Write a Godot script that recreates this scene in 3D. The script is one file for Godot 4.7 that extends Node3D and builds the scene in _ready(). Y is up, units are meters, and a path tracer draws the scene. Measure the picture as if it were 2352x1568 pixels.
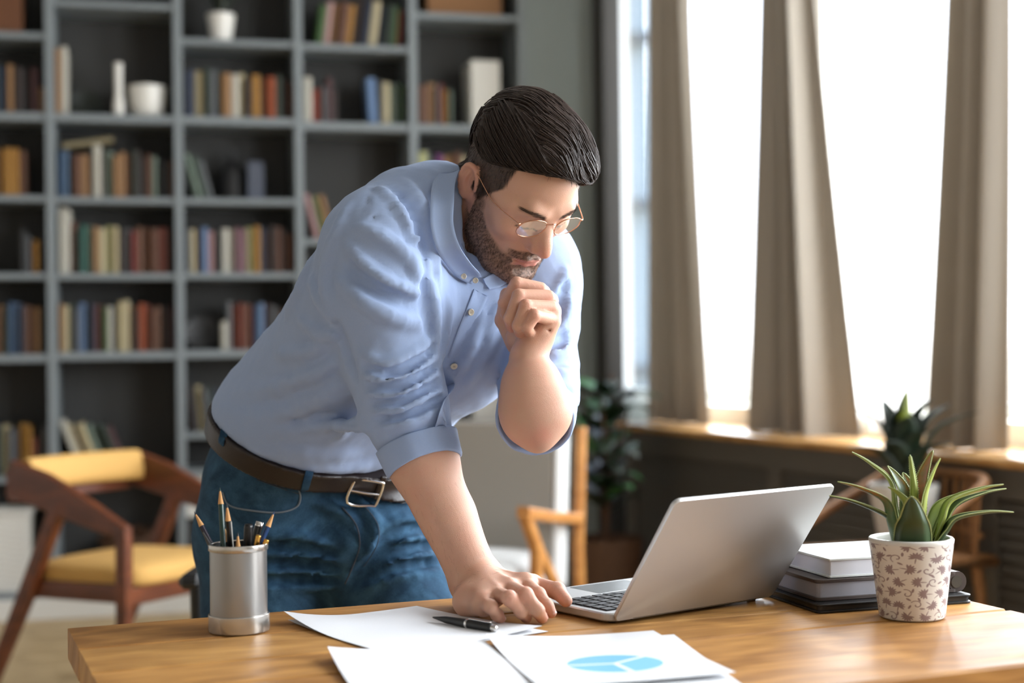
extends Node3D
# A man leaning over a wooden desk in a study: bookcase wall behind, tall windows on the right.
# World: y up, metres, floor at y = 0; the camera stands at (0, 1.11, 0) and looks along -z.

const FOCAL := 3400.0
const EYE := Vector3(0, 1.11, 0)
var cam_basis := Basis()
var mats := {}
var counts := {}
var rng := RandomNumberGenerator.new()
var only := ""

# shelf wall frame: sh(s, h, d) = point s metres along the bookcase front, h high, d in front of it
const PSI := 0.23562
var SH_T := Vector3(cos(PSI), 0, -sin(PSI))
var SH_N := Vector3(sin(PSI), 0, cos(PSI))
const SH_O := Vector3(0, 0, -6.67)
# window wall frame: ww(t, h, o) = point t metres along the bench front, h high, o outward behind it
var WW_T := Vector3(0.38798, 0, 0.92167)
var WW_N := Vector3(0.92167, 0, -0.38798)
const WW_O := Vector3(0.565, 0, -6.245)
# desk frame: dk(u, v, h) = point u along, v towards the viewer, h above the desk top
const DK_H := 0.75
var DK_U := Vector3(0.92895, 0, -0.3702)
var DK_V := Vector3(0.3702, 0, 0.92895)
const DK_O := Vector3(-0.5891, 0.75, -1.9486)

func _ready() -> void:
	rng.seed = 11
	set_view()
	make_materials()
	if only == "" or only == "room":
		build_room()
		build_bookcase()
		build_left_chair()
		build_armchair()
		build_rattan_chair()
		build_corner_plant()
		build_office_chair()
		build_curtains()
	build_desk()
	build_laptop()
	build_papers()
	build_cup()
	build_notebooks()
	build_aloe()
	if only != "room":
		build_person()

func set_view() -> void:
	cam_basis = Basis(Vector3(1, 0, 0), atan(16.0 / FOCAL)) * Basis(Vector3(0, 0, 1), -0.012)
	var cam := Camera3D.new()
	cam.name = "camera"
	add_child(cam)
	cam.transform = Transform3D(cam_basis, EYE)
	var at := CameraAttributesPhysical.new()
	at.frustum_focal_length = 52.04
	at.exposure_aperture = 2.4
	at.frustum_focus_distance = 2.06
	at.frustum_near = 0.05
	at.frustum_far = 200.0
	cam.attributes = at
	cam.fov = rad_to_deg(2.0 * atan(784.0 / FOCAL))
	cam.current = true
	var env := Environment.new()
	env.background_mode = Environment.BG_SKY
	var sky := Sky.new()
	var sm := ProceduralSkyMaterial.new()
	sm.sky_top_color = Color(0.80, 0.88, 1.0)
	sm.sky_horizon_color = Color(0.97, 0.98, 1.0)
	sm.sky_curve = 0.2
	sm.ground_bottom_color = Color(0.62, 0.60, 0.57)
	sm.ground_horizon_color = Color(0.80, 0.79, 0.77)
	sky.sky_material = sm
	env.sky = sky
	env.background_energy_multiplier = 6.0
	env.tonemap_mode = Environment.TONE_MAPPER_LINEAR
	env.tonemap_exposure = 1.08
	env.sdfgi_enabled = true
	env.ssao_enabled = true
	env.ssil_enabled = true
	var we := WorldEnvironment.new()
	we.name = "environment"
	we.environment = env
	add_child(we)
	# daylight entering through each of the tall window openings
	for w in WINDOWS:
		var l := AreaLight3D.new()
		l.name = "window_daylight"
		var t0: float = w[0] if w[0] > 0.0 else -0.42
		l.area_size = Vector2(w[1] - t0, WIN_TOP - WIN_LOW)
		l.light_energy = 10.6 * (w[1] - t0)
		l.light_color = Color(0.965, 0.985, 1.0)
		l.area_range = 20.0
		l.shadow_enabled = true
		var p := ww((t0 + w[1]) / 2, (WIN_TOP + WIN_LOW) / 2, 0.40)
		l.transform = Transform3D(Basis(-WW_T, Vector3.UP, WW_N), p)
		add_child(l, true)

const WIN_LOW := 0.86
const WIN_TOP := 3.08
const WINDOWS := [[-1.16, 0.46], [0.88, 2.32], [2.74, 4.18], [4.6, 6.04]]

# ---------------------------------------------------------------- frames
func at_pixel(px: float, py: float, depth: float) -> Vector3:
	return EYE + cam_basis * (Vector3((px - 1176.0) / FOCAL, (784.0 - py) / FOCAL, -1.0) * depth)

func sh(s: float, h: float, d := 0.0) -> Vector3:
	return SH_O + SH_T * s + SH_N * d + Vector3(0, h, 0)

func ww(t: float, h: float, o := 0.0) -> Vector3:
	return WW_O + WW_T * t + WW_N * o + Vector3(0, h, 0)

func dk(u: float, v: float, h := 0.0) -> Vector3:
	return DK_O + DK_U * u + DK_V * v + Vector3(0, h, 0)

func sh_basis() -> Basis:
	return Basis(SH_T, Vector3.UP, SH_N)

func dk_basis() -> Basis:
	return Basis(DK_U, Vector3.UP, DK_V)

# ---------------------------------------------------------------- objects
func numbered(called: String) -> String:
	var n: int = counts.get(called, 0)
	counts[called] = n + 1
	return called if n == 0 else "%s_%03d" % [called, n]

func thing(called: String, label: String, category: String, at := Vector3.ZERO, basis := Basis(), group := "") -> Node3D:
	var o := Node3D.new()
	o.name = numbered(called)
	add_child(o, true)
	o.transform = Transform3D(basis, at)
	o.set_meta("label", label)
	o.set_meta("category", category)
	if group != "":
		o.set_meta("group", group)
	return o

func part(parent: Node, called: String, m: Mesh, mat: Material, label := "", xf := Transform3D()) -> MeshInstance3D:
	var o := MeshInstance3D.new()
	o.name = called
	o.mesh = m
	o.material_override = mat
	o.transform = xf
	if label != "":
		o.set_meta("label", label)
	parent.add_child(o, true)
	return o

func solo(called: String, m: Mesh, mat: Material, label: String, category: String, at := Vector3.ZERO, basis := Basis(), group := "") -> MeshInstance3D:
	var o := MeshInstance3D.new()
	o.name = numbered(called)
	o.mesh = m
	o.material_override = mat
	add_child(o, true)
	o.transform = Transform3D(basis, at)
	o.set_meta("label", label)
	o.set_meta("category", category)
	if group != "":
		o.set_meta("group", group)
	return o

func struct(called: String, m: Mesh, mat: Material, label := "", category := "") -> MeshInstance3D:
	var o := MeshInstance3D.new()
	o.name = numbered(called)
	o.mesh = m
	o.material_override = mat
	add_child(o, true)
	o.set_meta("kind", "structure")
	if label != "":
		o.set_meta("label", label)
	if category != "":
		o.set_meta("category", category)
	return o

# ---------------------------------------------------------------- mesh builder
class MB:
	var v := PackedVector3Array()
	var n := PackedVector3Array()
	var t := PackedVector2Array()
	var c := PackedColorArray()
	var i := PackedInt32Array()
	var colored := false

	func tri(a: int, b: int, d: int) -> void:
		# faces run clockwise seen from the side their normals point to
		var g := (v[b] - v[a]).cross(v[d] - v[a])
		if g.dot(n[a] + n[b] + n[d]) > 0.0:
			i.append_array([a, d, b])
		else:
			i.append_array([a, b, d])

	func vert(p: Vector3, nn: Vector3, uv := Vector2.ZERO, col := Color.WHITE) -> int:
		v.append(p)
		n.append(nn)
		t.append(uv)
		c.append(col)
		return v.size() - 1

	func quad(a: Vector3, b: Vector3, d: Vector3, e: Vector3, nn: Vector3, uvs: Array = []) -> void:
		if uvs.is_empty():
			uvs = [Vector2(0, 0), Vector2(1, 0), Vector2(1, 1), Vector2(0, 1)]
		var k := vert(a, nn, uvs[0])
		vert(b, nn, uvs[1])
		vert(d, nn, uvs[2])
		vert(e, nn, uvs[3])
		tri(k, k + 1, k + 2)
		tri(k, k + 2, k + 3)

	func box(at: Vector3, size: Vector3, b := Basis(), bevel := 0.0) -> MB:
		return hull(at, size, size, b, bevel)

	# a box whose top face may differ in size from its bottom face, edges chamfered
	func hull(at: Vector3, size: Vector3, top: Vector3, b := Basis(), bevel := 0.0) -> MB:
		var h := size / 2.0
		var e := minf(bevel, minf(h.x, minf(h.y, h.z)) * 0.9)
		var sc := func(p: Vector3) -> Vector3:
			var f := (p.y + h.y) / maxf(size.y, 1e-6)
			return at + b * Vector3(p.x * lerpf(1.0, top.x / size.x, f), p.y, p.z * lerpf(1.0, top.z / size.z, f))
		var ax := [Vector3.RIGHT, Vector3.UP, Vector3.BACK]
		for d in 3:
			var w: int = (d + 1) % 3
			var u: int = (d + 2) % 3
			for s in [-1.0, 1.0]:
				var nn: Vector3 = ax[d] * s
				var q := []
				for k in [[-1, -1], [1, -1], [1, 1], [-1, 1]]:
					q.append(sc.call(ax[d] * s * h[d] + ax[w] * k[0] * (h[w] - e) + ax[u] * k[1] * (h[u] - e)))
				var a1 := size[w]
				var a2 := size[u]
				quad(q[0], q[1], q[2], q[3], (b * nn).normalized(), [Vector2(0, 0), Vector2(a1, 0), Vector2(a1, a2), Vector2(0, a2)])
				if e > 0.0:
					for s2 in [-1.0, 1.0]:
						var nm: Vector3 = (b * (nn + ax[w] * s2)).normalized()
						var pa: Vector3 = ax[d] * s * h[d] + ax[w] * s2 * (h[w] - e)
						var pb: Vector3 = ax[d] * s * (h[d] - e) + ax[w] * s2 * h[w]
						var z: Vector3 = ax[u] * (h[u] - e)
						quad(sc.call(pa - z), sc.call(pa + z), sc.call(pb + z), sc.call(pb - z), nm)
		if e > 0.0:
			for sx in [-1.0, 1.0]:
				for sy in [-1.0, 1.0]:
					for sz in [-1.0, 1.0]:
						var s3 := Vector3(sx, sy, sz)
						var nm := (b * s3).normalized()
						var k := vert(sc.call(s3 * (h - Vector3(0, e, e))), nm)
						vert(sc.call(s3 * (h - Vector3(e, 0, e))), nm)
						vert(sc.call(s3 * (h - Vector3(e, e, 0))), nm)
						tri(k, k + 1, k + 2)
		return self

	# a straight bar between two points with a rectangular section
	func bar(a: Vector3, b: Vector3, w: float, h: float, up := Vector3.UP, bevel := 0.003) -> MB:
		var z := (b - a).normalized()
		var x := up.cross(z).normalized()
		if x.length() < 0.5:
			x = Vector3.RIGHT
		var y := z.cross(x).normalized()
		return box((a + b) / 2.0, Vector3(w, h, a.distance_to(b)), Basis(x, y, z), bevel)

	# rings of points joined into a smooth skin; each ring holds the same number of points
	func loft(rings: Array, closed := true, caps := true, uvs := Vector2(1, 1), col := Color.WHITE) -> MB:
		var m: int = rings[0].size()
		var cols := m + 1 if closed else m
		var base := v.size()
		for r in rings.size():
			var ring: PackedVector3Array = rings[r]
			for k in cols:
				var kk := k % m
				var du: Vector3
				if closed:
					du = ring[(kk + 1) % m] - ring[(kk + m - 1) % m]
				else:
					du = ring[mini(kk + 1, m - 1)] - ring[maxi(kk - 1, 0)]
				var dv: Vector3 = rings[mini(r + 1, rings.size() - 1)][kk] - rings[maxi(r - 1, 0)][kk]
				vert(ring[kk], du.cross(dv).normalized(), Vector2(uvs.x * k / (cols - 1), uvs.y * r / maxf(rings.size() - 1, 1)), col)
		for r in rings.size() - 1:
			for k in cols - 1:
				var a := base + r * cols + k
				tri(a, a + 1, a + cols + 1)
				tri(a, a + cols + 1, a + cols)
		if caps and closed:
			for e in [0, rings.size() - 1]:
				var ring: PackedVector3Array = rings[e]
				var mid := Vector3.ZERO
				for p in ring:
					mid += p
				mid /= m
				var other: PackedVector3Array = rings[1 if e == 0 else rings.size() - 2]
				var om := Vector3.ZERO
				for p in other:
					om += p
				om /= m
				var nn := (ring[1] - ring[0]).cross(ring[m / 2] - ring[0]).normalized()
				if nn.dot(mid - om) < 0:
					nn = -nn
				var k0 := vert(mid, nn, Vector2(0.5, 0.5), col)
				for p in ring:
					vert(p, nn, Vector2(0.5, 0.5), col)
				for k in m:
					tri(k0, k0 + 1 + k, k0 + 1 + (k + 1) % m)
		return self

	# a tube along a path; radius may be a number or one per point; flat squeezes the section
	func tube(path: Array, rad: Variant, sides := 8, flat := 1.0, up := Vector3.UP, col := Color.WHITE) -> MB:
		var rings := []
		var x := Vector3.ZERO
		for k in path.size():
			var d: Vector3 = (path[mini(k + 1, path.size() - 1)] - path[maxi(k - 1, 0)]).normalized()
			if k == 0:
				x = up.cross(d)
				if x.length() < 0.05:
					x = Vector3.RIGHT.cross(d)
				if x.length() < 0.05:
					x = Vector3.BACK.cross(d)
			x = (x - d * x.dot(d)).normalized()
			var y := d.cross(x)
			var r: float = rad[k] if rad is Array or rad is PackedFloat32Array else rad
			var ring := PackedVector3Array()
			for s in sides:
				var a := TAU * s / sides
				ring.append(path[k] + (x * cos(a) + y * sin(a) * flat) * r)
			rings.append(ring)
		return loft(rings, true, true, Vector2(1, 1), col)

	# profile of (radius, height) pairs turned round the y axis
	func lathe(profile: Array, sides := 32, at := Vector3.ZERO) -> MB:
		var base := v.size()
		var m := profile.size()
		var along := 0.0
		for k in m:
			var d: Vector2 = profile[mini(k + 1, m - 1)] - profile[maxi(k - 1, 0)]
			if k > 0:
				along += profile[k].distance_to(profile[k - 1])
			for s in sides + 1:
				var a := TAU * s / sides
				var nn := Vector3(d.y * cos(a), -d.x, d.y * sin(a)).normalized()
				vert(at + Vector3(profile[k].x * cos(a), profile[k].y, profile[k].x * sin(a)), nn, Vector2(float(s) / sides, along))
		for k in m - 1:
			for s in sides:
				var a := base + k * (sides + 1) + s
				tri(a, a + 1, a + sides + 2)
				tri(a, a + sides + 2, a + sides + 1)
		return self

	# a flat outline (x, z) given thickness along y
	func slab(poly: PackedVector2Array, y0: float, y1: float, xf := Transform3D(), bevel := 0.0) -> MB:
		var q := poly
		if Geometry2D.is_polygon_clockwise(q):
			q = q.duplicate()
			q.reverse()
		var inner := q
		if bevel > 0.0:
			var off := Geometry2D.offset_polygon(q, -bevel, Geometry2D.JOIN_MITER)
			if off.size() == 1 and off[0].size() == q.size():
				# line the shrunk outline up with the original one
				var best := 0
				for k in off[0].size():
					if off[0][k].distance_to(q[0]) < off[0][best].distance_to(q[0]):
						best = k
				inner = PackedVector2Array()
				for k in q.size():
					inner.append(off[0][(best + k) % q.size()])
			else:
				bevel = 0.0
		var idx := Geometry2D.triangulate_polygon(inner)
		for s in [0, 1]:
			var nn := xf.basis * Vector3(0, 1 if s else -1, 0)
			var base := v.size()
			for p in inner:
				vert(xf * Vector3(p.x, y1 if s else y0, p.y), nn, p)
			for k in range(0, idx.size(), 3):
				tri(base + idx[k], base + idx[k + 1], base + idx[k + 2])
		for k in q.size():
			var a := q[k]
			var b := q[(k + 1) % q.size()]
			var e := (b - a).normalized()
			var nn := xf.basis * Vector3(e.y, 0, -e.x)
			quad(xf * Vector3(a.x, y0 + bevel, a.y), xf * Vector3(b.x, y0 + bevel, b.y), xf * Vector3(b.x, y1 - bevel, b.y), xf * Vector3(a.x, y1 - bevel, a.y), nn)
			if bevel > 0.0:
				var ia := inner[k]
				var ib := inner[(k + 1) % q.size()]
				for s in [-1.0, 1.0]:
					var yy := y1 if s > 0 else y0
					quad(xf * Vector3(a.x, yy - s * bevel, a.y), xf * Vector3(b.x, yy - s * bevel, b.y), xf * Vector3(ib.x, yy, ib.y), xf * Vector3(ia.x, yy, ia.y), (nn + xf.basis * Vector3(0, s, 0)).normalized())
		return self

	func mesh() -> ArrayMesh:
		var a := []
		a.resize(Mesh.ARRAY_MAX)
		a[Mesh.ARRAY_VERTEX] = v
		a[Mesh.ARRAY_NORMAL] = n
		a[Mesh.ARRAY_TEX_UV] = t
		if colored:
			a[Mesh.ARRAY_COLOR] = c
		a[Mesh.ARRAY_INDEX] = i
		var m := ArrayMesh.new()
		m.add_surface_from_arrays(Mesh.PRIMITIVE_TRIANGLES, a)
		return m

func rounded_rect(w: float, d: float, r: float, seg := 5) -> PackedVector2Array:
	var out := PackedVector2Array()
	for q in [[1, 1, 0], [-1, 1, 1], [-1, -1, 2], [1, -1, 3]]:
		for k in seg + 1:
			var a: float = (q[2] + float(k) / seg) * PI / 2
			out.append(Vector2(q[0] * (w / 2 - r) + cos(a) * r, q[1] * (d / 2 - r) + sin(a) * r))
	return out

func smooth_path(pts: Array, per := 6) -> Array:
	var out := []
	for k in pts.size() - 1:
		var a: Vector3 = pts[maxi(k - 1, 0)]
		var d: Vector3 = pts[mini(k + 2, pts.size() - 1)]
		for j in per:
			out.append((pts[k] as Vector3).cubic_interpolate(pts[k + 1], a, d, float(j) / per))
	out.append(pts[-1])
	return out

# ---------------------------------------------------------------- materials
func mat(called: String, col: Color, rough := 0.6, metal := 0.0, spec := 0.5) -> StandardMaterial3D:
	var m := StandardMaterial3D.new()
	m.resource_name = called
	m.albedo_color = col
	m.roughness = rough
	m.metallic = metal
	m.metallic_specular = spec
	mats[called] = m
	return m

func noise_tex(freq: float, sd: int, ramp: Array, size := 512, normal := false, stretch := 1.0, octaves := 4) -> NoiseTexture2D:
	var f := FastNoiseLite.new()
	f.seed = sd
	f.frequency = freq
	f.noise_type = FastNoiseLite.TYPE_SIMPLEX_SMOOTH
	f.fractal_octaves = octaves
	var t := NoiseTexture2D.new()
	t.width = size
	t.height = int(size * stretch)
	t.seamless = true
	t.noise = f
	if normal:
		t.as_normal_map = true
		t.bump_strength = 4.0
	elif not ramp.is_empty():
		var g := Gradient.new()
		var offs := PackedFloat32Array()
		var cols := PackedColorArray()
		for k in ramp.size():
			offs.append(float(k) / (ramp.size() - 1))
			cols.append(ramp[k])
		g.offsets = offs
		g.colors = cols
		t.color_ramp = g
	return t

# grain that runs along the texture's u axis
func wood_image(sd: int, dark: Color, light: Color, w := 512, h := 512, rings := 9.0, knots := 3) -> ImageTexture:
	var f := FastNoiseLite.new()
	f.seed = sd
	f.frequency = 0.012
	f.fractal_octaves = 3
	var g := FastNoiseLite.new()
	g.seed = sd + 7
	g.frequency = 0.09
	g.fractal_octaves = 2
	var r := RandomNumberGenerator.new()
	r.seed = sd
	var kn := []
	for k in knots:
		kn.append([r.randf() * w, r.randf() * h, r.randf_range(5, 11)])
	var im := Image.create(w, h, false, Image.FORMAT_RGB8)
	for y in h:
		for x in w:
			var a := TAU * x / w
			var fx := cos(a) * w / TAU * 0.35
			var fz := sin(a) * w / TAU * 0.35
			var base := f.get_noise_3d(fx, y * 0.55, fz)
			var band := 0.5 + 0.5 * sin((y / float(h) * rings + base * 1.9) * TAU)
			var fine := g.get_noise_3d(fx * 0.45, y * 3.0, fz * 0.45)
			var val := 0.25 + 0.38 * band + 0.35 * fine + 0.35 * base
			for q in kn:
				var dx: float = absf(x - q[0])
				dx = minf(dx, w - dx) / 2.2
				var d: float = sqrt(dx * dx + (y - q[1]) * (y - q[1])) / q[2]
				if d < 1.0:
					val -= 0.5 * (1.0 - d)
			im.set_pixel(x, y, dark.lerp(light, clampf(val, 0.0, 1.0)))
	return ImageTexture.create_from_image(im)

func tex_mat(called: String, tex: Texture2D, rough: float, scale: float, world := false, spec := 0.5) -> StandardMaterial3D:
	var m := mat(called, Color.WHITE, rough, 0.0, spec)
	m.albedo_texture = tex
	m.uv1_triplanar = true
	m.uv1_world_triplanar = world
	m.uv1_scale = Vector3.ONE * scale
	return m

func make_materials() -> void:
	mat("wall_grey", Color(0.50, 0.53, 0.525), 0.85)
	mat("wall_warm", Color(0.80, 0.78, 0.75), 0.9)
	mat("ceiling_white", Color(0.60, 0.595, 0.585), 0.9)
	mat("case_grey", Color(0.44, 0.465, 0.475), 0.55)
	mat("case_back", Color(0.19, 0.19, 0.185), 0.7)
	mat("plinth_white", Color(0.80, 0.79, 0.76), 0.5)
	mat("bench_grey", Color(0.315, 0.295, 0.265), 0.55)
	mat("frame_white", Color(0.86, 0.86, 0.84), 0.45)
	mat("post_dark", Color(0.20, 0.19, 0.175), 0.7)
	mat("jamb_pale", Color(0.80, 0.79, 0.75), 0.7)
	var glass := mat("window_glass", Color(1, 1, 1, 0.06), 0.03)
	glass.transparency = BaseMaterial3D.TRANSPARENCY_ALPHA
	var bump := noise_tex(0.5, 5, [], 256)
	# curtain cloth
	var cu := mat("curtain", Color(0.60, 0.57, 0.53), 0.9)
	cu.backlight_enabled = true
	cu.backlight = Color(0.38, 0.355, 0.32)
	cu.rim_enabled = true
	cu.rim = 0.3
	var shr := mat("sheer", Color(0.95, 0.95, 0.94, 0.5), 0.9)
	shr.transparency = BaseMaterial3D.TRANSPARENCY_ALPHA
	shr.backlight_enabled = true
	shr.backlight = Color(0.9, 0.9, 0.9)
	# woods
	var planks := [[3, Color(0.53, 0.36, 0.19), Color(0.76, 0.56, 0.32)], [4, Color(0.58, 0.41, 0.22), Color(0.80, 0.61, 0.36)], [9, Color(0.55, 0.38, 0.20), Color(0.79, 0.59, 0.34)]]
	for k in 3:
		var m := mat("desk_wood_%d" % k, Color.WHITE, 0.5, 0.0, 0.33)
		m.albedo_texture = wood_image(planks[k][0], planks[k][1], planks[k][2], 768, 256, 5.0, 4)
		m.uv1_scale = Vector3(1.0, 1.0, 1)
		m.roughness_texture = noise_tex(0.02, 31 + k, [Color(0.75, 0.75, 0.75), Color(1, 1, 1)], 256)
	var sw := mat("sill_wood", Color.WHITE, 0.26)
	sw.albedo_texture = wood_image(21, Color(0.68, 0.50, 0.29), Color(0.86, 0.69, 0.46), 512, 256, 5.0, 2)
	var teak := wood_image(33, Color(0.27, 0.125, 0.055), Color(0.45, 0.235, 0.115), 256, 256, 6.0, 0)
	tex_mat("teak", teak, 0.4, 2.0)
	var beech := wood_image(34, Color(0.62, 0.40, 0.19), Color(0.78, 0.56, 0.31), 256, 256, 6.0, 0)
	tex_mat("beech", beech, 0.45, 2.0)
	tex_mat("rattan", noise_tex(0.04, 3, [Color(0.42, 0.27, 0.14), Color(0.64, 0.45, 0.26)], 256), 0.55, 4.0)
	tex_mat("basket", noise_tex(0.05, 13, [Color(0.20, 0.12, 0.06), Color(0.40, 0.26, 0.14)], 256), 0.7, 5.0)
	for k in 3:
		tex_mat("floor_wood_%d" % k, wood_image(50 + k, Color(0.62, 0.52, 0.37), Color(0.78, 0.68, 0.52), 512, 128, 3.0, 1), 0.5, 0.7)
	tex_mat("yellow_fabric", noise_tex(0.2, 17, [Color(0.70, 0.53, 0.27), Color(0.80, 0.64, 0.37)], 256), 0.85, 8.0)
	tex_mat("grey_fabric", noise_tex(0.3, 18, [Color(0.50, 0.48, 0.45), Color(0.58, 0.56, 0.53)], 256), 0.9, 8.0)
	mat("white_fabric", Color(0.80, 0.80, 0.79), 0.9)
	mat("wicker_white", Color(0.78, 0.77, 0.74), 0.7)
	mat("cardboard", Color(0.46, 0.32, 0.19), 0.8)
	mat("brown_wood", Color(0.36, 0.21, 0.10), 0.6)
	mat("ceramic_white", Color(0.80, 0.79, 0.76), 0.35)
	mat("dark_object", Color(0.10, 0.10, 0.105), 0.5)
	mat("slate_object", Color(0.25, 0.27, 0.32), 0.6)
	mat("page_cream", Color(0.78, 0.73, 0.62), 0.9)
	mat("soil", Color(0.10, 0.07, 0.05), 0.95)
	mat("black_plastic", Color(0.035, 0.035, 0.037), 0.45)
	mat("black_metal", Color(0.05, 0.05, 0.05), 0.35, 0.3)
	# laptop
	mat("aluminium", Color(0.76, 0.76, 0.755), 0.38, 0.65)
	mat("key_black", Color(0.03, 0.03, 0.032), 0.4)
	mat("screen_glass", Color(0.02, 0.02, 0.022), 0.08)
	mat("touchpad", Color(0.74, 0.75, 0.75), 0.22, 0.75)
	# desk things
	mat("cup_metal", Color(0.60, 0.59, 0.575), 0.30, 0.85)
	mat("cup_band", Color(0.74, 0.72, 0.69), 0.22, 0.85)
	mat("cup_inside", Color(0.10, 0.10, 0.10), 0.6)
	mat("pencil_wood", Color(0.80, 0.60, 0.38), 0.7)
	mat("white_cover", Color(0.76, 0.77, 0.755), 0.5)
	mat("brown_cover", Color(0.23, 0.185, 0.165), 0.42)
	mat("black_cover", Color(0.055, 0.055, 0.058), 0.35)
	mat("page_white", Color(0.76, 0.76, 0.78), 0.85)
	mat("page_grey", Color(0.52, 0.51, 0.53), 0.85)
	mat("steel", Color(0.82, 0.81, 0.80), 0.2, 1.0)
	mat("brass", Color(0.78, 0.60, 0.30), 0.25, 1.0)
	mat("rose_gold", Color(0.83, 0.62, 0.50), 0.2, 1.0)

# ---------------------------------------------------------------- the room
func build_room() -> void:
	var shb := sh_basis()
	var wwb := Basis(WW_T, Vector3.UP, -WW_N)
	# floor: a slab, with boards laid on the part that shows
	var fl := Node3D.new()
	fl.name = "floor"
	fl.set_meta("kind", "structure")
	fl.set_meta("label", "pale oak board floor")
	add_child(fl)
	part(fl, "subfloor", MB.new().slab(room_plan(), -0.12, -0.0205).mesh(), mats["floor_wood_0"])
	var board := MB.new().box(Vector3.ZERO, Vector3(1.4, 0.02, 0.137), Basis(), 0.0015).mesh()
	for r in 24:
		for k in 4:
			var c := sh(-3.6 + k * 1.403 + fmod(r * 0.61, 1.4), -0.010, 0.0 + r * 0.14)
			part(fl, "floor_board", board, mats["floor_wood_%d" % ((r * 2 + k) % 3)], "", Transform3D(shb, c))
	# walls
	struct("wall_back", MB.new().box(sh(-2.0, 1.6, -0.41), Vector3(4.2, 3.2, 0.2), shb).mesh(), mats["wall_grey"])
	# the pier between the bookcase and the first window
	var pr := PackedVector2Array()
	for q in [sh(0.084, 0, -0.02), at_pixel(1418, 800, 6.76), ww(-1.17, 0, 0.30), ww(-1.4, 0, 0.54), sh(0.084, 0, -0.6)]:
		pr.append(Vector2(q.x, q.z))
	struct("wall_pier", MB.new().slab(pr, 0.0, 3.2).mesh(), mats["wall_grey"])
	var edge := at_pixel(1418, 800, 6.76)
	struct("trim_1", MB.new().box(Vector3(edge.x - 0.04, 1.6, edge.z + 0.075), Vector3(0.085, 3.2, 0.17), shb, 0.004).mesh(), mats["post_dark"], "dark post at the edge of the first window")  # forward depth added so the post shades the pier from window light
	struct("wall_left", MB.new().box(Vector3(-4.5, 1.6, -3.2), Vector3(0.2, 3.2, 11.4)).mesh(), mats["wall_warm"])
	struct("wall_rear", MB.new().box(Vector3(0.05, 1.6, 2.4), Vector3(9.1, 3.2, 0.2)).mesh(), mats["wall_warm"])
	struct("ceiling", MB.new().slab(room_plan(), 3.2, 3.36).mesh(), mats["ceiling_white"])
	# window wall with five tall openings
	var wm := MB.new()
	var th := 0.24
	var o := 0.30 + th / 2
	wm.box(ww(4.0, WIN_LOW / 2, o), Vector3(10.8, WIN_LOW, th), wwb)
	wm.box(ww(4.0, (WIN_TOP + 3.2) / 2, o), Vector3(10.8, 3.2 - WIN_TOP, th), wwb)
	var last := -1.4
	for w in WINDOWS:
		wm.box(ww((last + w[0]) / 2, (WIN_LOW + WIN_TOP) / 2, o), Vector3(w[0] - last, WIN_TOP - WIN_LOW, th), wwb)
		last = w[1]
	wm.box(ww((last + 9.4) / 2, (WIN_LOW + WIN_TOP) / 2, o), Vector3(9.4 - last, WIN_TOP - WIN_LOW, th), wwb)
	struct("wall_right", wm.mesh(), mats["jamb_pale"])
	var n := 1
	for w in WINDOWS:
		var win := Node3D.new()
		win.name = "window_%d" % n
		win.set_meta("kind", "structure")
		add_child(win)
		var mid: float = (w[0] + w[1]) / 2
		var wd: float = w[1] - w[0]
		var hm := (WIN_LOW + WIN_TOP) / 2
		var hh := WIN_TOP - WIN_LOW
		var fr := MB.new()
		for s in [-1.0, 1.0]:
			fr.box(ww(mid + s * (wd / 2 - 0.025), hm, 0.45), Vector3(0.05, hh, 0.06), wwb, 0.004)
			fr.box(ww(mid, hm + s * (hh / 2 - 0.025), 0.45), Vector3(wd - 0.1, 0.05, 0.06), wwb, 0.004)
		part(win, "window_frame", fr.mesh(), mats["frame_white"])
		part(win, "pane", MB.new().box(ww(mid, hm, 0.45), Vector3(wd - 0.1, hh - 0.1, 0.006), wwb).mesh(), mats["window_glass"])
		n += 1
	# long window bench that hides the radiators: louvred front panels under a wooden top
	var bench := thing("window_bench", "long grey louvred window bench with light wooden top under the windows", "bench")
	part(bench, "bench_top", bench_top(), mats["sill_wood"], "light wooden plank top of the window bench")
	var t0 := -0.2
	part(bench, "end_panel", MB.new().box(ww(t0 + 0.01, 0.375, 0.15), Vector3(0.02, 0.75, 0.29), wwb, 0.002).mesh(), mats["bench_grey"])
	part(bench, "kick_board", MB.new().box(ww(4.3, 0.05, 0.04), Vector3(9.0, 0.1, 0.02), wwb).mesh(), mats["bench_grey"])
	part(bench, "top_rail", MB.new().box(ww(4.3, 0.705, 0.012), Vector3(9.0, 0.09, 0.022), wwb, 0.002).mesh(), mats["bench_grey"])
	part(bench, "bottom_rail", MB.new().box(ww(4.3, 0.13, 0.012), Vector3(9.0, 0.06, 0.022), wwb, 0.002).mesh(), mats["bench_grey"])
	part(bench, "backing_board", MB.new().box(ww(4.3, 0.38, 0.045), Vector3(9.0, 0.7, 0.01), wwb).mesh(), mats["bench_grey"])
	var stile := MB.new().box(Vector3.ZERO, Vector3(0.09, 0.5, 0.022), Basis(), 0.002).mesh()
	var slat := MB.new().box(Vector3.ZERO, Vector3(1.03, 0.034, 0.008), Basis(), 0.0015).mesh()
	for k in 5:
		var ta := t0 + 0.045 + k * 1.12
		part(bench, "stile", stile, mats["bench_grey"], "", Transform3D(wwb, ww(ta, 0.41, 0.012)))
		for r in 14:
			var tilt := Basis(WW_T, -0.5)
			part(bench, "slat", slat, mats["bench_grey"], "", Transform3D(tilt * wwb, ww(ta + 0.56, 0.178 + r * 0.0355, 0.018)))
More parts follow.
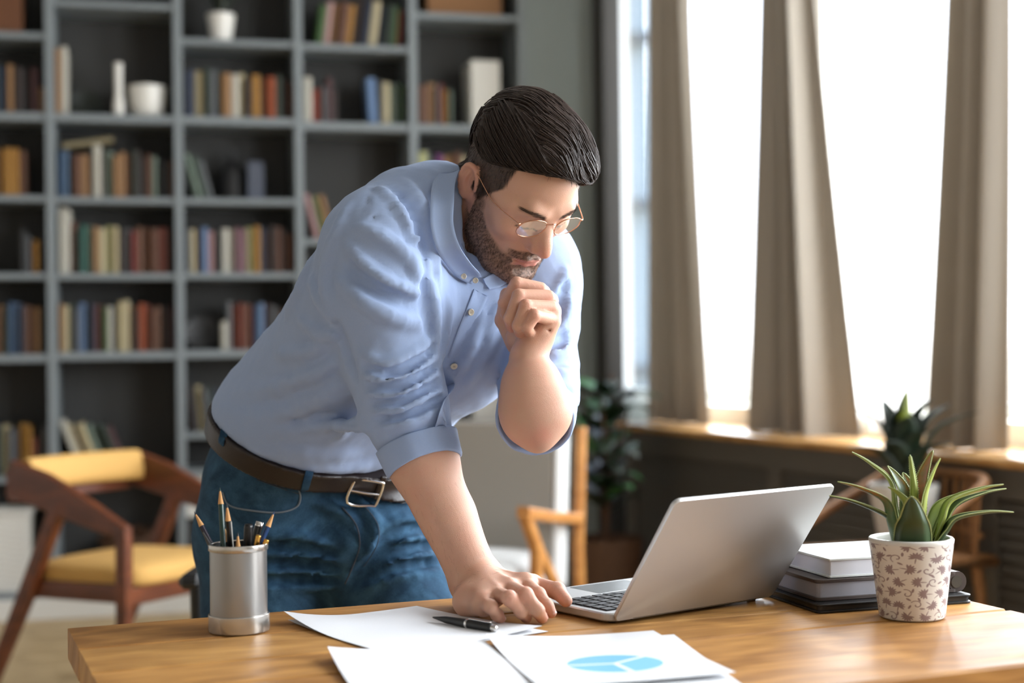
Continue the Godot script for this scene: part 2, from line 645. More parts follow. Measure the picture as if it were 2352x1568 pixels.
	# the pale block of flats across the street, seen past the end of the first curtain
	var bl := thing("neighbouring_building", "pale blue facade across the street with dark balcony slabs", "building", Vector3(1.35, -10, -26))
	part(bl, "wall", MB.new().box(Vector3(-0.2, 11, -1.0), Vector3(2.6, 26, 2)).mesh(), mat("facade_blue", Color(0.42, 0.475, 0.505), 0.9))
	for h in [10.72, 10.17, 9.7, 13.6, 16.5]:
		part(bl, "balcony_slab", MB.new().box(Vector3(-0.2, h, 0.15), Vector3(2.6, 0.17, 0.4)).mesh(), mat("slab_dark", Color(0.16, 0.19, 0.22), 0.8))

func room_plan() -> PackedVector2Array:
	var out := PackedVector2Array()
	for q in [Vector3(-4.6, 0, 2.5), ww(9.3, 0, 0.54), ww(-1.4, 0, 0.54), sh(0.084, 0, -0.6), sh(0.084, 0, -0.51), sh(-4.1, 0, -0.51), Vector3(-4.6, 0, -5.9)]:
		out.append(Vector2(q.x, q.z))
	return out

func bench_top() -> ArrayMesh:
	# rounded front edge, run along the wall; u of the grain follows its length
	var mb := MB.new()
	var rings := []
	for k in 41:
		var t := -0.24 + k * 0.225
		var ring := PackedVector3Array()
		for q in [[0.30, 0.75], [-0.010, 0.75], [-0.022, 0.757], [-0.025, 0.767], [-0.022, 0.776], [-0.012, 0.782], [0.30, 0.782]]:
			ring.append(ww(t, q[1], q[0]))
		rings.append(ring)
	mb.loft(rings, true, true)
	for k in mb.v.size():
		var d := mb.v[k] - WW_O
		mb.t[k] = Vector2(d.dot(WW_T) * 0.7, d.dot(WW_N) * 2.0 + d.y)
	return mb.mesh()

# a hanging cloth: pleats across, narrow at the top and spreading to the sill
func cloth(top_a: float, top_b: float, low_a: float, low_b: float, off: float, y_low: float, pleats: float, depth: float, sd: int, bow := 0.0) -> ArrayMesh:
	var mb := MB.new()
	var r := RandomNumberGenerator.new()
	r.seed = sd
	var ph := []
	for k in 6:
		ph.append(r.randf() * TAU)
	var rows := 36
	var cols := 90
	var y_top := 3.1
	for side in [0, 1]:
		var rings := []
		for j in rows + 1:
			var f := float(j) / rows
			var y := lerpf(y_top, y_low, f)
			var g := pow(clampf((2.5 - y) / (2.5 - y_low), 0.0, 1.0), 1.15)
			var ring := PackedVector3Array()
			for k in cols + 1:
				var x := float(k) / cols
				var a := lerpf(lerpf(top_a, top_b, x), lerpf(low_a, low_b, x), g)
				a += bow * sin(g * PI) * (x - 0.5)
				var w: float = x * pleats * TAU + ph[0] + 0.7 * sin(x * 5.0 + ph[1]) + 0.5 * f * sin(ph[2] + x * 9.0)
				var d: float = depth * (0.75 + 0.5 * f) * (sin(w) + 0.28 * sin(2.3 * w + ph[3] + f * 1.5))
				ring.append(ww(a, y, off + d + (0.0 if side == 0 else 0.004)))
			rings.append(ring)
		mb.loft(rings, false, false)
	return mb.mesh()

func build_curtains() -> void:
	var defs := [
		["grey-beige curtain gathered at the window end next to the bookcase", -0.22, 0.11, -0.27, 0.26, 0.17, 0.785, 3.5, 0.035, 3],
		["wide grey-beige curtain hanging between the two windows", 0.76, 1.03, 0.62, 1.25, 0.13, 0.785, 3.0, 0.045, 8],
		["grey-beige curtain at the right edge behind the potted plants", 1.83, 2.06, 1.69, 2.02, 0.13, 0.785, 2.0, 0.045, 12],
		["dark end of the curtain at the far right edge", 2.13, 2.55, 2.10, 2.60, 0.20, 0.785, 3.0, 0.04, 21],
		["grey-beige curtain beside the third window nearest the viewer", 3.6, 3.95, 3.5, 4.05, 0.15, 0.785, 3.0, 0.045, 31]]
	for d in defs.slice(0, 4):
		var c := thing("curtain", d[0], "curtain", Vector3.ZERO, Basis(), "curtains at the tall windows")
		part(c, "cloth", cloth(d[1], d[2], d[3], d[4], d[5], d[6], d[7], d[8], d[9]), mats["curtain"])
		part(c, "heading", MB.new().box(ww((d[1] + d[2]) / 2, 3.1, d[5]), Vector3(d[2] - d[1], 0.05, 0.05), Basis(WW_T, Vector3.UP, -WW_N), 0.01).mesh(), mats["curtain"])
	var rod := MB.new().tube([ww(-1.0, 3.155, 0.15), ww(8.5, 3.155, 0.15)], 0.014, 10)
	solo("curtain_rod", rod.mesh(), mats["black_metal"], "dark curtain rod running above the windows", "curtain rod")
	var sc := [["sheer white curtain hanging inside the second window", 1.20, 1.40, 1.20, 1.42, 0.27, 0.80, 3.0, 0.02, 40],
		["sheer white curtain hanging beside the wide middle curtain", 0.92, 1.12, 0.92, 1.12, 0.27, 0.80, 3.0, 0.02, 41]]
	for d in sc:
		var c := thing("sheer_curtain", d[0], "curtain", Vector3.ZERO, Basis(), "sheer curtains")
		part(c, "cloth", cloth(d[1], d[2], d[3], d[4], d[5], d[6], d[7], d[8], d[9]), mats["sheer"])

# ---------------------------------------------------------------- bookcase and what stands in it
const UPRIGHTS := [-2.49, -1.984, -1.457, -0.944, -0.437, 0.063]
const DEEP := 0.30
# shelf tops in each column
const SHELVES := [
	[0.115, 0.60, 1.11, 1.45, 1.775, 2.122, 2.458, 2.85],
	[0.115, 0.605, 1.116, 1.448, 1.771, 2.123, 2.602, 2.95],
	[0.115, 0.605, 0.766, 1.119, 1.451, 1.772, 2.124, 2.459, 2.85],
	[0.115, 0.605, 1.115, 1.60, 2.112, 2.455, 2.85],
	[0.115, 0.605, 0.79, 1.115, 1.45, 1.775, 2.114, 2.612, 2.95]]

func build_bookcase() -> void:
	var b := sh_basis()
	var bc := thing("bookcase", "tall grey built-in bookcase covering the back wall", "bookcase")
	var up := MB.new().box(Vector3.ZERO, Vector3(0.036, 3.06, DEEP), Basis(), 0.002).mesh()
	for s in UPRIGHTS:
		part(bc, "upright", up, mats["case_grey"], "", Transform3D(b, sh(s, 1.64, -DEEP / 2)))
	for c in 5:
		var s0: float = UPRIGHTS[c] + 0.018
		var s1: float = UPRIGHTS[c + 1] - 0.018
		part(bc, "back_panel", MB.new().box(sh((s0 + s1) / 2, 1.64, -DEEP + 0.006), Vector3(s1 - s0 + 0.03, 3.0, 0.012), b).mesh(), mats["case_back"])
		for h in SHELVES[c]:
			var th := 0.034 if (h > 1.1 and h < 1.13) or (h > 2.1 and h < 2.13) else 0.026
			part(bc, "shelf", MB.new().box(sh((s0 + s1) / 2, h - th / 2, -DEEP / 2 - 0.003), Vector3(s1 - s0, th, DEEP - 0.006), b, 0.002).mesh(), mats["case_grey"])
	part(bc, "plinth", MB.new().box(sh(-1.2, 0.0445, -0.13), Vector3(2.6, 0.089, 0.29), b, 0.003).mesh(), mats["plinth_white"], "white plinth of the bookcase")
	part(bc, "top_board", MB.new().box(sh(-1.2135, 3.185, -0.15), Vector3(2.6, 0.026, DEEP), b).mesh(), mats["case_grey"])
	fill_books()
	fill_objects()

func book_mesh(t: float, h: float, d: float) -> Array:
	# cover: two boards and a rounded spine; page block between; local x across the spine, z towards the room
	var k := 0.003
	var mb := MB.new()
	mb.box(Vector3(-t / 2 + k / 2, h / 2, -d / 2 - 0.002), Vector3(k, h, d - 0.004))
	mb.box(Vector3(t / 2 - k / 2, h / 2, -d / 2 - 0.002), Vector3(k, h, d - 0.004))
	var rings := []
	for y in [0.0, h]:
		var ring := PackedVector3Array()
		for q in [[-0.5, -0.007], [-0.5, -0.004], [-0.3, -0.0008], [0.0, 0.0], [0.3, -0.0008], [0.5, -0.004], [0.5, -0.007]]:
			ring.append(Vector3(q[0] * t, y, q[1]))
		rings.append(ring)
	mb.loft(rings, true, true)
	return [mb.mesh(), MB.new().box(Vector3(0, h / 2, -d / 2 - 0.002), Vector3(maxf(t - 2 * k, 0.004), h - 0.008, d - 0.014)).mesh()]

func book(col: Color, t: float, h: float, at: Vector3, basis: Basis, label: String, group: String) -> void:
	var key := "cover_" + col.to_html(false)
	if not mats.has(key):
		mat(key, col, 0.6)
	var d := clampf(h * 0.68, 0.12, 0.2)
	var o := thing("book", label, "book", at, basis, group)
	var m := book_mesh(t, h, d)
	part(o, "cover", m[0], mats[key])
	part(o, "pages", m[1], mats["page_cream"])

const ORD := ["first", "second", "third", "fourth", "fifth", "sixth", "seventh", "eighth", "ninth", "tenth", "eleventh", "twelfth", "thirteenth", "fourteenth", "fifteenth", "sixteenth", "seventeenth", "eighteenth", "nineteenth", "twentieth", "twenty-first", "twenty-second", "twenty-third", "twenty-fourth"]
const PAL := {
	"n": ["dark brown", Color(0.16, 0.09, 0.06)], "k": ["black", Color(0.06, 0.055, 0.05)], "t": ["tan", Color(0.60, 0.44, 0.27)], "c": ["cream", Color(0.72, 0.66, 0.50)],
	"w": ["white", Color(0.76, 0.74, 0.68)], "b": ["blue", Color(0.19, 0.30, 0.42)], "d": ["navy", Color(0.09, 0.13, 0.22)], "g": ["green", Color(0.22, 0.36, 0.14)],
	"e": ["dark green", Color(0.10, 0.17, 0.11)], "r": ["red", Color(0.46, 0.10, 0.07)], "o": ["orange", Color(0.62, 0.27, 0.07)], "y": ["mustard", Color(0.66, 0.46, 0.12)],
	"m": ["maroon", Color(0.24, 0.07, 0.07)], "u": ["brown", Color(0.38, 0.22, 0.12)], "p": ["purple", Color(0.42, 0.12, 0.42)], "s": ["grey", Color(0.36, 0.37, 0.38)],
	"l": ["light blue", Color(0.36, 0.46, 0.60)], "v": ["mauve", Color(0.48, 0.33, 0.36)], "a": ["teal", Color(0.08, 0.38, 0.33)], "h": ["grey-green", Color(0.42, 0.48, 0.42)],
	"i": ["pink", Color(0.66, 0.50, 0.49)], "z": ["pale yellow", Color(0.74, 0.74, 0.50)], "f": ["rust", Color(0.44, 0.17, 0.07)]}

# one row of upright books: letters name colours; each is [letter, pixels wide, pixels tall]
func row(place: String, px0: float, py: float, h: float, col: String, widths: Array, heights: Array, lean := 0.0) -> void:
	var s := shelf_s(px0, h)
	var c0 := 0
	while c0 < 4 and UPRIGHTS[c0 + 1] < s + 0.04:
		c0 += 1
	var lo: float = UPRIGHTS[c0] + 0.0195
	var hi: float = UPRIGHTS[c0 + 1] - 0.0195
	var total := 0.0
	var tall := 0.0
	for k in col.length():
		total += widths[k % widths.size()] * 0.00186 / cos(lean)
		tall = maxf(tall, heights[k % heights.size()] * 0.00186)
	s = maxf(s, lo + maxf(sin(lean), 0.0) * heights[0] * 0.00186)
	hi -= maxf(-sin(lean), 0.0) * heights[(col.length() - 1) % heights.size()] * 0.00186
	var fit := minf(1.0, (hi - s) / total)
	for k in col.length():
		var e: Array = PAL[col[k]]
		var t: float = widths[k % widths.size()] * 0.00186 * fit
		var hh: float = heights[k % heights.size()] * 0.00186
		var basis := sh_basis() * Basis(Vector3(0, 0, 1), lean)
		var at := sh(s + t / 2, h + 0.0006 + absf(sin(lean)) * t / 2, -0.045 - 0.012 * ((k * 7) % 3))
		var c: Color = e[1]
		c = c.darkened(0.18)
		c = c.lightened(0.04 * ((k * 5) % 3)) if k % 2 else c
		book(c, t - 0.0006, hh, at, basis, "%s book, %s from left %s" % [e[0], ORD[k], place], "books " + place)
		s += t / cos(lean)

func shelf_s(px: float, h: float) -> float:
	# where the sight line through pixel column px meets the bookcase front, at height h
	var py := 800.0
	var out := 0.0
	for k in 3:
		var d := cam_basis * Vector3((px - 1176.0) / FOCAL, (784.0 - py) / FOCAL, -1.0)
		var tt := (SH_O - EYE).dot(SH_N) / d.dot(SH_N)
		var p := EYE + d * tt
		out = (p - SH_O).dot(SH_T)
		py += (p.y - h) / tt * FOCAL
	return out

func fill_books() -> void:
	row("in the second row, left edge", -40, 250, 2.122, "nkbtnkmt", [16, 18, 18, 14, 24, 16, 18, 16], [118, 112, 108, 110, 105, 100, 104, 62])
	row("beside the white bowl", 122, 255, 2.123, "tw", [13, 14], [150, 156])
	row("in the bay below the flowerpot", 424, 265, 2.124, "ddcesetwcnyuoenu", [14, 14, 24, 14, 18, 12, 26, 20, 15, 17, 22, 18, 22, 16, 20, 10], [108, 112, 110, 118, 112, 112, 105, 104, 108, 94, 104, 98, 100, 104, 98, 88])
	row("in the bay with the blue book", 700, 275, 2.112, "wrosmn", [20, 12, 12, 10, 16, 10], [108, 80, 84, 86, 110, 80])
	row("right of the leaning blue book", 876, 278, 2.112, "schegn", [8, 20, 18, 9, 10, 6], [106, 102, 100, 98, 100, 96])
	book(PAL["l"][1], 0.038, 0.20, sh(shelf_s(863, 2.112), 2.1205, -0.06), sh_basis() * Basis(Vector3(0, 0, 1), 0.06), "light blue book leaning in the second row bay", "books in the bay with the blue book")
	row("beside the tall white box", 966, 280, 2.114, "uutsryh", [12, 14, 18, 8, 9, 14, 8], [96, 98, 104, 96, 102, 88, 86])
	row("in the tilted top row", 727, 103, 2.455, "gituyndcde", [17, 15, 16, 22, 14, 22, 18, 20, 16, 18], [96, 106, 104, 104, 100, 116, 112, 112, 104, 106], -0.13)
	row("at the end of the tilted top row", 903, 110, 2.455, "grn", [15, 13, 10], [98, 92, 86], -0.07)
	row("in the third row, left edge", -50, 440, 1.775, "uttyyu", [18, 16, 17, 17, 16, 16], [108, 106, 106, 108, 108, 104])
	row("under the book lying on top", 132, 452, 1.771, "bbeutuwnhttuensuhkku", [10, 16, 10, 18, 18, 12, 20, 10, 20, 14, 16, 16, 10, 10, 14, 14, 14, 16, 14, 12], [106, 108, 100, 98, 100, 98, 122, 104, 108, 98, 106, 104, 110, 112, 96, 100, 98, 88, 84, 88])
	var lying := sh_basis() * Basis(Vector3(0, 0, 1), -PI / 2 + 0.16)
	book(PAL["c"][1].darkened(0.35), 0.022, 0.21, sh(shelf_s(142, 1.98), 1.9915, -0.05), lying, "tan book lying across the tops of a row of books", "books under the book lying on top")
	row("leaning alone beside the dark vases", 432, 450, 1.772, "hes", [13, 16, 12], [106, 100, 92], 0.26)
	row("behind the shoulder of the man", 968, 405, 1.775, "zshpttuc", [18, 8, 14, 18, 12, 16, 18, 14], [118, 122, 108, 112, 108, 112, 118, 110])
	row("leaning in the bay beside the shoulder", 722, 540, 1.60, "iezt", [13, 9, 13, 12], [108, 100, 104, 106], 0.24)
	row("at the left edge, in the fourth row", 43, 620, 1.45, "ksfynn", [16, 12, 9, 14, 12, 10], [100, 86, 72, 74, 70, 84])
	row("in the fourth row behind white book", 134, 630, 1.448, "wwueahtczcnsruuufn", [12, 14, 14, 10, 12, 16, 12, 18, 14, 14, 16, 14, 12, 14, 18, 20, 20, 18], [150, 148, 118, 100, 112, 110, 108, 104, 110, 108, 100, 104, 98, 108, 106, 104, 106, 102], 0.0)
	row("in the fourth row beside the man", 428, 628, 1.451, "sculiekwwvvzydununu", [10, 12, 12, 16, 14, 8, 10, 16, 14, 14, 14, 16, 14, 12, 10, 14, 14, 14, 12], [100, 102, 104, 106, 98, 94, 96, 104, 104, 106, 102, 108, 110, 108, 96, 112, 108, 102, 92])
	row("in the fifth row, left edge", -30, 808, 1.11, "nuteblduutne", [14, 14, 14, 10, 14, 16, 14, 16, 14, 12, 10, 12], [110, 108, 110, 106, 118, 116, 112, 110, 104, 106, 98, 96])
	row("in the fifth row above the chair", 134, 806, 1.116, "tcesledmugwdcctnofuunnm", [10, 14, 12, 12, 14, 10, 10, 12, 12, 8, 14, 12, 14, 14, 10, 12, 16, 12, 14, 12, 12, 10, 14], [110, 106, 112, 100, 112, 102, 110, 108, 106, 102, 104, 110, 114, 118, 104, 100, 110, 108, 98, 104, 104, 92, 108])
	row("in the fifth row beside the man", 510, 804, 1.119, "wsffurblmsnu", [14, 10, 14, 14, 14, 10, 12, 12, 14, 12, 12, 14], [66, 112, 106, 108, 106, 104, 104, 108, 106, 102, 96, 90])
	row("in the lowest bay at the left edge", -20, 1090, 0.60, "decsnyyfns", [12, 12, 16, 16, 12, 18, 12, 14, 14, 16], [120, 112, 114, 106, 108, 116, 112, 84, 100, 112])
	row("leaning behind the wooden chair", 178, 1080, 0.605, "wcucheem", [12, 10, 10, 16, 14, 16, 14, 10], [126, 116, 108, 116, 112, 112, 110, 108], 0.36)
	row("in the small dark bay left of the belt", 440, 992, 0.766, "nkcsed", [10, 10, 14, 12, 12, 12], [104, 108, 106, 100, 102, 98], 0.1)
	# two books lying flat at the left edge
	for k in 2:
		var bs := sh_basis() * Basis(Vector3(0, 0, 1), -PI / 2)
		book([PAL["h"][1], PAL["g"][1]][k], 0.028, 0.2, sh(-2.44, 1.4505 + 0.014 + k * 0.0285, -0.04), bs, ["grey-green book lying flat at the left edge", "green book lying flat on top of another book"][k], "books lying flat")

func pot_profile(r0: float, r1: float, h: float) -> Array:
	return [Vector2(0.001, 0.0), Vector2(r0 * 0.94, 0.0), Vector2(r0, 0.004), Vector2(r1, h - 0.004), Vector2(r1 - 0.002, h), Vector2(r1 - 0.006, h), Vector2(r1 - 0.008, h - 0.01), Vector2(r0 * 0.9, h * 0.3), Vector2(0.001, h * 0.3)]

func fill_objects() -> void:
	var b := sh_basis()
	# white bowl, white flowerpot with a plant, tall vase
	var s := shelf_s(338, 2.12)
	solo("bowl", MB.new().lathe([Vector2(0.001, 0.0), Vector2(0.05, 0.0), Vector2(0.068, 0.02), Vector2(0.078, 0.06), Vector2(0.084, 0.135), Vector2(0.079, 0.137), Vector2(0.07, 0.06), Vector2(0.05, 0.02), Vector2(0.001, 0.015)], 40).mesh(), mats["ceramic_white"], "round cream bowl on the second shelf", "bowl", sh(s, 2.1236, -0.11), b)
	s = shelf_s(272, 2.12)
	solo("slim_vase", MB.new().lathe([Vector2(0.001, 0.0), Vector2(0.021, 0.0), Vector2(0.024, 0.03), Vector2(0.022, 0.06), Vector2(0.016, 0.09), Vector2(0.017, 0.20), Vector2(0.018, 0.225), Vector2(0.014, 0.225), Vector2(0.012, 0.1), Vector2(0.001, 0.09)], 24).mesh(), mats["ceramic_white"], "slim white vase standing beside the cream bowl", "vase", sh(s, 2.1236, -0.05), b)
	s = shelf_s(510, 2.46)
	var fp := thing("flowerpot", "white tapered flowerpot on the high shelf", "plant", sh(s, 2.4596, -0.10), b)
	part(fp, "pot", MB.new().lathe(pot_profile(0.045, 0.062, 0.125), 40).mesh(), mats["ceramic_white"])
	part(fp, "soil", MB.new().lathe([Vector2(0.054, 0.108), Vector2(0.03, 0.114), Vector2(0.001, 0.115)], 24).mesh(), mats["soil"])
	var fm := mat("shelf_leaf", Color(0.05, 0.10, 0.04), 0.5)
	for k in 16:
		var a := k * 2.4
		var dir := Vector3(cos(a), 0, sin(a))
		var ln := 0.10 + 0.05 * ((k * 3) % 4) / 3.0
		part(fp, "leaf", blade([Vector3(0, 0.112, 0) + dir * 0.012, Vector3(0, 0.112 + ln * 0.7, 0) + dir * 0.05, Vector3(0, 0.112 + ln, 0) + dir * 0.11], 0.016, 0.002), fm)
	# dark vases in the third row, a dark round dish in the fifth, green dish in the second
	s = shelf_s(590, 1.77)
	solo("square_vase", MB.new().hull(Vector3(0, 0.085, 0), Vector3(0.075, 0.17, 0.075), Vector3(0.07, 0, 0.07), Basis(), 0.006).mesh(), mats["slate_object"], "grey square vase beside the dark bottle", "vase", sh(s, 1.7726, -0.1), b)
	s = shelf_s(541, 1.77)
	solo("dark_bottle", MB.new().lathe([Vector2(0.001, 0), Vector2(0.055, 0), Vector2(0.062, 0.02), Vector2(0.06, 0.13), Vector2(0.03, 0.17), Vector2(0.016, 0.19), Vector2(0.018, 0.235), Vector2(0.012, 0.235), Vector2(0.001, 0.2)], 28).mesh(), mats["dark_object"], "dark bottle vase in the third row bay", "vase", sh(s, 1.7726, -0.185), b)
	s = shelf_s(468, 1.12)
	var dish := MB.new().lathe([Vector2(0.001, 0.0), Vector2(0.07, 0.004), Vector2(0.10, 0.02), Vector2(0.101, 0.024), Vector2(0.07, 0.01), Vector2(0.001, 0.006)], 36).mesh()
	solo("dark_plate", dish, mats["dark_object"], "dark round plate leaning in the fifth row bay", "plate", sh(s, 1.194, -0.17), b * Basis(Vector3(1, 0, 0), PI / 2 - 0.18) * Basis.from_scale(Vector3.ONE * 0.74))
	s = shelf_s(194, 2.12)
	solo("green_plate", dish, mat("plate_green", Color(0.06, 0.10, 0.075), 0.4), "dark green round plate leaning behind the books", "plate", sh(s, 2.19, -0.22), b * Basis(Vector3(1, 0, 0), PI / 2 - 0.18) * Basis.from_scale(Vector3.ONE * 0.68))
	# tall white box, cardboard box, wooden box
	s = shelf_s(1122, 2.114)
	solo("white_box_file", MB.new().box(Vector3(0, 0.15, 0), Vector3(0.135, 0.30, 0.2), Basis(), 0.003).mesh(), mats["wicker_white"], "tall white box file in the second row right bay", "box", sh(s, 2.1146, -0.15), b)
	s = shelf_s(1072, 2.61)
	solo("cardboard_box", MB.new().box(Vector3(0, 0.09, 0), Vector3(0.34, 0.18, 0.22), Basis(), 0.003).mesh(), mats["cardboard"], "brown cardboard box on the top right shelf", "box", sh(s, 2.6126, -0.15), b)
	s = shelf_s(0, 2.458)
	var wb := thing("wooden_box", "brown wooden box on the top shelf at the left edge", "box", sh(s, 2.4586, -0.14), b)
	part(wb, "body", MB.new().box(Vector3(0, 0.08, 0), Vector3(0.17, 0.16, 0.2), Basis(), 0.003).mesh(), mats["brown_wood"])
	part(wb, "lid", MB.new().box(Vector3(0, 0.172, 0), Vector3(0.176, 0.022, 0.206), Basis(), 0.003).mesh(), mats["brown_wood"])
	# white box with a tan lid low in the right column, white box by the belt
	s = shelf_s(1121, 0.79)
	var wl := thing("storage_box", "white storage box with a tan lid seen under the chest", "box", sh(s, 0.7906, -0.1), b)
	part(wl, "body", MB.new().box(Vector3(0, 0.09, 0), Vector3(0.125, 0.18, 0.17), Basis(), 0.004).mesh(), mats["white_fabric"])
	part(wl, "lid", MB.new().box(Vector3(0, 0.192, 0), Vector3(0.13, 0.024, 0.175), Basis(), 0.003).mesh(), mats["beech"])
	s = shelf_s(480, 0.47)
	solo("white_storage_box", MB.new().box(Vector3(0, 0.088, 0), Vector3(0.2, 0.175, 0.22), Basis(), 0.006).mesh(), mats["plinth_white"], "white box in the low bay left of the jeans", "box", sh(s, 0.3996, -0.13), b)
	solo("dark_storage_crate", MB.new().hull(Vector3(0, 0.1415, 0), Vector3(0.19, 0.283, 0.2), Vector3(0.21, 0, 0.22), Basis(), 0.006).mesh(), mats["dark_object"], "dark crate under the white box in the lowest bay", "box", sh(s, 0.1156, -0.14), b)
	# white woven laundry basket at the left edge
	s = shelf_s(15, 0.3)
	var wk := thing("woven_basket", "white woven basket with rounded corners at the left edge", "basket", sh(s, 0.1156, -0.13), b)
	part(wk, "body", woven(0.19, 0.17, 0.33, 0.03), mats["wicker_white"])
	part(wk, "rim", MB.new().tube(ring_path(rounded_rect(0.2, 0.18, 0.035, 5), 0.335), 0.011, 8).mesh(), mats["wicker_white"])
	# round brown baskets behind the chair
	s = shelf_s(300, 0.2)
	var rb := thing("rattan_basket", "round brown basket behind the wooden chair", "basket", sh(s, 0.1156, -0.14), b)
	part(rb, "body", round_weave(0.10, 0.13, 0.19), mats["basket"])
	part(rb, "rim", MB.new().tube(ring_circle(0.132, 0.195), 0.009, 8).mesh(), mats["basket"])
	for k in 5:
		var pc := solo("pine_cone", cone_mesh(), mats["basket"], "brown pine cone, %s from the left in the round basket" % ORD[k], "pine cone", sh(s - 0.07 + k * 0.035, 0.322 + 0.012 * (k % 2), -0.14 + 0.03 * ((k * 2) % 3 - 1)), Basis(Vector3(0.3, 0.2, 1).normalized(), k * 1.3), "pine cones in the basket")
		pc.scale = Vector3.ONE * 0.9
	for k in 7:
		part(rb, "twig", MB.new().tube([Vector3(-0.08 + k * 0.024, 0.05, 0.05 - 0.015 * k), Vector3(-0.10 + k * 0.03, 0.21 + 0.006 * k, 0.02)], 0.005, 5).mesh(), mats["basket"])

func cone_mesh() -> ArrayMesh:
	var mb := MB.new()
	mb.lathe([Vector2(0.001, -0.03), Vector2(0.016, -0.024), Vector2(0.024, -0.008), Vector2(0.02, 0.012), Vector2(0.01, 0.028), Vector2(0.001, 0.034)], 12)
	for k in 30:
		var a := k * 2.4
		var y := -0.026 + 0.055 * k / 30.0
		var r := 0.024 * sqrt(maxf(0.1, 1.0 - pow((y + 0.006) / 0.04, 2.0)))
		mb.box(Vector3(cos(a) * r, y, sin(a) * r), Vector3(0.008, 0.004, 0.01), Basis(Vector3.UP, -a), 0.001)
	return mb.mesh()

func ring_circle(r: float, y: float) -> Array:
	var out := []
	for k in 33:
		out.append(Vector3(cos(TAU * k / 32) * r, y, sin(TAU * k / 32) * r))
	return out

func ring_path(poly: PackedVector2Array, y: float) -> Array:
	var out := []
	for p in poly:
		out.append(Vector3(p.x, y, p.y))
	out.append(Vector3(poly[0].x, y, poly[0].y))
	return out

func woven(w: float, d: float, h: float, r: float) -> ArrayMesh:
	var mb := MB.new()
	var rings := []
	var outline := rounded_rect(w, d, r, 6)
	var m := outline.size()
	var dense := PackedVector2Array()
	for k in m:
		for j in 6:
			dense.append(outline[k].lerp(outline[(k + 1) % m], j / 6.0))
	for j in 56:
		var y := h * j / 55.0
		var ring := PackedVector3Array()
		for k in dense.size():
			var p := dense[k]
			var o := p.normalized() * 0.0022 * sin(k * PI / 3.0) * (1 if (j / 2) % 2 == 0 else -1)
			ring.append(Vector3(p.x + o.x, y, p.y + o.y))
		rings.append(ring)
	mb.loft(rings, true, true)
	return mb.mesh()

func round_weave(r0: float, r1: float, h: float) -> ArrayMesh:
	var mb := MB.new()
	var rings := []
	for j in 40:
		var f := j / 39.0
		var ring := PackedVector3Array()
		for k in 72:
			var a := TAU * k / 72
			var r := lerpf(r0, r1, sqrt(f)) + 0.0028 * sin(k * PI / 3.0) * (1 if (j / 2) % 2 == 0 else -1)
			ring.append(Vector3(cos(a) * r, h * f, sin(a) * r))
		rings.append(ring)
	mb.loft(rings, true, false)
	var rin := []
	for f in [0.0, 1.0]:
		var ring := PackedVector3Array()
		for k in 72:
			var a := -TAU * k / 72
			var r := lerpf(r0, r1, sqrt(f)) - 0.008
			ring.append(Vector3(cos(a) * r, maxf(h * f, 0.004), sin(a) * r))
		rin.append(ring)
	mb.loft(rin, true, false)
	mb.lathe([Vector2(r0, 0.0), Vector2(0.001, 0.0)], 36)
	return mb.mesh()

# a thick, pointed leaf along a path of three or more points; w = half width, th = thickness
func blade(pts: Array, w: float, th: float, channel := 0.25, side_dir := Vector3.ZERO, saw := 0.0, shape := 0) -> ArrayMesh:
	var path := smooth_path(pts, 10)
	var mb := MB.new()
	var rings := []
	var n := path.size()
	for k in n:
		var f := float(k) / (n - 1)
		var d: Vector3 = (path[mini(k + 1, n - 1)] - path[maxi(k - 1, 0)]).normalized()
		var sd := side_dir if side_dir != Vector3.ZERO else Vector3.UP.cross(d)
		if sd.length() < 0.05:
			sd = Vector3.RIGHT
		sd = (sd - d * sd.dot(d)).normalized()
		var upv := d.cross(sd)
		if upv.y < 0 and side_dir == Vector3.ZERO:
			upv = -upv
		var wf := 0.0
		if shape == 0:
			wf = sin(PI * pow(f, 0.6) * 0.97 + 0.08)
		else:
			wf = lerpf(1.0, 0.0, pow(f, 1.15)) * (0.86 + 0.3 * sin(f * 2.4)) + 0.02
		var ww2 := w * maxf(wf, 0.015)
		var tooth := 1.0 + saw * (1.0 if k % 2 == 0 else -0.4)
		var tt := th * (1.0 - 0.8 * f)
		var ring := PackedVector3Array()
		for q in [[-1.0, 0.5], [-0.5, 0.12], [0.0, 0.0], [0.5, 0.12], [1.0, 0.5], [0.55, -0.45], [0.0, -1.0], [-0.55, -0.45]]:
			var x: float = q[0] * ww2 * (tooth if absf(q[0]) == 1.0 else 1.0)
			var y: float = (q[1] * ww2 * channel * 2.0 if q[1] >= 0 else q[1] * tt)
			ring.append(path[k] + sd * x + upv * y)
		rings.append(ring)
	mb.loft(rings, true, true)
	return mb.mesh()

# ---------------------------------------------------------------- chairs and floor plants
func taper_bar(pts: Array, widths: Array, deep: float, up: Vector3, bevel := 0.004) -> ArrayMesh:
	# a board that follows points; widths give its height at each; deep its thickness across
	var mb := MB.new()
	var rings := []
	for k in pts.size():
		var d: Vector3 = (pts[mini(k + 1, pts.size() - 1)] - pts[maxi(k - 1, 0)]).normalized()
		var x := up.cross(d).normalized()
		var y := d.cross(x).normalized()
		var w: float = widths[k] / 2.0
		var t := deep / 2.0
		var ring := PackedVector3Array()
		for q in [[1, 1, -1, 0], [1, 1, 0, -1], [1, -1, 0, 1], [1, -1, -1, 0], [-1, -1, 1, 0], [-1, -1, 0, 1], [-1, 1, 0, -1], [-1, 1, 1, 0]]:
			ring.append(pts[k] + x * (q[0] * t + q[2] * bevel) + y * (q[1] * w + q[3] * bevel))
		rings.append(ring)
	mb.loft(rings, true, true)
	return mb.mesh()

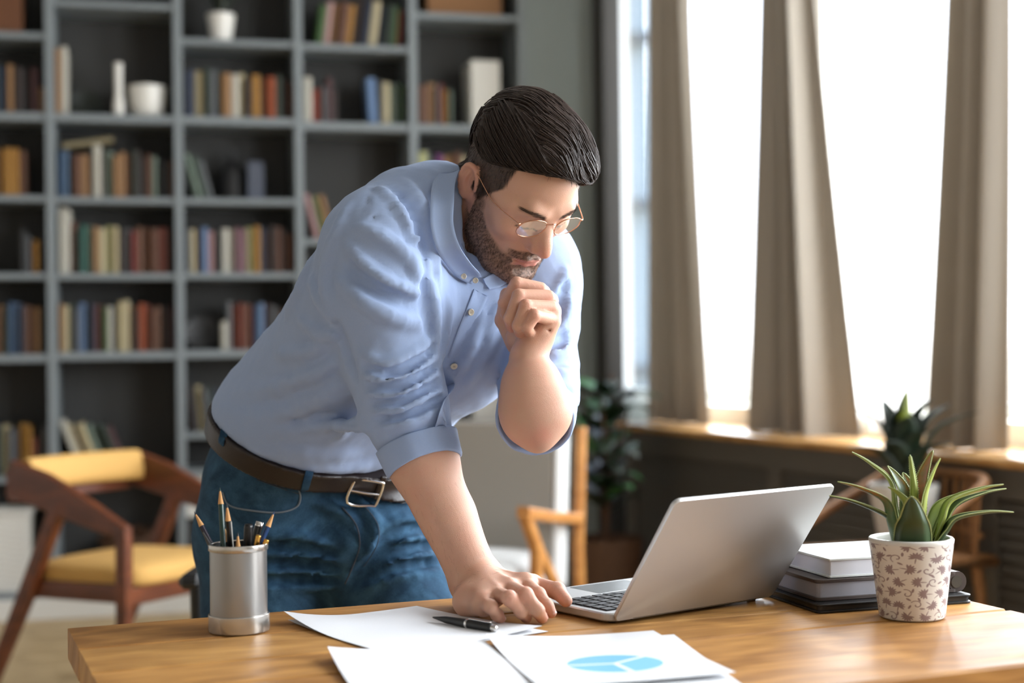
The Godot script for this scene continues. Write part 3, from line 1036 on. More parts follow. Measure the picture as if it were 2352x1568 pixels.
func cushion(w: float, h: float, d: float, puff := 0.25, n := 4.0) -> ArrayMesh:
	# a padded block: superellipse in plan, domed top
	var mb := MB.new()
	var rings := []
	for j in 15:
		var a := -PI / 2 + PI * j / 14.0
		var y := signf(sin(a)) * pow(absf(sin(a)), 0.55) * h / 2
		var f := pow(maxf(cos(a), 0.0), 0.28)
		if j == 0 or j == 14:
			f = 0.02
		var ring := PackedVector3Array()
		for k in 48:
			var b := TAU * k / 48
			var cx := signf(cos(b)) * pow(absf(cos(b)), 2.0 / n)
			var cz := signf(sin(b)) * pow(absf(sin(b)), 2.0 / n)
			ring.append(Vector3(cx * w / 2 * f, y + (puff * h * (1.0 - f) * signf(y) if absf(y) > h * 0.4 else 0.0), cz * d / 2 * f))
		rings.append(ring)
	mb.loft(rings, true, false)
	return mb.mesh()

func build_left_chair() -> void:
	var a := Vector3(0.51, 0, -0.86).normalized()
	var b := Vector3(-a.z, 0, a.x)
	var ch := thing("wooden_armchair", "dark teak armchair with yellow padded seat and backrest left of the desk", "chair", Vector3(-1.215, 0, -4.70), Basis(a, Vector3.UP, b))
	for s in [-1.0, 1.0]:
		var x: float = s * 0.255
		part(ch, "arm_board", taper_bar([Vector3(x, 0.725, -0.25), Vector3(x, 0.69, -0.10), Vector3(x, 0.625, 0.10), Vector3(x, 0.58, 0.235)], [0.115, 0.11, 0.075, 0.04], 0.032, Vector3.UP), mats["teak"])
		part(ch, "leg", taper_bar([Vector3(x, 0.60, 0.225), Vector3(x, 0.35, 0.225), Vector3(x, 0.0, 0.215)], [0.042, 0.046, 0.032], 0.034, Vector3.BACK), mats["teak"])
		part(ch, "leg", taper_bar([Vector3(x, 0.665, -0.035), Vector3(x, 0.35, -0.20), Vector3(x, 0.0, -0.40)], [0.05, 0.052, 0.036], 0.034, Vector3.BACK), mats["teak"])
		part(ch, "seat_rail", taper_bar([Vector3(x * 0.92, 0.385, -0.2), Vector3(x * 0.92, 0.395, 0.22)], [0.055, 0.055], 0.024, Vector3.UP), mats["teak"])
	part(ch, "front_rail", MB.new().box(Vector3(0, 0.385, 0.215), Vector3(0.47, 0.05, 0.024), Basis(), 0.003).mesh(), mats["teak"])
	part(ch, "rear_rail", MB.new().box(Vector3(0, 0.375, -0.2), Vector3(0.47, 0.05, 0.024), Basis(), 0.003).mesh(), mats["teak"])
	part(ch, "stretcher", MB.new().box(Vector3(0, 0.70, -0.268), Vector3(0.51, 0.10, 0.022), Basis(Vector3.RIGHT, -0.12), 0.003).mesh(), mats["teak"])
	part(ch, "seat", cushion(0.47, 0.075, 0.47, 0.35, 6.0), mats["yellow_fabric"], "yellow upholstered seat", Transform3D(Basis(Vector3.RIGHT, -0.03), Vector3(0, 0.435, 0.01)))
	var mb := MB.new()
	for side in [0, 1]:
		pass
	var rings := []
	for k in 21:
		var f := k / 20.0
		var x := lerpf(-0.236, 0.236, f)
		var z := -0.252 + 0.045 * pow(absf(f - 0.5) * 2.0, 2.0)
		var ring := PackedVector3Array()
		for q in [[0.0, -0.050], [0.022, -0.045], [0.029, -0.02], [0.029, 0.02], [0.022, 0.045], [0.0, 0.050], [-0.012, 0.045], [-0.012, -0.045]]:
			ring.append(Vector3(x, 0.735 + q[1], z + q[0] - q[1] * 0.15))
		rings.append(ring)
	mb.loft(rings, true, true)
	part(ch, "backrest", mb.mesh(), mats["yellow_fabric"], "yellow padded backrest")

func build_armchair() -> void:
	var x := Vector3(0.935, 0, 0.355).normalized()
	var ch := thing("lounge_armchair", "lounge chair with grey upholstered back and angular beech arms behind the man", "chair", Vector3(-0.165, 0, -4.745), Basis(x, Vector3.UP, Vector3(-x.z, 0, x.x)))
	for s in [-1.0, 1.0]:
		var p: float = s * 0.30
		part(ch, "rear_post", taper_bar([Vector3(p, 0.0, -0.30), Vector3(p, 0.45, -0.27), Vector3(p, 0.845, -0.315)], [0.036, 0.04, 0.032], 0.03, Vector3.BACK), mats["beech"])
		part(ch, "arm", taper_bar([Vector3(p, 0.545, -0.28), Vector3(p, 0.585, 0.03), Vector3(p, 0.622, 0.25)], [0.036, 0.034, 0.036], 0.04, Vector3.UP), mats["beech"])
		part(ch, "leg", taper_bar([Vector3(p, 0.622, 0.245), Vector3(p, 0.50, 0.135), Vector3(p, 0.27, 0.165), Vector3(p, 0.0, 0.19)], [0.036, 0.046, 0.036, 0.03], 0.032, Vector3.BACK), mats["beech"])
		part(ch, "brace", taper_bar([Vector3(p, 0.50, 0.13), Vector3(p, 0.30, -0.10), Vector3(p, 0.16, -0.275)], [0.036, 0.034, 0.034], 0.028, Vector3.BACK), mats["beech"])
	part(ch, "rail", MB.new().box(Vector3(0, 0.30, 0.15), Vector3(0.58, 0.05, 0.026), Basis(), 0.003).mesh(), mats["beech"])
	part(ch, "rail", MB.new().box(Vector3(0, 0.28, -0.26), Vector3(0.58, 0.05, 0.026), Basis(), 0.003).mesh(), mats["beech"])
	var tilt := Basis(Vector3.RIGHT, -0.10)
	part(ch, "backrest", MB.new().box(Vector3.ZERO, Vector3(0.53, 0.54, 0.09), Basis(), 0.012).mesh(), mats["grey_fabric"], "flat grey upholstered back", Transform3D(tilt, Vector3(-0.01, 0.60, -0.20)))
	part(ch, "back_lit_side", MB.new().box(Vector3.ZERO, Vector3(0.03, 0.545, 0.094), Basis(), 0.012).mesh(), mats["white_fabric"], "side of the back with window light painted as white", Transform3D(tilt, Vector3(0.262, 0.60, -0.20)))  # side of the grey back facing the window, its brightness painted white
	part(ch, "seat", cushion(0.54, 0.13, 0.44, 0.2, 5.0), mats["white_fabric"], "white seat cushion", Transform3D(Basis(), Vector3(-0.01, 0.385, 0.0)))

func build_rattan_chair() -> void:
	var bs := Basis(WW_T, Vector3.UP, -WW_N)
	var o := ww(1.95, 0, -0.235)
	var ch := thing("rattan_chair", "low rattan armchair with spindle back against the window bench", "chair", o, bs)
	var seat := MB.new()
	for k in 26:
		seat.box(Vector3(-0.205 + k * 0.0164, 0.497, 0.0), Vector3(0.0135, 0.012, 0.40), Basis(), 0.002)
	part(ch, "seat", seat.mesh(), mats["rattan"], "woven rattan seat").set_meta("kind", "stuff")
	part(ch, "seat_frame", MB.new().tube([Vector3(-0.22, 0.485, 0.2), Vector3(-0.21, 0.485, -0.2), Vector3(0.21, 0.485, -0.2), Vector3(0.22, 0.485, 0.2), Vector3(-0.22, 0.485, 0.2)], 0.017, 10).mesh(), mats["rattan"])
	part(ch, "back_rail", MB.new().tube(smooth_path([Vector3(-0.225, 0.56, 0.16), Vector3(-0.235, 0.655, -0.06), Vector3(-0.20, 0.715, -0.18), Vector3(0.0, 0.722, -0.215), Vector3(0.20, 0.715, -0.18), Vector3(0.235, 0.655, -0.06), Vector3(0.225, 0.52, 0.2)], 8), 0.016, 10).mesh(), mats["rattan"])
	for k in 9:
		var f := (k - 4) / 4.0
		var zz := -0.20 + 0.05 * f * f
		part(ch, "spindle", MB.new().tube([Vector3(f * 0.20, 0.49, zz + 0.01), Vector3(f * 0.205, 0.71, zz - 0.005)], 0.0085, 7).mesh(), mats["rattan"])
	part(ch, "lower_rail", MB.new().tube(smooth_path([Vector3(-0.21, 0.56, -0.155), Vector3(0, 0.565, -0.205), Vector3(0.21, 0.56, -0.155)], 6), 0.009, 8).mesh(), mats["rattan"])
	for q in [[-1, -1], [1, -1], [-1, 1], [1, 1]]:
		part(ch, "leg", MB.new().tube([Vector3(q[0] * 0.18, 0.48, q[1] * 0.165), Vector3(q[0] * 0.215, 0.0, q[1] * 0.20)], [0.017, 0.013], 10).mesh(), mats["rattan"])
	part(ch, "stretcher", MB.new().tube([Vector3(-0.2, 0.2, 0.186), Vector3(-0.2, 0.2, -0.186)], 0.009, 8).mesh(), mats["rattan"])
	part(ch, "stretcher", MB.new().tube([Vector3(0.2, 0.2, 0.186), Vector3(0.2, 0.2, -0.186)], 0.009, 8).mesh(), mats["rattan"])
	# potted plant standing on its seat
	var pl := thing("potted_agave", "dark broad-leaved plant in a plain white pot on the rattan chair", "plant", ww(1.925, 0.5035, -0.165), bs)
	part(pl, "pot", MB.new().lathe(pot_profile(0.072, 0.102, 0.19), 44).mesh(), mats["ceramic_white"])
	part(pl, "soil", MB.new().lathe([Vector2(0.092, 0.17), Vector2(0.001, 0.176)], 24).mesh(), mats["soil"])
	var dark := mat("agave_leaf", Color(0.075, 0.135, 0.06), 0.55)
	var lime := mat("agave_leaf_young", Color(0.42, 0.47, 0.07), 0.4)
	var base := Vector3(0, 0.165, 0)
	var eyeb := bs.inverse()
	var right := eyeb * Vector3.RIGHT
	var near := eyeb * Vector3.BACK
	for q in [[-0.175, 0.19, 0.02, 0.030], [-0.13, 0.30, -0.04, 0.032], [-0.06, 0.34, -0.06, 0.030], [0.01, 0.36, 0.01, 0.034], [0.10, 0.33, -0.03, 0.030], [0.16, 0.31, -0.05, 0.028], [0.215, 0.29, 0.05, 0.026], [0.05, 0.24, 0.10, 0.034], [-0.09, 0.21, 0.10, 0.034], [0.0, 0.28, 0.07, 0.036], [0.12, 0.2, 0.12, 0.03], [-0.03, 0.31, -0.13, 0.03]]:
		var tip: Vector3 = base + right * q[0] + Vector3.UP * (q[1] - 0.05) + near * q[2]
		var mid: Vector3 = base + right * q[0] * 0.42 + Vector3.UP * (q[1] * 0.62) + near * q[2] * 0.5
		part(pl, "leaf", blade([base, mid, tip], q[3] * 1.35, 0.007, 0.3), dark)
	part(pl, "leaf", blade([base, base + right * 0.0 + Vector3.UP * 0.2 + near * 0.02, base + right * 0.015 + Vector3.UP * 0.325 + near * 0.01], 0.026, 0.005, 0.3, right), lime, "lime green young leaf")

func build_corner_plant() -> void:
	var p := at_pixel(1392, 1300, 6.0)
	var pl := thing("corner_plant", "leafy green plant in a brown basket in the corner by the windows", "plant", Vector3(p.x, 0, p.z))
	part(pl, "basket", round_weave(0.12, 0.15, 0.34), mats["basket"], "brown woven basket pot")
	part(pl, "soil", MB.new().lathe([Vector2(0.138, 0.30), Vector2(0.001, 0.31)], 24).mesh(), mats["soil"])
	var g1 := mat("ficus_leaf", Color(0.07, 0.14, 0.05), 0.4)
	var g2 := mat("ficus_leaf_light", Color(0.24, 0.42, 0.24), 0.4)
	for k in 4:
		var a := k * 1.7
		part(pl, "stem", MB.new().tube(smooth_path([Vector3(0, 0.3, 0), Vector3(cos(a) * 0.03, 0.6, sin(a) * 0.03), Vector3(cos(a) * 0.10, 0.85 + 0.05 * k, sin(a) * 0.10)], 5), 0.006, 6).mesh(), mats["basket"])
	var r := RandomNumberGenerator.new()
	r.seed = 5
	for k in 34:
		var a := k * 2.4
		var h := 0.45 + 0.50 * k / 34.0
		var o := Vector3(cos(a) * 0.02, h, sin(a) * 0.02)
		var ln := r.randf_range(0.13, 0.24) * (1.0 if h > 0.55 else 0.85)
		var rise := r.randf_range(-0.1, 0.5)
		var dir := Vector3(cos(a), rise, sin(a)).normalized()
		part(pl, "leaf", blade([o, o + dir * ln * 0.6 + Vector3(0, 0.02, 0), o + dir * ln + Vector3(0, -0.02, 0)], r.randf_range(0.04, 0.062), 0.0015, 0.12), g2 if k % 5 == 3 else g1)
	# the long leaf of a paler green
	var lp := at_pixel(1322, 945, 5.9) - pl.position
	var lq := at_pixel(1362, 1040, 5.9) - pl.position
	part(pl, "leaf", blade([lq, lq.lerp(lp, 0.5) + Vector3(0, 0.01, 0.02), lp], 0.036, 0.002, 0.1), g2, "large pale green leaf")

func build_office_chair() -> void:
	var ch := thing("office_chair", "black office chair hidden behind the legs, its armrest showing", "chair", Vector3(-0.40, 0, -3.05))
	part(ch, "seat", cushion(0.46, 0.08, 0.44, 0.2, 5.0), mats["black_plastic"], "", Transform3D(Basis(), Vector3(0, 0.47, 0)))
	part(ch, "backrest", MB.new().box(Vector3(0, 0.70, 0.0), Vector3(0.30, 0.24, 0.05), Basis(), 0.02).mesh(), mats["black_plastic"], "", Transform3D(Basis(), Vector3(0.06, 0, -0.23)))
	part(ch, "back_stem", MB.new().tube([Vector3(0.04, 0.43, -0.2), Vector3(0.06, 0.62, -0.25)], 0.02, 8).mesh(), mats["black_metal"])
	part(ch, "gas_lift", MB.new().lathe([Vector2(0.02, 0.1), Vector2(0.02, 0.44)], 16).mesh(), mats["black_metal"])
	for s in [-1.0, 1.0]:
		part(ch, "armrest", MB.new().box(Vector3(s * 0.245, 0.655, 0.0), Vector3(0.045, 0.03, 0.24), Basis(), 0.01).mesh(), mats["black_plastic"])
		part(ch, "arm_post", MB.new().tube([Vector3(s * 0.15, 0.44, 0), Vector3(s * 0.245, 0.46, 0.02), Vector3(s * 0.25, 0.65, 0.02)], 0.016, 8).mesh(), mats["black_plastic"])
	for k in 5:
		var a := TAU * k / 5 + 0.3
		var d := Vector3(cos(a), 0, sin(a))
		part(ch, "foot", taper_bar([Vector3(0, 0.11, 0), Vector3(0, 0.085, 0) + d * 0.28], [0.04, 0.025], 0.04, Vector3.UP), mats["black_metal"])
		part(ch, "castor", MB.new().tube([Vector3(0, 0.03, 0) + d * 0.28 - d.cross(Vector3.UP) * 0.015, Vector3(0, 0.03, 0) + d * 0.28 + d.cross(Vector3.UP) * 0.015], 0.03, 14).mesh(), mats["black_plastic"])

# ---------------------------------------------------------------- desk and what lies on it
func build_desk() -> void:
	var b := dk_basis()
	var desk := thing("desk", "heavy pine plank desk in the foreground", "desk", DK_O, b)
	var L := 1.182
	var th := 0.04
	var cuts := [0.0, 0.1545, 0.302, 0.419, 0.700]
	for k in 4:
		var w: float = cuts[k + 1] - cuts[k] - 0.0042
		var mb := MB.new()
		# boards with eased edges, grain along u; the joint widens a little here and there
		var rings := []
		for j in 25:
			var u := L * j / 24.0
			var wob := 0.0007 * sin(j * 1.9 + k * 2.0)
			var z0: float = cuts[k] + 0.0011 + wob
			var z1: float = cuts[k] + 0.0011 + w - 0.0006 * sin(j * 1.3 + k)
			var e := 0.0034
			var ring := PackedVector3Array()
			for q in [[z0, -th + e], [z0 + e, -th], [z1 - e, -th], [z1, -th + e], [z1, -e], [z1 - e, 0.0], [z0 + e, 0.0], [z0, -e]]:
				ring.append(Vector3(u, q[1], q[0]))
			rings.append(ring)
		mb.loft(rings, true, true)
		flatten_normals(mb)
		for j in mb.v.size():
			mb.t[j] = Vector2(mb.v[j].x * 0.85 + k * 0.37, mb.v[j].z * 2.4 - mb.v[j].y * 2.4 + k * 0.21)
		part(desk, "plank", mb.mesh(), mats["desk_wood_%d" % (k % 3)])
	for q in [[0.09, 0.07], [L - 0.09, 0.07], [0.09, 0.63], [L - 0.09, 0.63]]:
		part(desk, "leg", MB.new().box(Vector3(q[0], -0.04 - 0.3549, q[1]), Vector3(0.07, 0.7098, 0.07), Basis(), 0.004).mesh(), mats["beech"])
	part(desk, "apron", MB.new().box(Vector3(L / 2, -0.078, 0.07), Vector3(L - 0.25, 0.074, 0.022), Basis(), 0.002).mesh(), mats["beech"])
	part(desk, "apron", MB.new().box(Vector3(L / 2, -0.078, 0.63), Vector3(L - 0.25, 0.074, 0.022), Basis(), 0.002).mesh(), mats["beech"])

func flatten_normals(mb: MB) -> void:
	# unshare the corners so that every face keeps its own direction
	var v := PackedVector3Array()
	var n := PackedVector3Array()
	var t := PackedVector2Array()
	var c := PackedColorArray()
	var ii := PackedInt32Array()
	for k in range(0, mb.i.size(), 3):
		var a := mb.v[mb.i[k]]
		var b := mb.v[mb.i[k + 1]]
		var d := mb.v[mb.i[k + 2]]
		var nn := -(b - a).cross(d - a).normalized()
		for j in 3:
			ii.append(v.size())
			v.append(mb.v[mb.i[k + j]])
			n.append(nn)
			t.append(mb.t[mb.i[k + j]])
			c.append(mb.c[mb.i[k + j]])
	mb.v = v
	mb.n = n
	mb.t = t
	mb.c = c
	mb.i = ii

func build_laptop() -> void:
	# local: x along the hinge, z from the hinge towards the man, y up
	var hx := (DK_U * 0.9646 + DK_V * -0.2638).normalized()
	var user := -(DK_V * 0.9646 + DK_U * 0.2638).normalized()
	var o := dk(0.650, 0.295, 0.0)
	var w := 0.297
	var dp := 0.208
	var bs := Basis(-hx, Vector3.UP, user)
	var lp := thing("laptop", "silver laptop standing open on the desk with its lid towards the viewer", "laptop", o + hx * w / 2, bs)
	var plan := rounded_rect(w, dp, 0.016, 6)
	var base := MB.new()
	base.slab(plan, 0.0035, 0.0145, Transform3D(Basis(), Vector3(0, 0, dp / 2 + 0.004)), 0.0018)
	part(lp, "base", base.mesh(), mats["aluminium"])
	for q in [[-1, 0.02], [1, 0.02], [-1, 0.19], [1, 0.19]]:
		part(lp, "rubber_foot", MB.new().lathe([Vector2(0.001, 0.0002), Vector2(0.006, 0.0002), Vector2(0.0065, 0.0035)], 12, Vector3(q[0] * 0.13, 0, q[1])).mesh(), mats["black_plastic"])
	var kb := part(lp, "keyboard", MB.new().box(Vector3(0, 0.01452, 0.074), Vector3(0.276, 0.0006, 0.104)).mesh(), mats["black_plastic"], "black keyboard")
	var key := MB.new().hull(Vector3.ZERO, Vector3(0.0162, 0.0014, 0.0150), Vector3(0.0152, 0, 0.014)).mesh()
	for r in 6:
		for k in 14:
			if r == 5 and k > 3 and k < 9:
				continue
			part(kb, "key", key, mats["key_black"], "", Transform3D(Basis(), Vector3(-0.1267 + k * 0.0195, 0.0155, 0.0315 + r * 0.0172)))
	part(kb, "space_bar", MB.new().hull(Vector3(0.0, 0.0155, 0.1175), Vector3(0.092, 0.0014, 0.015), Vector3(0.091, 0, 0.014)).mesh(), mats["key_black"])
	part(lp, "touchpad", MB.new().slab(rounded_rect(0.106, 0.068, 0.004, 3), 0.0142, 0.01465, Transform3D(Basis(), Vector3(0, 0, 0.170))).mesh(), mats["touchpad"], "glass touchpad")
	# lid: leans back 36 degrees from upright, away from the man
	var ang := deg_to_rad(36.0)
	var up := Vector3(0, cos(ang), -sin(ang))
	var outn := Vector3(0, -sin(ang), -cos(ang))
	var lid_plan := rounded_rect(w, 0.205, 0.0115, 7)
	var lxf := Transform3D(Basis(Vector3.RIGHT, outn, up), Vector3(0, 0.0065, -0.001) + up * 0.1025)
	var lid := part(lp, "lid", MB.new().slab(lid_plan, -0.0028, 0.0028, lxf, 0.0012).mesh(), mats["aluminium"], "plain silver lid")
	part(lid, "screen", MB.new().slab(rounded_rect(w - 0.006, 0.197, 0.009, 6), -0.0034, -0.0027, lxf).mesh(), mats["screen_glass"], "dark glass screen")
	part(lp, "hinge", MB.new().tube([Vector3(-0.115, 0.0095, 0.0), Vector3(0.115, 0.0095, 0.0)], 0.0055, 12).mesh(), mats["black_metal"], "black hinge bar")

# a sheet of paper with given corners on the desk (u, v) and lifted corners; printed side has uv
func sheet(c: Array, lift: Array, thick := 0.0003, y0 := 0.0006, sag := 0.0) -> ArrayMesh:
	var mb := MB.new()
	var n := 18
	for side in [0, 1]:
		var rings := []
		for j in n + 1:
			var ring := PackedVector3Array()
			for k in n + 1:
				var x := float(k) / n
				var y := float(j) / n
				var p: Vector2 = (c[0] as Vector2).lerp(c[1], x).lerp((c[3] as Vector2).lerp(c[2], x), y)
				var h := 0.0
				var co := [Vector2(0, 0), Vector2(1, 0), Vector2(1, 1), Vector2(0, 1)]
				for q in 4:
					var d := clampf(1.0 - Vector2(x, y).distance_to(co[q]) / 0.55, 0.0, 1.0)
					h += lift[q] * d * d
				h += sag * sin(x * PI) * sin(y * PI)
				ring.append(Vector3(p.x, y0 + h + (thick if side == 0 else 0.0), p.y))
			rings.append(ring)
		var base := mb.v.size()
		mb.loft(rings, false, false)
		var want := 1.0 if side == 0 else -1.0
		for k in range(base, mb.v.size()):
			if mb.n[k].y * want < 0:
				mb.n[k] = -mb.n[k]
	# re-wind after fixing the normals
	for k in range(0, mb.i.size(), 3):
		var a := mb.i[k]
		var b := mb.i[k + 1]
		var d := mb.i[k + 2]
		if (mb.v[b] - mb.v[a]).cross(mb.v[d] - mb.v[a]).dot(mb.n[a]) > 0:
			mb.i[k + 1] = d
			mb.i[k + 2] = b
	return mb.mesh()

func paper_mat(called: String, chart: bool) -> StandardMaterial3D:
	var im := Image.create(512, 724, false, Image.FORMAT_RGB8)
	im.fill(Color(0.88, 0.885, 0.895))
	var r := RandomNumberGenerator.new()
	r.seed = 77 if chart else 78
	if chart:
		for y in 724:
			for x in 512:
				var p := Vector2(x - 262, y - 470) / 128.0
				if p.length() < 1.0:
					var a := fposmod(rad_to_deg(p.angle()), 360.0)
					var gap := 999.0
					for e in [84.0, 184.0, 322.0]:
						var dir := Vector2.from_angle(deg_to_rad(e))
						if p.dot(dir) > 0:
							gap = minf(gap, absf(p.cross(dir)))
					if gap > 0.055:
						im.set_pixel(x, y, Color(0.43, 0.68, 0.82) if a > 84.0 and a < 322.0 else Color(0.47, 0.71, 0.84))
		for k in 5:
			im.fill_rect(Rect2i(150, 90 + k * 22, r.randi_range(150, 220), 5), Color(0.86, 0.87, 0.89))
	else:
		for k in 24:
			im.fill_rect(Rect2i(60, 70 + k * 24, r.randi_range(280, 390), 4), Color(0.87, 0.875, 0.89))
	var m := mat(called, Color.WHITE, 0.75)
	m.albedo_texture = ImageTexture.create_from_image(im)
	return m

func build_papers() -> void:
	var b := dk_basis()
	var blank := mat("paper_blank", Color(0.88, 0.885, 0.895), 0.75)
	var text := paper_mat("paper_text", false)
	var chart := paper_mat("paper_chart", true)
	var g := "sheets of paper on the desk"
	var V := func(u: float, v: float) -> Vector2: return Vector2(u, v)
	solo("paper_sheet", sheet([V.call(0.470, 0.068), V.call(0.560, 0.298), V.call(0.334, 0.352), V.call(0.272, 0.096)], [0.0, 0.0, 0.001, 0.004]), blank, "lower blank sheet under the text page and pen", "paper", DK_O, b, g)
	solo("paper_sheet", sheet([V.call(0.462, 0.062), V.call(0.554, 0.293), V.call(0.331, 0.356), V.call(0.268, 0.090)], [0.002, 0.006, 0.002, 0.014], 0.0003, 0.0014), text, "white text page with a pen lying on it", "paper", DK_O, b, g)
	solo("paper_sheet", sheet([V.call(0.263, 0.337), V.call(0.457, 0.338), V.call(0.425, 0.625), V.call(0.232, 0.615)], [0.010, 0.002, 0.0, 0.004], 0.0003, 0.0040), text, "white page at the bottom edge left of the chart page", "paper", DK_O, b, g)
	solo("paper_sheet", sheet([V.call(0.470, 0.338), V.call(0.690, 0.392), V.call(0.628, 0.668), V.call(0.415, 0.615)], [0.003, 0.002, 0.0, 0.0], 0.0003, 0.0006), blank, "blank sheet peeking out under the chart page", "paper", DK_O, b, g)
	solo("paper_sheet", sheet([V.call(0.462, 0.334), V.call(0.668, 0.379), V.call(0.640, 0.628), V.call(0.420, 0.60)], [0.007, 0.002, 0.002, 0.003], 0.0003, 0.0050), chart, "white page printed with a blue pie chart", "paper", DK_O, b, g)
	# pen
	var p0 := dk(0.447, 0.176, 0.0075)
	var p1 := dk(0.494, 0.287, 0.0075)
	var d := (p1 - p0).normalized()
	var pen := thing("ballpoint_pen", "black ballpoint pen lying on the text page", "pen", p0, Basis(d.cross(Vector3.UP).normalized(), d, d.cross(Vector3.UP).normalized().cross(d)))
	var ln := p0.distance_to(p1)
	part(pen, "barrel", MB.new().lathe([Vector2(0.0006, 0.0), Vector2(0.0012, 0.002), Vector2(0.0045, 0.026), Vector2(0.0058, 0.06), Vector2(0.0058, ln - 0.012), Vector2(0.005, ln - 0.008), Vector2(0.001, ln - 0.008)], 20).mesh(), mats["black_plastic"])
	part(pen, "ring", MB.new().lathe([Vector2(0.0060, 0.066), Vector2(0.0063, 0.067), Vector2(0.0063, 0.069), Vector2(0.0060, 0.070)], 20).mesh(), mats["steel"], "chrome ring")
	part(pen, "button", MB.new().lathe([Vector2(0.0042, ln - 0.009), Vector2(0.0042, ln - 0.002), Vector2(0.003, ln), Vector2(0.0005, ln)], 16).mesh(), mats["steel"], "chrome push button")
	part(pen, "clip", MB.new().box(Vector3(0.0, ln - 0.03, 0.0068), Vector3(0.0035, 0.04, 0.0012), Basis(), 0.0003).mesh(), mats["steel"], "chrome clip")

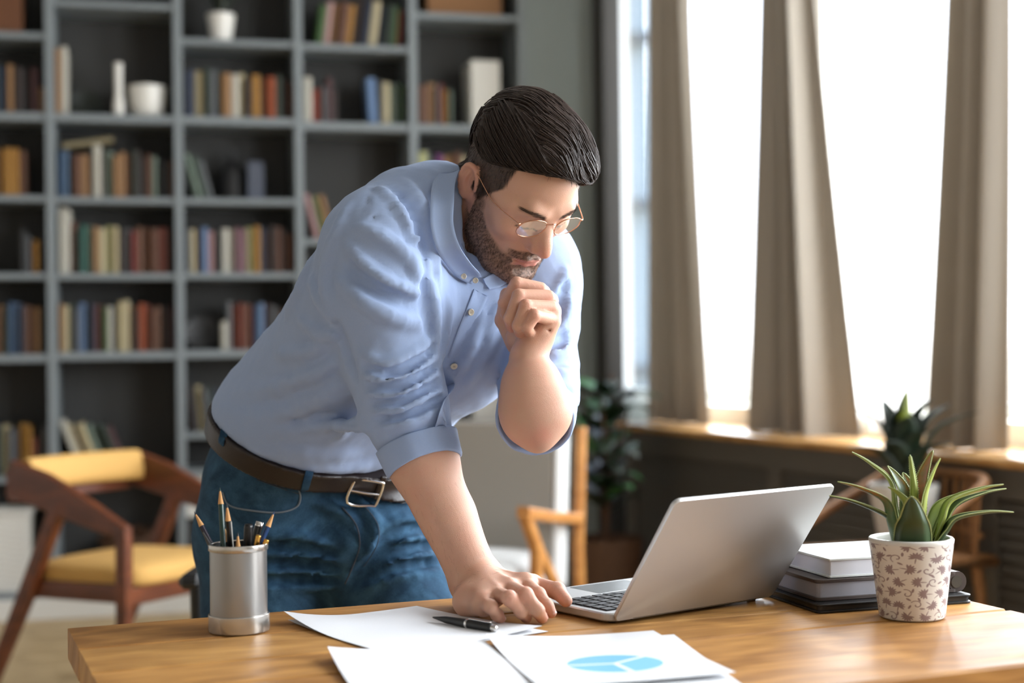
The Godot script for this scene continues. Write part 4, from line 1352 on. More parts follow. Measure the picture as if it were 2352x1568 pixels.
func build_cup() -> void:
	var o := DK_O + DK_U * 0.2 + DK_V * 0.108
	o = Vector3(-0.3565, DK_H + 0.0006, -1.912)
	var cup := thing("pencil_cup", "brushed metal pencil cup standing at the left end of the desk", "pencil cup", o)
	part(cup, "wall", MB.new().lathe([Vector2(0.0365, 0.004), Vector2(0.0365, 0.108), Vector2(0.0345, 0.108), Vector2(0.0345, 0.004)], 64).mesh(), mats["cup_metal"])
	part(cup, "rim", MB.new().lathe([Vector2(0.0366, 0.1035), Vector2(0.0383, 0.1045), Vector2(0.0383, 0.1115), Vector2(0.0372, 0.1125), Vector2(0.0350, 0.1125), Vector2(0.0343, 0.1115), Vector2(0.0343, 0.1035)], 64).mesh(), mats["cup_band"])
	part(cup, "base_band", MB.new().lathe([Vector2(0.001, 0.0), Vector2(0.0380, 0.0), Vector2(0.0392, 0.0015), Vector2(0.0392, 0.0215), Vector2(0.0385, 0.0225), Vector2(0.0364, 0.0225)], 64).mesh(), mats["cup_band"])
	part(cup, "lining", MB.new().lathe([Vector2(0.0342, 0.111), Vector2(0.0342, 0.006), Vector2(0.001, 0.006)], 48).mesh(), mats["cup_inside"])
	# pencils: [label, tip pixel, depth at the tip, foot offset x z in the cup, radius, colour, kind]
	var g := "pencils in the cup"
	var P := [
		["purple pencil leaning far to the left in the cup", 446, 1174, 1.95, Vector2(0.012, -0.01), 0.0037, Color(0.09, 0.05, 0.13), 0],
		["tall green pencil with sharpened point in the cup", 505, 1119, 1.93, Vector2(-0.012, 0.012), 0.0038, Color(0.0, 0.18, 0.14), 0],
		["black pencil with a white edge standing in the cup", 521, 1157, 1.895, Vector2(-0.006, -0.012), 0.0038, Color(0.03, 0.04, 0.04), 0],
		["short black pencil between the green pencil and the dark pen", 546, 1222, 1.90, Vector2(0.004, 0.014), 0.0038, Color(0.02, 0.02, 0.02), 0],
		["short dark pencil right behind the green pencil", 513, 1206, 1.935, Vector2(0.016, -0.02), 0.0036, Color(0.03, 0.03, 0.03), 0],
		["blue pencil leaning to the right in the cup", 631, 1173, 1.94, Vector2(-0.016, 0.0), 0.0037, Color(0.04, 0.20, 0.38), 0],
		["grey drawing crayon leaning left under the purple pencil", 466, 1222, 1.91, Vector2(0.018, 0.006), 0.0052, Color(0.25, 0.25, 0.25), 2],
		["dark brown pen upright in the middle of the cup", 571, 1203, 1.915, Vector2(0.006, -0.01), 0.0058, Color(0.035, 0.028, 0.03), 1],
		["silver-ended black pen leaning right in the cup", 597, 1198, 1.945, Vector2(-0.012, -0.012), 0.0055, Color(0.07, 0.075, 0.08), 3],
		["thin black brush with brass ferrule in the cup", 594, 1228, 1.905, Vector2(0.002, 0.006), 0.0030, Color(0.02, 0.02, 0.02), 4],
		["thin black brush with round brass end at the right", 613, 1238, 1.91, Vector2(-0.004, 0.016), 0.0030, Color(0.02, 0.02, 0.02), 4]]
	for q in P:
		var tip := at_pixel(q[1], q[2], q[3])
		var foot: Vector3 = o + Vector3(q[4].x, 0.0105, q[4].y)
		var ln := tip.distance_to(foot)
		var d := (tip - foot).normalized()
		var x := d.cross(Vector3.BACK).normalized()
		var t := thing("pencil" if q[7] == 0 else ("pen" if q[7] in [1, 3] else ("crayon" if q[7] == 2 else "brush")), q[0], "pencil" if q[7] == 0 else ("pen" if q[7] in [1, 3] else "brush" if q[7] == 4 else "crayon"), foot, Basis(x, d, x.cross(d)), g)
		var cm := mat("lacquer_" + (q[6] as Color).to_html(false), q[6], 0.3)
		var r: float = q[5]
		match q[7]:
			0:
				part(t, "shaft", MB.new().tube([Vector3.ZERO, Vector3(0, ln - 0.022, 0)], r, 6).mesh(), cm)
				part(t, "point", MB.new().lathe([Vector2(r, ln - 0.022), Vector2(r * 0.3, ln - 0.005), Vector2(r * 0.28, ln - 0.005)], 12).mesh(), mats["pencil_wood"], "sharpened wood")
				part(t, "lead", MB.new().lathe([Vector2(r * 0.3, ln - 0.005), Vector2(0.0002, ln)], 10).mesh(), cm)
				if (q[0] as String).contains("white edge"):
					part(t, "stripe", MB.new().box(Vector3(0, ln / 2 - 0.011, 0) + Basis(Vector3.UP, 0.5) * Vector3(r * 0.93, 0, 0), Vector3(0.0014, ln - 0.026, 0.0028), Basis(Vector3.UP, 0.5)).mesh(), mats["ceramic_white"], "white edge")
			1:
				part(t, "shaft", MB.new().lathe([Vector2(0.001, 0), Vector2(r, 0.002), Vector2(r, ln - 0.004), Vector2(r * 0.8, ln), Vector2(0.001, ln)], 16).mesh(), cm)
			2:
				part(t, "shaft", MB.new().lathe([Vector2(0.001, 0), Vector2(r, 0.002), Vector2(r, ln - 0.04)], 16).mesh(), mats["black_plastic"])
				part(t, "point", MB.new().lathe([Vector2(r, ln - 0.04), Vector2(0.0008, ln)], 16).mesh(), cm)
			3:
				part(t, "shaft", MB.new().lathe([Vector2(0.001, 0), Vector2(r, 0.002), Vector2(r, ln - 0.006)], 16).mesh(), cm)
				part(t, "cap", MB.new().lathe([Vector2(r, ln - 0.006), Vector2(r * 0.98, ln), Vector2(0.001, ln)], 16).mesh(), mats["steel"], "silver end")
			4:
				part(t, "shaft", MB.new().lathe([Vector2(0.001, 0), Vector2(r * 0.7, 0.002), Vector2(r, ln - 0.02)], 12).mesh(), cm)
				part(t, "ferrule", MB.new().lathe([Vector2(r, ln - 0.02), Vector2(r * 1.25, ln - 0.002), Vector2(r, ln), Vector2(0.0005, ln)], 12).mesh(), mats["brass"], "brass ferrule")

func hard_book(called: String, label: String, at: Vector3, basis: Basis, w: float, d: float, h: float, cover: Material, pages: Material, r: float, over := 0.004, k := 0.003) -> Node3D:
	# local x = width, z = towards viewer-left edge; spine on +x side
	var t := thing(called, label, "notebook", at, basis)
	part(t, "cover", MB.new().slab(rounded_rect(w, d, r, 6), 0.0, k, Transform3D(), 0.0006).mesh(), cover)
	part(t, "cover", MB.new().slab(rounded_rect(w, d, r, 6), h - k, h, Transform3D(), 0.0006).mesh(), cover)
	part(t, "pages", MB.new().slab(rounded_rect(w - 2 * over, d - 2 * over, maxf(r - over, 0.0015), 6), k, h - k, Transform3D(Basis(), Vector3(0, 0, 0))).mesh(), pages)
	part(t, "spine", MB.new().box(Vector3(0, h / 2, -d / 2 + 0.0012), Vector3(w - 2 * r, h - 0.001, 0.0022), Basis(), 0.0006).mesh(), cover)
	return t

func build_notebooks() -> void:
	var b := dk_basis()
	var turn := Basis(Vector3.UP, -0.085)
	var c := dk(1.062, 0.258, 0.0004)
	hard_book("black_notebook", "thin black leather notebook at the bottom of the stack", c, b * turn, 0.240, 0.182, 0.012, mats["black_cover"], mats["black_cover"], 0.010, 0.003)
	var pl := hard_book("brown_planner", "thick brown planner with rounded spine in the middle of the stack", dk(1.064, 0.252, 0.0126), b * turn, 0.222, 0.150, 0.029, mats["brown_cover"], mats["page_grey"], 0.009, 0.003, 0.0048)
	part(pl, "rounded_spine", MB.new().tube([Vector3(0.1085, 0.0145, -0.074), Vector3(0.1085, 0.0145, 0.0745)], 0.0144, 20).mesh(), mats["brown_cover"], "rounded brown leather spine")
	part(pl, "ring_binder", MB.new().tube([Vector3(0.1065, 0.0145, 0.0745), Vector3(0.1065, 0.0145, 0.0757)], 0.0085, 16).mesh(), mats["steel"], "steel end of the ring binder")
	hard_book("white_notebook", "white hardcover notebook on top of the stack", dk(1.056, 0.246, 0.0422), b * turn, 0.160, 0.150, 0.026, mats["white_cover"], mats["page_white"], 0.002, 0.0025)

func pot_pattern() -> ImageTexture:
	# small mauve flowers and scrolls printed on cream
	var im := Image.create(1024, 512, false, Image.FORMAT_RGB8)
	im.fill(Color(0.83, 0.81, 0.775))
	var ink := Color(0.55, 0.48, 0.475)
	var r := RandomNumberGenerator.new()
	r.seed = 4
	var spots := []
	for gy in 7:
		for gx in 13:
			spots.append([Vector2((gx + 0.5 * (gy % 2)) * 78.8 + r.randf_range(-7, 7), 36 + gy * 74 + r.randf_range(-7, 7)), r.randf_range(0, TAU), (gx + gy) % 3])
	for s in spots:
		var p: Vector2 = s[0]
		if s[2] < 2:
			for k in 9:
				var a: float = s[1] + PI * 1.25 * (k / 8.0 - 0.5)
				petal(im, p, p + Vector2(cos(a), sin(a)) * 30.0, 5.0, ink)
			petal(im, p, p - Vector2(cos(s[1]), sin(s[1])) * 38.0, 2.6, ink)
		else:
			for k in 26:
				var a: float = s[1] + k * 0.22
				var q: Vector2 = p + Vector2(cos(a), sin(a)) * (5.0 + k * 0.95)
				petal(im, q, q, 3.0, ink)
			for k in 3:
				var a: float = s[1] + 2.0 * k
				petal(im, p + Vector2(cos(a), sin(a)) * 28.0, p + Vector2(cos(a + 0.4), sin(a + 0.4)) * 44.0, 5.0, ink)
	return ImageTexture.create_from_image(im)

func petal(im: Image, a: Vector2, b: Vector2, w: float, ink: Color) -> void:
	var n := maxi(int(a.distance_to(b) / 2.0), 1)
	for k in n + 1:
		var f := float(k) / n
		var c := a.lerp(b, f)
		var rr := w * (0.35 + 0.75 * sin(PI * clampf(f * 0.85 + 0.1, 0, 1))) if a != b else w
		for y in range(int(c.y - rr), int(c.y + rr) + 1):
			for x in range(int(c.x - rr), int(c.x + rr) + 1):
				if Vector2(x, y).distance_to(c) <= rr and y >= 0 and y < im.get_height():
					im.set_pixel(posmod(x, im.get_width()), y, ink)

func build_aloe() -> void:
	var o := Vector3(0.5225, DK_H + 0.0006, -1.951)
	var pl := thing("aloe_plant", "aloe plant in a cream pot with mauve flower print", "plant", o)
	var pm := mat("printed_ceramic", Color.WHITE, 0.38)
	pm.albedo_texture = pot_pattern()
	var R0 := 0.0425
	var R1 := 0.0545
	var H := 0.105
	var body := MB.new().lathe([Vector2(0.001, 0.0), Vector2(R0 - 0.003, 0.0), Vector2(R0, 0.0028), Vector2(lerpf(R0, R1, 0.33), H * 0.33), Vector2(lerpf(R0, R1, 0.66), H * 0.66), Vector2(R1, H - 0.006)], 72)
	for k in body.v.size():
		body.t[k] = Vector2(body.t[k].x, 1.0 - body.v[k].y / H * 0.98)
	part(pl, "pot", body.mesh(), pm, "cream ceramic with mauve floral print")
	part(pl, "rim", MB.new().lathe([Vector2(R1, H - 0.006), Vector2(R1 + 0.0004, H - 0.002), Vector2(R1 - 0.0012, H), Vector2(R1 - 0.0042, H), Vector2(R1 - 0.006, H - 0.003), Vector2(R1 - 0.008, H - 0.03)], 72).mesh(), mats["ceramic_white"], "plain white rim")
	part(pl, "soil", MB.new().lathe([Vector2(R1 - 0.0085, H - 0.014), Vector2(0.001, H - 0.012)], 32).mesh(), mats["soil"])
	var g := mat("aloe_green", Color(0.33, 0.43, 0.28), 0.42)
	g.albedo_texture = noise_tex(0.03, 3, [Color(0.80, 0.9, 0.82), Color(1, 1, 1)], 128)
	g.uv1_triplanar = true
	g.uv1_scale = Vector3.ONE * 20
	g.subsurf_scatter_enabled = true
	g.subsurf_scatter_strength = 0.1
	var yg := mat("aloe_yellow_green", Color(0.57, 0.61, 0.28), 0.42)
	var dg := mat("aloe_dark_green", Color(0.22, 0.29, 0.165), 0.45)
	var pale := mat("aloe_margin", Color(0.62, 0.66, 0.42), 0.5)
	# each leaf: [tip pixel x, y, depth, mid pixel x, y, depth, half width, colour]
	var L := [
		[1905, 1138, 1.96, 2035, 1185, 1.95, 0.0125, 2], [1924, 1106, 1.93, 2030, 1150, 1.94, 0.0135, 0], [1957, 1038, 1.98, 2045, 1105, 1.97, 0.0105, 1],
		[2039, 1070, 1.99, 2075, 1130, 1.97, 0.0125, 0], [2074, 1085, 2.00, 2093, 1140, 1.98, 0.011, 0], [2090, 1044, 1.97, 2100, 1120, 1.96, 0.0055, 1],
		[2143, 1034, 1.98, 2118, 1110, 1.97, 0.0125, 0], [2160, 1052, 1.94, 2128, 1130, 1.945, 0.0140, 1], [2305, 1112, 1.95, 2185, 1150, 1.95, 0.0125, 1],
		[2311, 1122, 1.98, 2195, 1160, 1.97, 0.0125, 2], [2328, 1176, 1.93, 2200, 1190, 1.93, 0.0130, 2], [2094, 1140, 1.885, 2098, 1196, 1.895, 0.0205, 2],
		[2040, 1118, 1.93, 2082, 1160, 1.93, 0.0125, 1], [2236, 1130, 1.99, 2160, 1160, 1.98, 0.011, 1]]
	for q in L:
		var tip := at_pixel(q[0], q[1], q[2]) - o
		var mid := at_pixel(q[3], q[4], q[5]) - o
		var flat := Vector3(mid.x, 0, mid.z)
		var root := Vector3(0, H - 0.016, 0) + flat.normalized() * minf(flat.length() * 0.5, 0.026)
		var outw := (tip - root)
		outw.y = 0
		var sd := Vector3.UP.cross(outw.normalized()) if outw.length() > 0.02 else Vector3.RIGHT
		var mt: Material = [g, yg, dg][q[7]]
		var leaf := part(pl, "leaf", blade([root, root.lerp(mid, 0.55) + Vector3(0, 0.002, 0), mid, mid.lerp(tip, 0.55) + Vector3(0, 0.0035, 0), tip], q[6] * 1.3, 0.0045, 0.28, sd, 0.0, 1), mt)
		part(leaf, "leaf_margin", margin([root, root.lerp(mid, 0.55) + Vector3(0, 0.002, 0), mid, mid.lerp(tip, 0.55) + Vector3(0, 0.0035, 0), tip], q[6] * 1.3, 0.28, sd), pale, "pale toothed edge")

# the toothed edge of a leaf: little spikes set along both sides
func margin(pts: Array, w: float, channel: float, sd0: Vector3) -> ArrayMesh:
	var path := smooth_path(pts, 10)
	var mb := MB.new()
	var n := path.size()
	for s in [-1.0, 1.0]:
		var line := []
		var rad := []
		for k in range(3, n):
			var f := float(k) / (n - 1)
			var d: Vector3 = (path[mini(k + 1, n - 1)] - path[maxi(k - 1, 0)]).normalized()
			var sd := (sd0 - d * sd0.dot(d)).normalized()
			var upv := d.cross(sd)
			var wf := lerpf(1.0, 0.0, pow(f, 1.15)) * (0.86 + 0.3 * sin(f * 2.4)) + 0.02
			var hw := w * maxf(wf, 0.015)
			var p: Vector3 = path[k] + sd * hw * s + upv * hw * channel
			line.append(p)
			rad.append(0.0007)
			if k % 1 == 0 and f < 0.95:
				var dd: Vector3 = sd * s
				mb.loft([PackedVector3Array([p - d * 0.0011 - upv * 0.0005, p + d * 0.0011 - upv * 0.0005, p + upv * 0.0006]), PackedVector3Array([p + dd * 0.0020 + d * 0.0008, p + dd * 0.0020 + d * 0.001, p + dd * 0.0021 + d * 0.0009])], true, false)
		mb.tube(line, rad, 5)
	return mb.mesh()

# ---------------------------------------------------------------- solids from distance fields
# A field is a list of rounded cones, ellipsoids, blocks and planes joined by smooth minima; it is meshed as surface nets.
class Field:
	var kind := PackedInt32Array()
	var a := PackedVector3Array()
	var ba := PackedVector3Array()
	var inv := PackedFloat32Array()
	var r1 := PackedFloat32Array()
	var dr := PackedFloat32Array()
	var k := PackedFloat32Array()
	var op := PackedInt32Array()
	var xf := []
	var size := PackedVector3Array()

	func _add(kd: int, pa: Vector3, pb: Vector3, ra: float, rb: float, kk: float, o: int, x := Transform3D(), s := Vector3.ONE) -> void:
		kind.append(kd)
		a.append(pa)
		ba.append(pb - pa)
		inv.append(1.0 / maxf((pb - pa).length_squared(), 1e-9))
		r1.append(ra)
		dr.append(rb - ra)
		k.append(kk)
		op.append(o)
		xf.append(x.affine_inverse())
		size.append(s)

	# op: 0 join, 1 carve, 2 keep the common part
	func cone(pa: Vector3, pb: Vector3, ra: float, rb: float, kk := 0.02, o := 0) -> void:
		_add(0, pa, pb, ra, rb, kk, o)

	func chain(pts: Array, rad: Array, kk := 0.02, o := 0) -> void:
		for q in pts.size() - 1:
			_add(0, pts[q], pts[q + 1], rad[q], rad[q + 1], kk, o)

	func ell(at: Vector3, s: Vector3, b := Basis(), kk := 0.02, o := 0) -> void:
		_add(1, at, at, 0, 0, kk, o, Transform3D(b, at), s)

	func block(at: Vector3, half: Vector3, b := Basis(), round_ := 0.005, kk := 0.005, o := 0) -> void:
		_add(2, at, at, round_, round_, kk, o, Transform3D(b, at), half - Vector3.ONE * round_)

	func plane(at: Vector3, n: Vector3, kk := 0.002, o := 2) -> void:
		_add(3, at, at + n.normalized(), 0, 0, kk, o)

	func one(i: int, p: Vector3) -> float:
		match kind[i]:
			0:
				var pa := p - a[i]
				var t := clampf(pa.dot(ba[i]) * inv[i], 0.0, 1.0)
				return (pa - ba[i] * t).length() - r1[i] - dr[i] * t
			1:
				var q: Vector3 = xf[i] * p
				var s := size[i]
				var u := q / s
				var k0 := u.length()
				var k1 := (u / s).length()
				return k0 * (k0 - 1.0) / maxf(k1, 1e-6)
			2:
				var q: Vector3 = (xf[i] * p).abs() - size[i]
				return q.max(Vector3.ZERO).length() + minf(maxf(q.x, maxf(q.y, q.z)), 0.0) - r1[i]
			_:
				return (p - a[i]).dot(ba[i])

	func all() -> PackedInt32Array:
		return PackedInt32Array(range(kind.size()))

	func ev(p: Vector3, ids: PackedInt32Array) -> float:
		var d := 1e3
		for i in ids:
			var e := 0.0
			if kind[i] == 0:
				var pa := p - a[i]
				var b := ba[i]
				var t := clampf(pa.dot(b) * inv[i], 0.0, 1.0)
				e = (pa - b * t).length() - r1[i] - dr[i] * t
			else:
				e = one(i, p)
			var kk := k[i]
			var o := op[i]
			if o == 0:
				var h := kk - absf(d - e)
				d = minf(d, e) - (h * h / (4.0 * kk) if h > 0.0 else 0.0)
			elif o == 1:
				var h := kk - absf(d + e)
				d = maxf(d, -e) + (h * h / (4.0 * kk) if h > 0.0 else 0.0)
			else:
				var h := kk - absf(d - e)
				d = maxf(d, e) + (h * h / (4.0 * kk) if h > 0.0 else 0.0)
		return d

	func near(p: Vector3, reach: float) -> PackedInt32Array:
		# the members that can matter within reach of p
		var es := PackedFloat32Array()
		var best := 1e3
		for i in kind.size():
			var e := one(i, p)
			es.append(e)
			if op[i] == 0:
				best = minf(best, e)
		var out := PackedInt32Array()
		for i in kind.size():
			var e := es[i]
			if op[i] == 0:
				if e < best + 2.0 * reach + k[i]:
					out.append(i)
			elif op[i] == 1:
				if e < 2.0 * reach + k[i] + maxf(0.0, -best) * 0.0:
					out.append(i)
			else:
				out.append(i)
		return out

	func grad(p: Vector3) -> Vector3:
		var ids := near(p, 0.01)
		var e := 0.0006
		return Vector3(ev(p + Vector3(e, 0, 0), ids) - ev(p - Vector3(e, 0, 0), ids), ev(p + Vector3(0, e, 0), ids) - ev(p - Vector3(0, e, 0), ids), ev(p + Vector3(0, 0, e), ids) - ev(p - Vector3(0, 0, e), ids)).normalized()

	# first hit of a sight line; returns the far end if it misses
	func cast(o: Vector3, d: Vector3, far := 3.6, start := 1.5) -> Vector3:
		var t := start
		var ids := all()
		for s in 90:
			var e := ev(o + d * t, ids)
			if e < 0.0004:
				break
			t += e * 0.8
			if t > far:
				break
		return o + d * t

class Bump:
	var n1 := FastNoiseLite.new()
	var n2 := FastNoiseLite.new()
	var a1 := 0.0
	var a2 := 0.0

	func at(p: Vector3) -> float:
		return a1 * n1.get_noise_3d(p.x, p.y * 0.6, p.z) + a2 * n2.get_noise_3dv(p)

class Nets:
	const B := 6
	var f: Field
	var lo: Vector3
	var cell: float
	var n: Vector3i
	var slack: float
	var out := []
	var bump: Bump

	func sample(p: Vector3, ids: PackedInt32Array) -> float:
		var d := f.ev(p, ids)
		if bump and absf(d) < 0.03:
			d -= bump.at(p)
		return d

	func slab(bz: int) -> void:
		var res := {"k": PackedInt64Array(), "v": PackedVector3Array(), "e": PackedInt64Array()}
		var half := cell * B * 0.5
		var reach := half * 1.7321
		var W := B + 1
		var val := PackedFloat32Array()
		val.resize(W * W * W)
		for by in n.y:
			for bx in n.x:
				var org := lo + Vector3(bx, by, bz) * (cell * B)
				var mid := org + Vector3.ONE * half
				var ids := f.near(mid, reach * 1.25 + slack)
				if ids.is_empty() or absf(f.ev(mid, ids)) > reach * 1.3 + slack:
					continue
				var q := 0
				var pos := false
				var neg := false
				for z in W:
					for y in W:
						for x in W:
							var d := sample(org + Vector3(x, y, z) * cell, ids)
							val[q] = d
							q += 1
							if d < 0.0:
								neg = true
							else:
								pos = true
				if not (pos and neg):
					continue
				for z in B:
					for y in B:
						for x in B:
							var c := x + W * (y + W * z)
							var v0 := val[c]
							var s0 := v0 < 0.0
							var gx := bx * B + x
							var gy := by * B + y
							var gz := bz * B + z
							var key := gx | (gy << 20) | (gz << 40)
							# edges that leave this corner
							if s0 != (val[c + 1] < 0.0):
								res.e.append(key * 8 + (1 if s0 else 0))
							if s0 != (val[c + W] < 0.0):
								res.e.append(key * 8 + 2 + (1 if s0 else 0))
							if s0 != (val[c + W * W] < 0.0):
								res.e.append(key * 8 + 4 + (1 if s0 else 0))
							var m := 0
							var w := [v0, val[c + 1], val[c + W], val[c + W + 1], val[c + W * W], val[c + W * W + 1], val[c + W * W + W], val[c + W * W + W + 1]]
							for j in 8:
								if w[j] < 0.0:
									m += 1
							if m == 0 or m == 8:
								continue
							var sum := Vector3.ZERO
							var cnt := 0
							for e in [[0, 1], [2, 3], [4, 5], [6, 7], [0, 2], [1, 3], [4, 6], [5, 7], [0, 4], [1, 5], [2, 6], [3, 7]]:
								var p: float = w[e[0]]
								var r: float = w[e[1]]
								if (p < 0.0) != (r < 0.0):
									var t := p / (p - r)
									var ea: int = e[0]
									var eb: int = e[1]
									var A := Vector3(ea & 1, (ea >> 1) & 1, ea >> 2)
									var C := Vector3(eb & 1, (eb >> 1) & 1, eb >> 2)
									sum += A.lerp(C, t)
									cnt += 1
							res.k.append(key)
							res.v.append(org + (Vector3(x, y, z) + sum / cnt) * cell)
		out[bz] = res

	func run(field: Field, a: Vector3, b: Vector3, c: float, bump_: Bump = null, slack_ := 0.0) -> MB:
		f = field
		lo = a
		cell = c
		bump = bump_
		slack = slack_
		var s := (b - a) / (c * B)
		n = Vector3i(ceili(s.x), ceili(s.y), ceili(s.z))
		out.resize(n.z)
		var id := WorkerThreadPool.add_group_task(slab, n.z, -1, true)
		WorkerThreadPool.wait_for_group_task_completion(id)
		var idx := {}
		var mb := MB.new()
		for r in out:
			for j in r.k.size():
				idx[r.k[j]] = mb.v.size()
				mb.v.append(r.v[j])
		var ND := [Vector3.ZERO]
		var dx := 1
		var dy := 1 << 20
		var dz := 1 << 40
		var step := [[dy, dz], [dz, dx], [dx, dy]]
		var ii := PackedInt32Array()
		for r in out:
			for code in r.e:
				var key: int = code >> 3
				var ax: int = (code & 7) >> 1
				var inside: bool = (code & 1) == 1
				var u: int = step[ax][0]
				var w: int = step[ax][1]
				var q0: int = idx.get(key - u - w, -1)
				var q1: int = idx.get(key - w, -1)
				var q2: int = idx.get(key, -1)
				var q3: int = idx.get(key - u, -1)
				if q0 < 0 or q1 < 0 or q2 < 0 or q3 < 0:
					continue
				if inside:
					ii.append_array([q0, q2, q1, q0, q3, q2])
				else:
					ii.append_array([q0, q1, q2, q0, q2, q3])
		mb.i = ii
		var nn := PackedVector3Array()
		nn.resize(mb.v.size())
		for j in range(0, ii.size(), 3):
			var g := -(mb.v[ii[j + 1]] - mb.v[ii[j]]).cross(mb.v[ii[j + 2]] - mb.v[ii[j]])
			nn[ii[j]] += g
			nn[ii[j + 1]] += g
			nn[ii[j + 2]] += g
		for j in nn.size():
			nn[j] = nn[j].normalized()
		mb.n = nn
		mb.t.resize(mb.v.size())
		mb.c.resize(mb.v.size())
		mb.c.fill(Color.WHITE)
		return mb

func net(f: Field, lo: Vector3, hi: Vector3, cell: float, bump: Bump = null, slack := 0.0) -> MB:
	return Nets.new().run(f, lo, hi, cell, bump, slack)

func join(to: MB, from: MB, xf := Transform3D()) -> void:
	var base := to.v.size()
	for k in from.v.size():
		to.v.append(xf * from.v[k])
		to.n.append((xf.basis * from.n[k]).normalized())
	to.t.append_array(from.t)
	to.c.append_array(from.c)
	for k in from.i:
		to.i.append(base + k)
	to.colored = to.colored or from.colored

# ---------------------------------------------------------------- the man
var HEAD := Transform3D()
var person: Node3D
var body := MB.new()
var shirt := Field.new()
var jeans := Field.new()

func P(x: float, y: float, z: float) -> Vector3:
	return at_pixel(x, y, z)

func on_desk(px: float, py: float, h: float) -> Vector3:
	# the point h above the desk top on the sight line through that pixel
	var d := cam_basis * Vector3((px - 1176.0) / FOCAL, (784.0 - py) / FOCAL, -1.0)
	return EYE + d * ((DK_H + h - EYE.y) / d.y)

func build_person() -> void:
	var hb := Basis(Vector3(0.8213, 0.0901, -0.5634), Vector3(0.35, 0.7003, 0.6221), Vector3(0.4506, -0.7081, 0.5436)).orthonormalized()
	HEAD = Transform3D(hb.scaled_local(Vector3.ONE * 0.94), P(1184.8, 435.4, 2.15))
	person = thing("person", "man in light blue shirt and jeans leaning over the desk, fist at his chin", "person")
	make_skin_materials()
	build_head()
	build_arms()
	build_core()
	build_shirt()
	build_jeans()
	build_shoes()
	body.colored = true
	part(person, "body", body.mesh(), mats["skin"])
	build_glasses()

func make_skin_materials() -> void:
	var s := mat("skin", Color.WHITE, 0.5, 0.0, 0.42)
	s.vertex_color_use_as_albedo = true
	s.subsurf_scatter_enabled = true
	s.subsurf_scatter_strength = 0.12
	s.heightmap_enabled = true
	s.heightmap_scale = 0.03
	s.heightmap_texture = noise_tex(0.08, 61, [], 512)
	s.uv1_triplanar = true
	s.uv1_scale = Vector3.ONE * 22
	var h := mat("hair", Color(0.165, 0.105, 0.072), 0.45, 0.0, 0.5)
	mat("beard_hair", Color(0.12, 0.08, 0.06), 0.8, 0.0, 0.25)
	var sh2 := mat("shirt_cloth", Color(0.60, 0.67, 0.79), 0.82, 0.0, 0.3)
	sh2.albedo_texture = weave(Color(0.93, 0.94, 0.97), Color(1, 1, 1), 91)
	sh2.uv1_triplanar = true
	sh2.uv1_scale = Vector3.ONE * 9
	sh2.rim_enabled = true
	sh2.rim = 0.35
	var j := mat("denim", Color.WHITE, 0.85, 0.0, 0.3)
	j.albedo_texture = denim_tex()
	j.uv1_triplanar = true
	j.uv1_scale = Vector3.ONE * 4.5
	mat("stitch", Color(0.20, 0.22, 0.26), 0.8)
	mat("denim_edge", Color(0.42, 0.46, 0.50), 0.9)
	var bl := mat("belt_leather", Color(0.115, 0.07, 0.055), 0.42)
	bl.heightmap_enabled = true
	bl.heightmap_scale = 0.04
	bl.heightmap_texture = noise_tex(0.2, 62, [], 256)
	bl.uv1_triplanar = true
	bl.uv1_scale = Vector3.ONE * 12
	mat("button", Color(0.80, 0.76, 0.68), 0.3)

func weave(a: Color, b: Color, sd: int) -> ImageTexture:
	var f := FastNoiseLite.new()
	f.seed = sd
	f.frequency = 0.35
	var im := Image.create(256, 256, false, Image.FORMAT_RGB8)
	for y in 256:
		for x in 256:
			var w := 0.5 + 0.25 * (1.0 if (x + y) % 4 < 2 else -1.0) + 0.4 * f.get_noise_2d(x * 0.3, y * 2.0) + 0.4 * f.get_noise_2d(x * 2.0, y * 0.3)
			im.set_pixel(x, y, a.lerp(b, clampf(w, 0, 1)))
	return ImageTexture.create_from_image(im)

func denim_tex() -> ImageTexture:
	var f := FastNoiseLite.new()
	f.seed = 5
	f.frequency = 0.5
	var g := FastNoiseLite.new()
	g.seed = 9
	g.frequency = 0.014
	var im := Image.create(512, 512, false, Image.FORMAT_RGB8)
	for y in 512:
		for x in 512:
			var a := TAU * x / 512.0
			var b := TAU * y / 512.0
			var big := g.get_noise_3d(cos(a) * 80, sin(a) * 80 + cos(b) * 80, sin(b) * 80)
			var w := 0.42 + 0.18 * (1.0 if (x + 2 * y) % 5 < 2 else -1.0) + 0.35 * f.get_noise_2d(x * 2.0, y * 0.25) + 0.55 * big
			im.set_pixel(x, y, Color(0.09, 0.175, 0.255).lerp(Color(0.28, 0.44, 0.55), clampf(w, 0, 1)))
	return ImageTexture.create_from_image(im)

# ---------------------------------------------------------------- head
func mirror(v: Vector3) -> Vector3:
	return Vector3(-v.x, v.y, v.z)

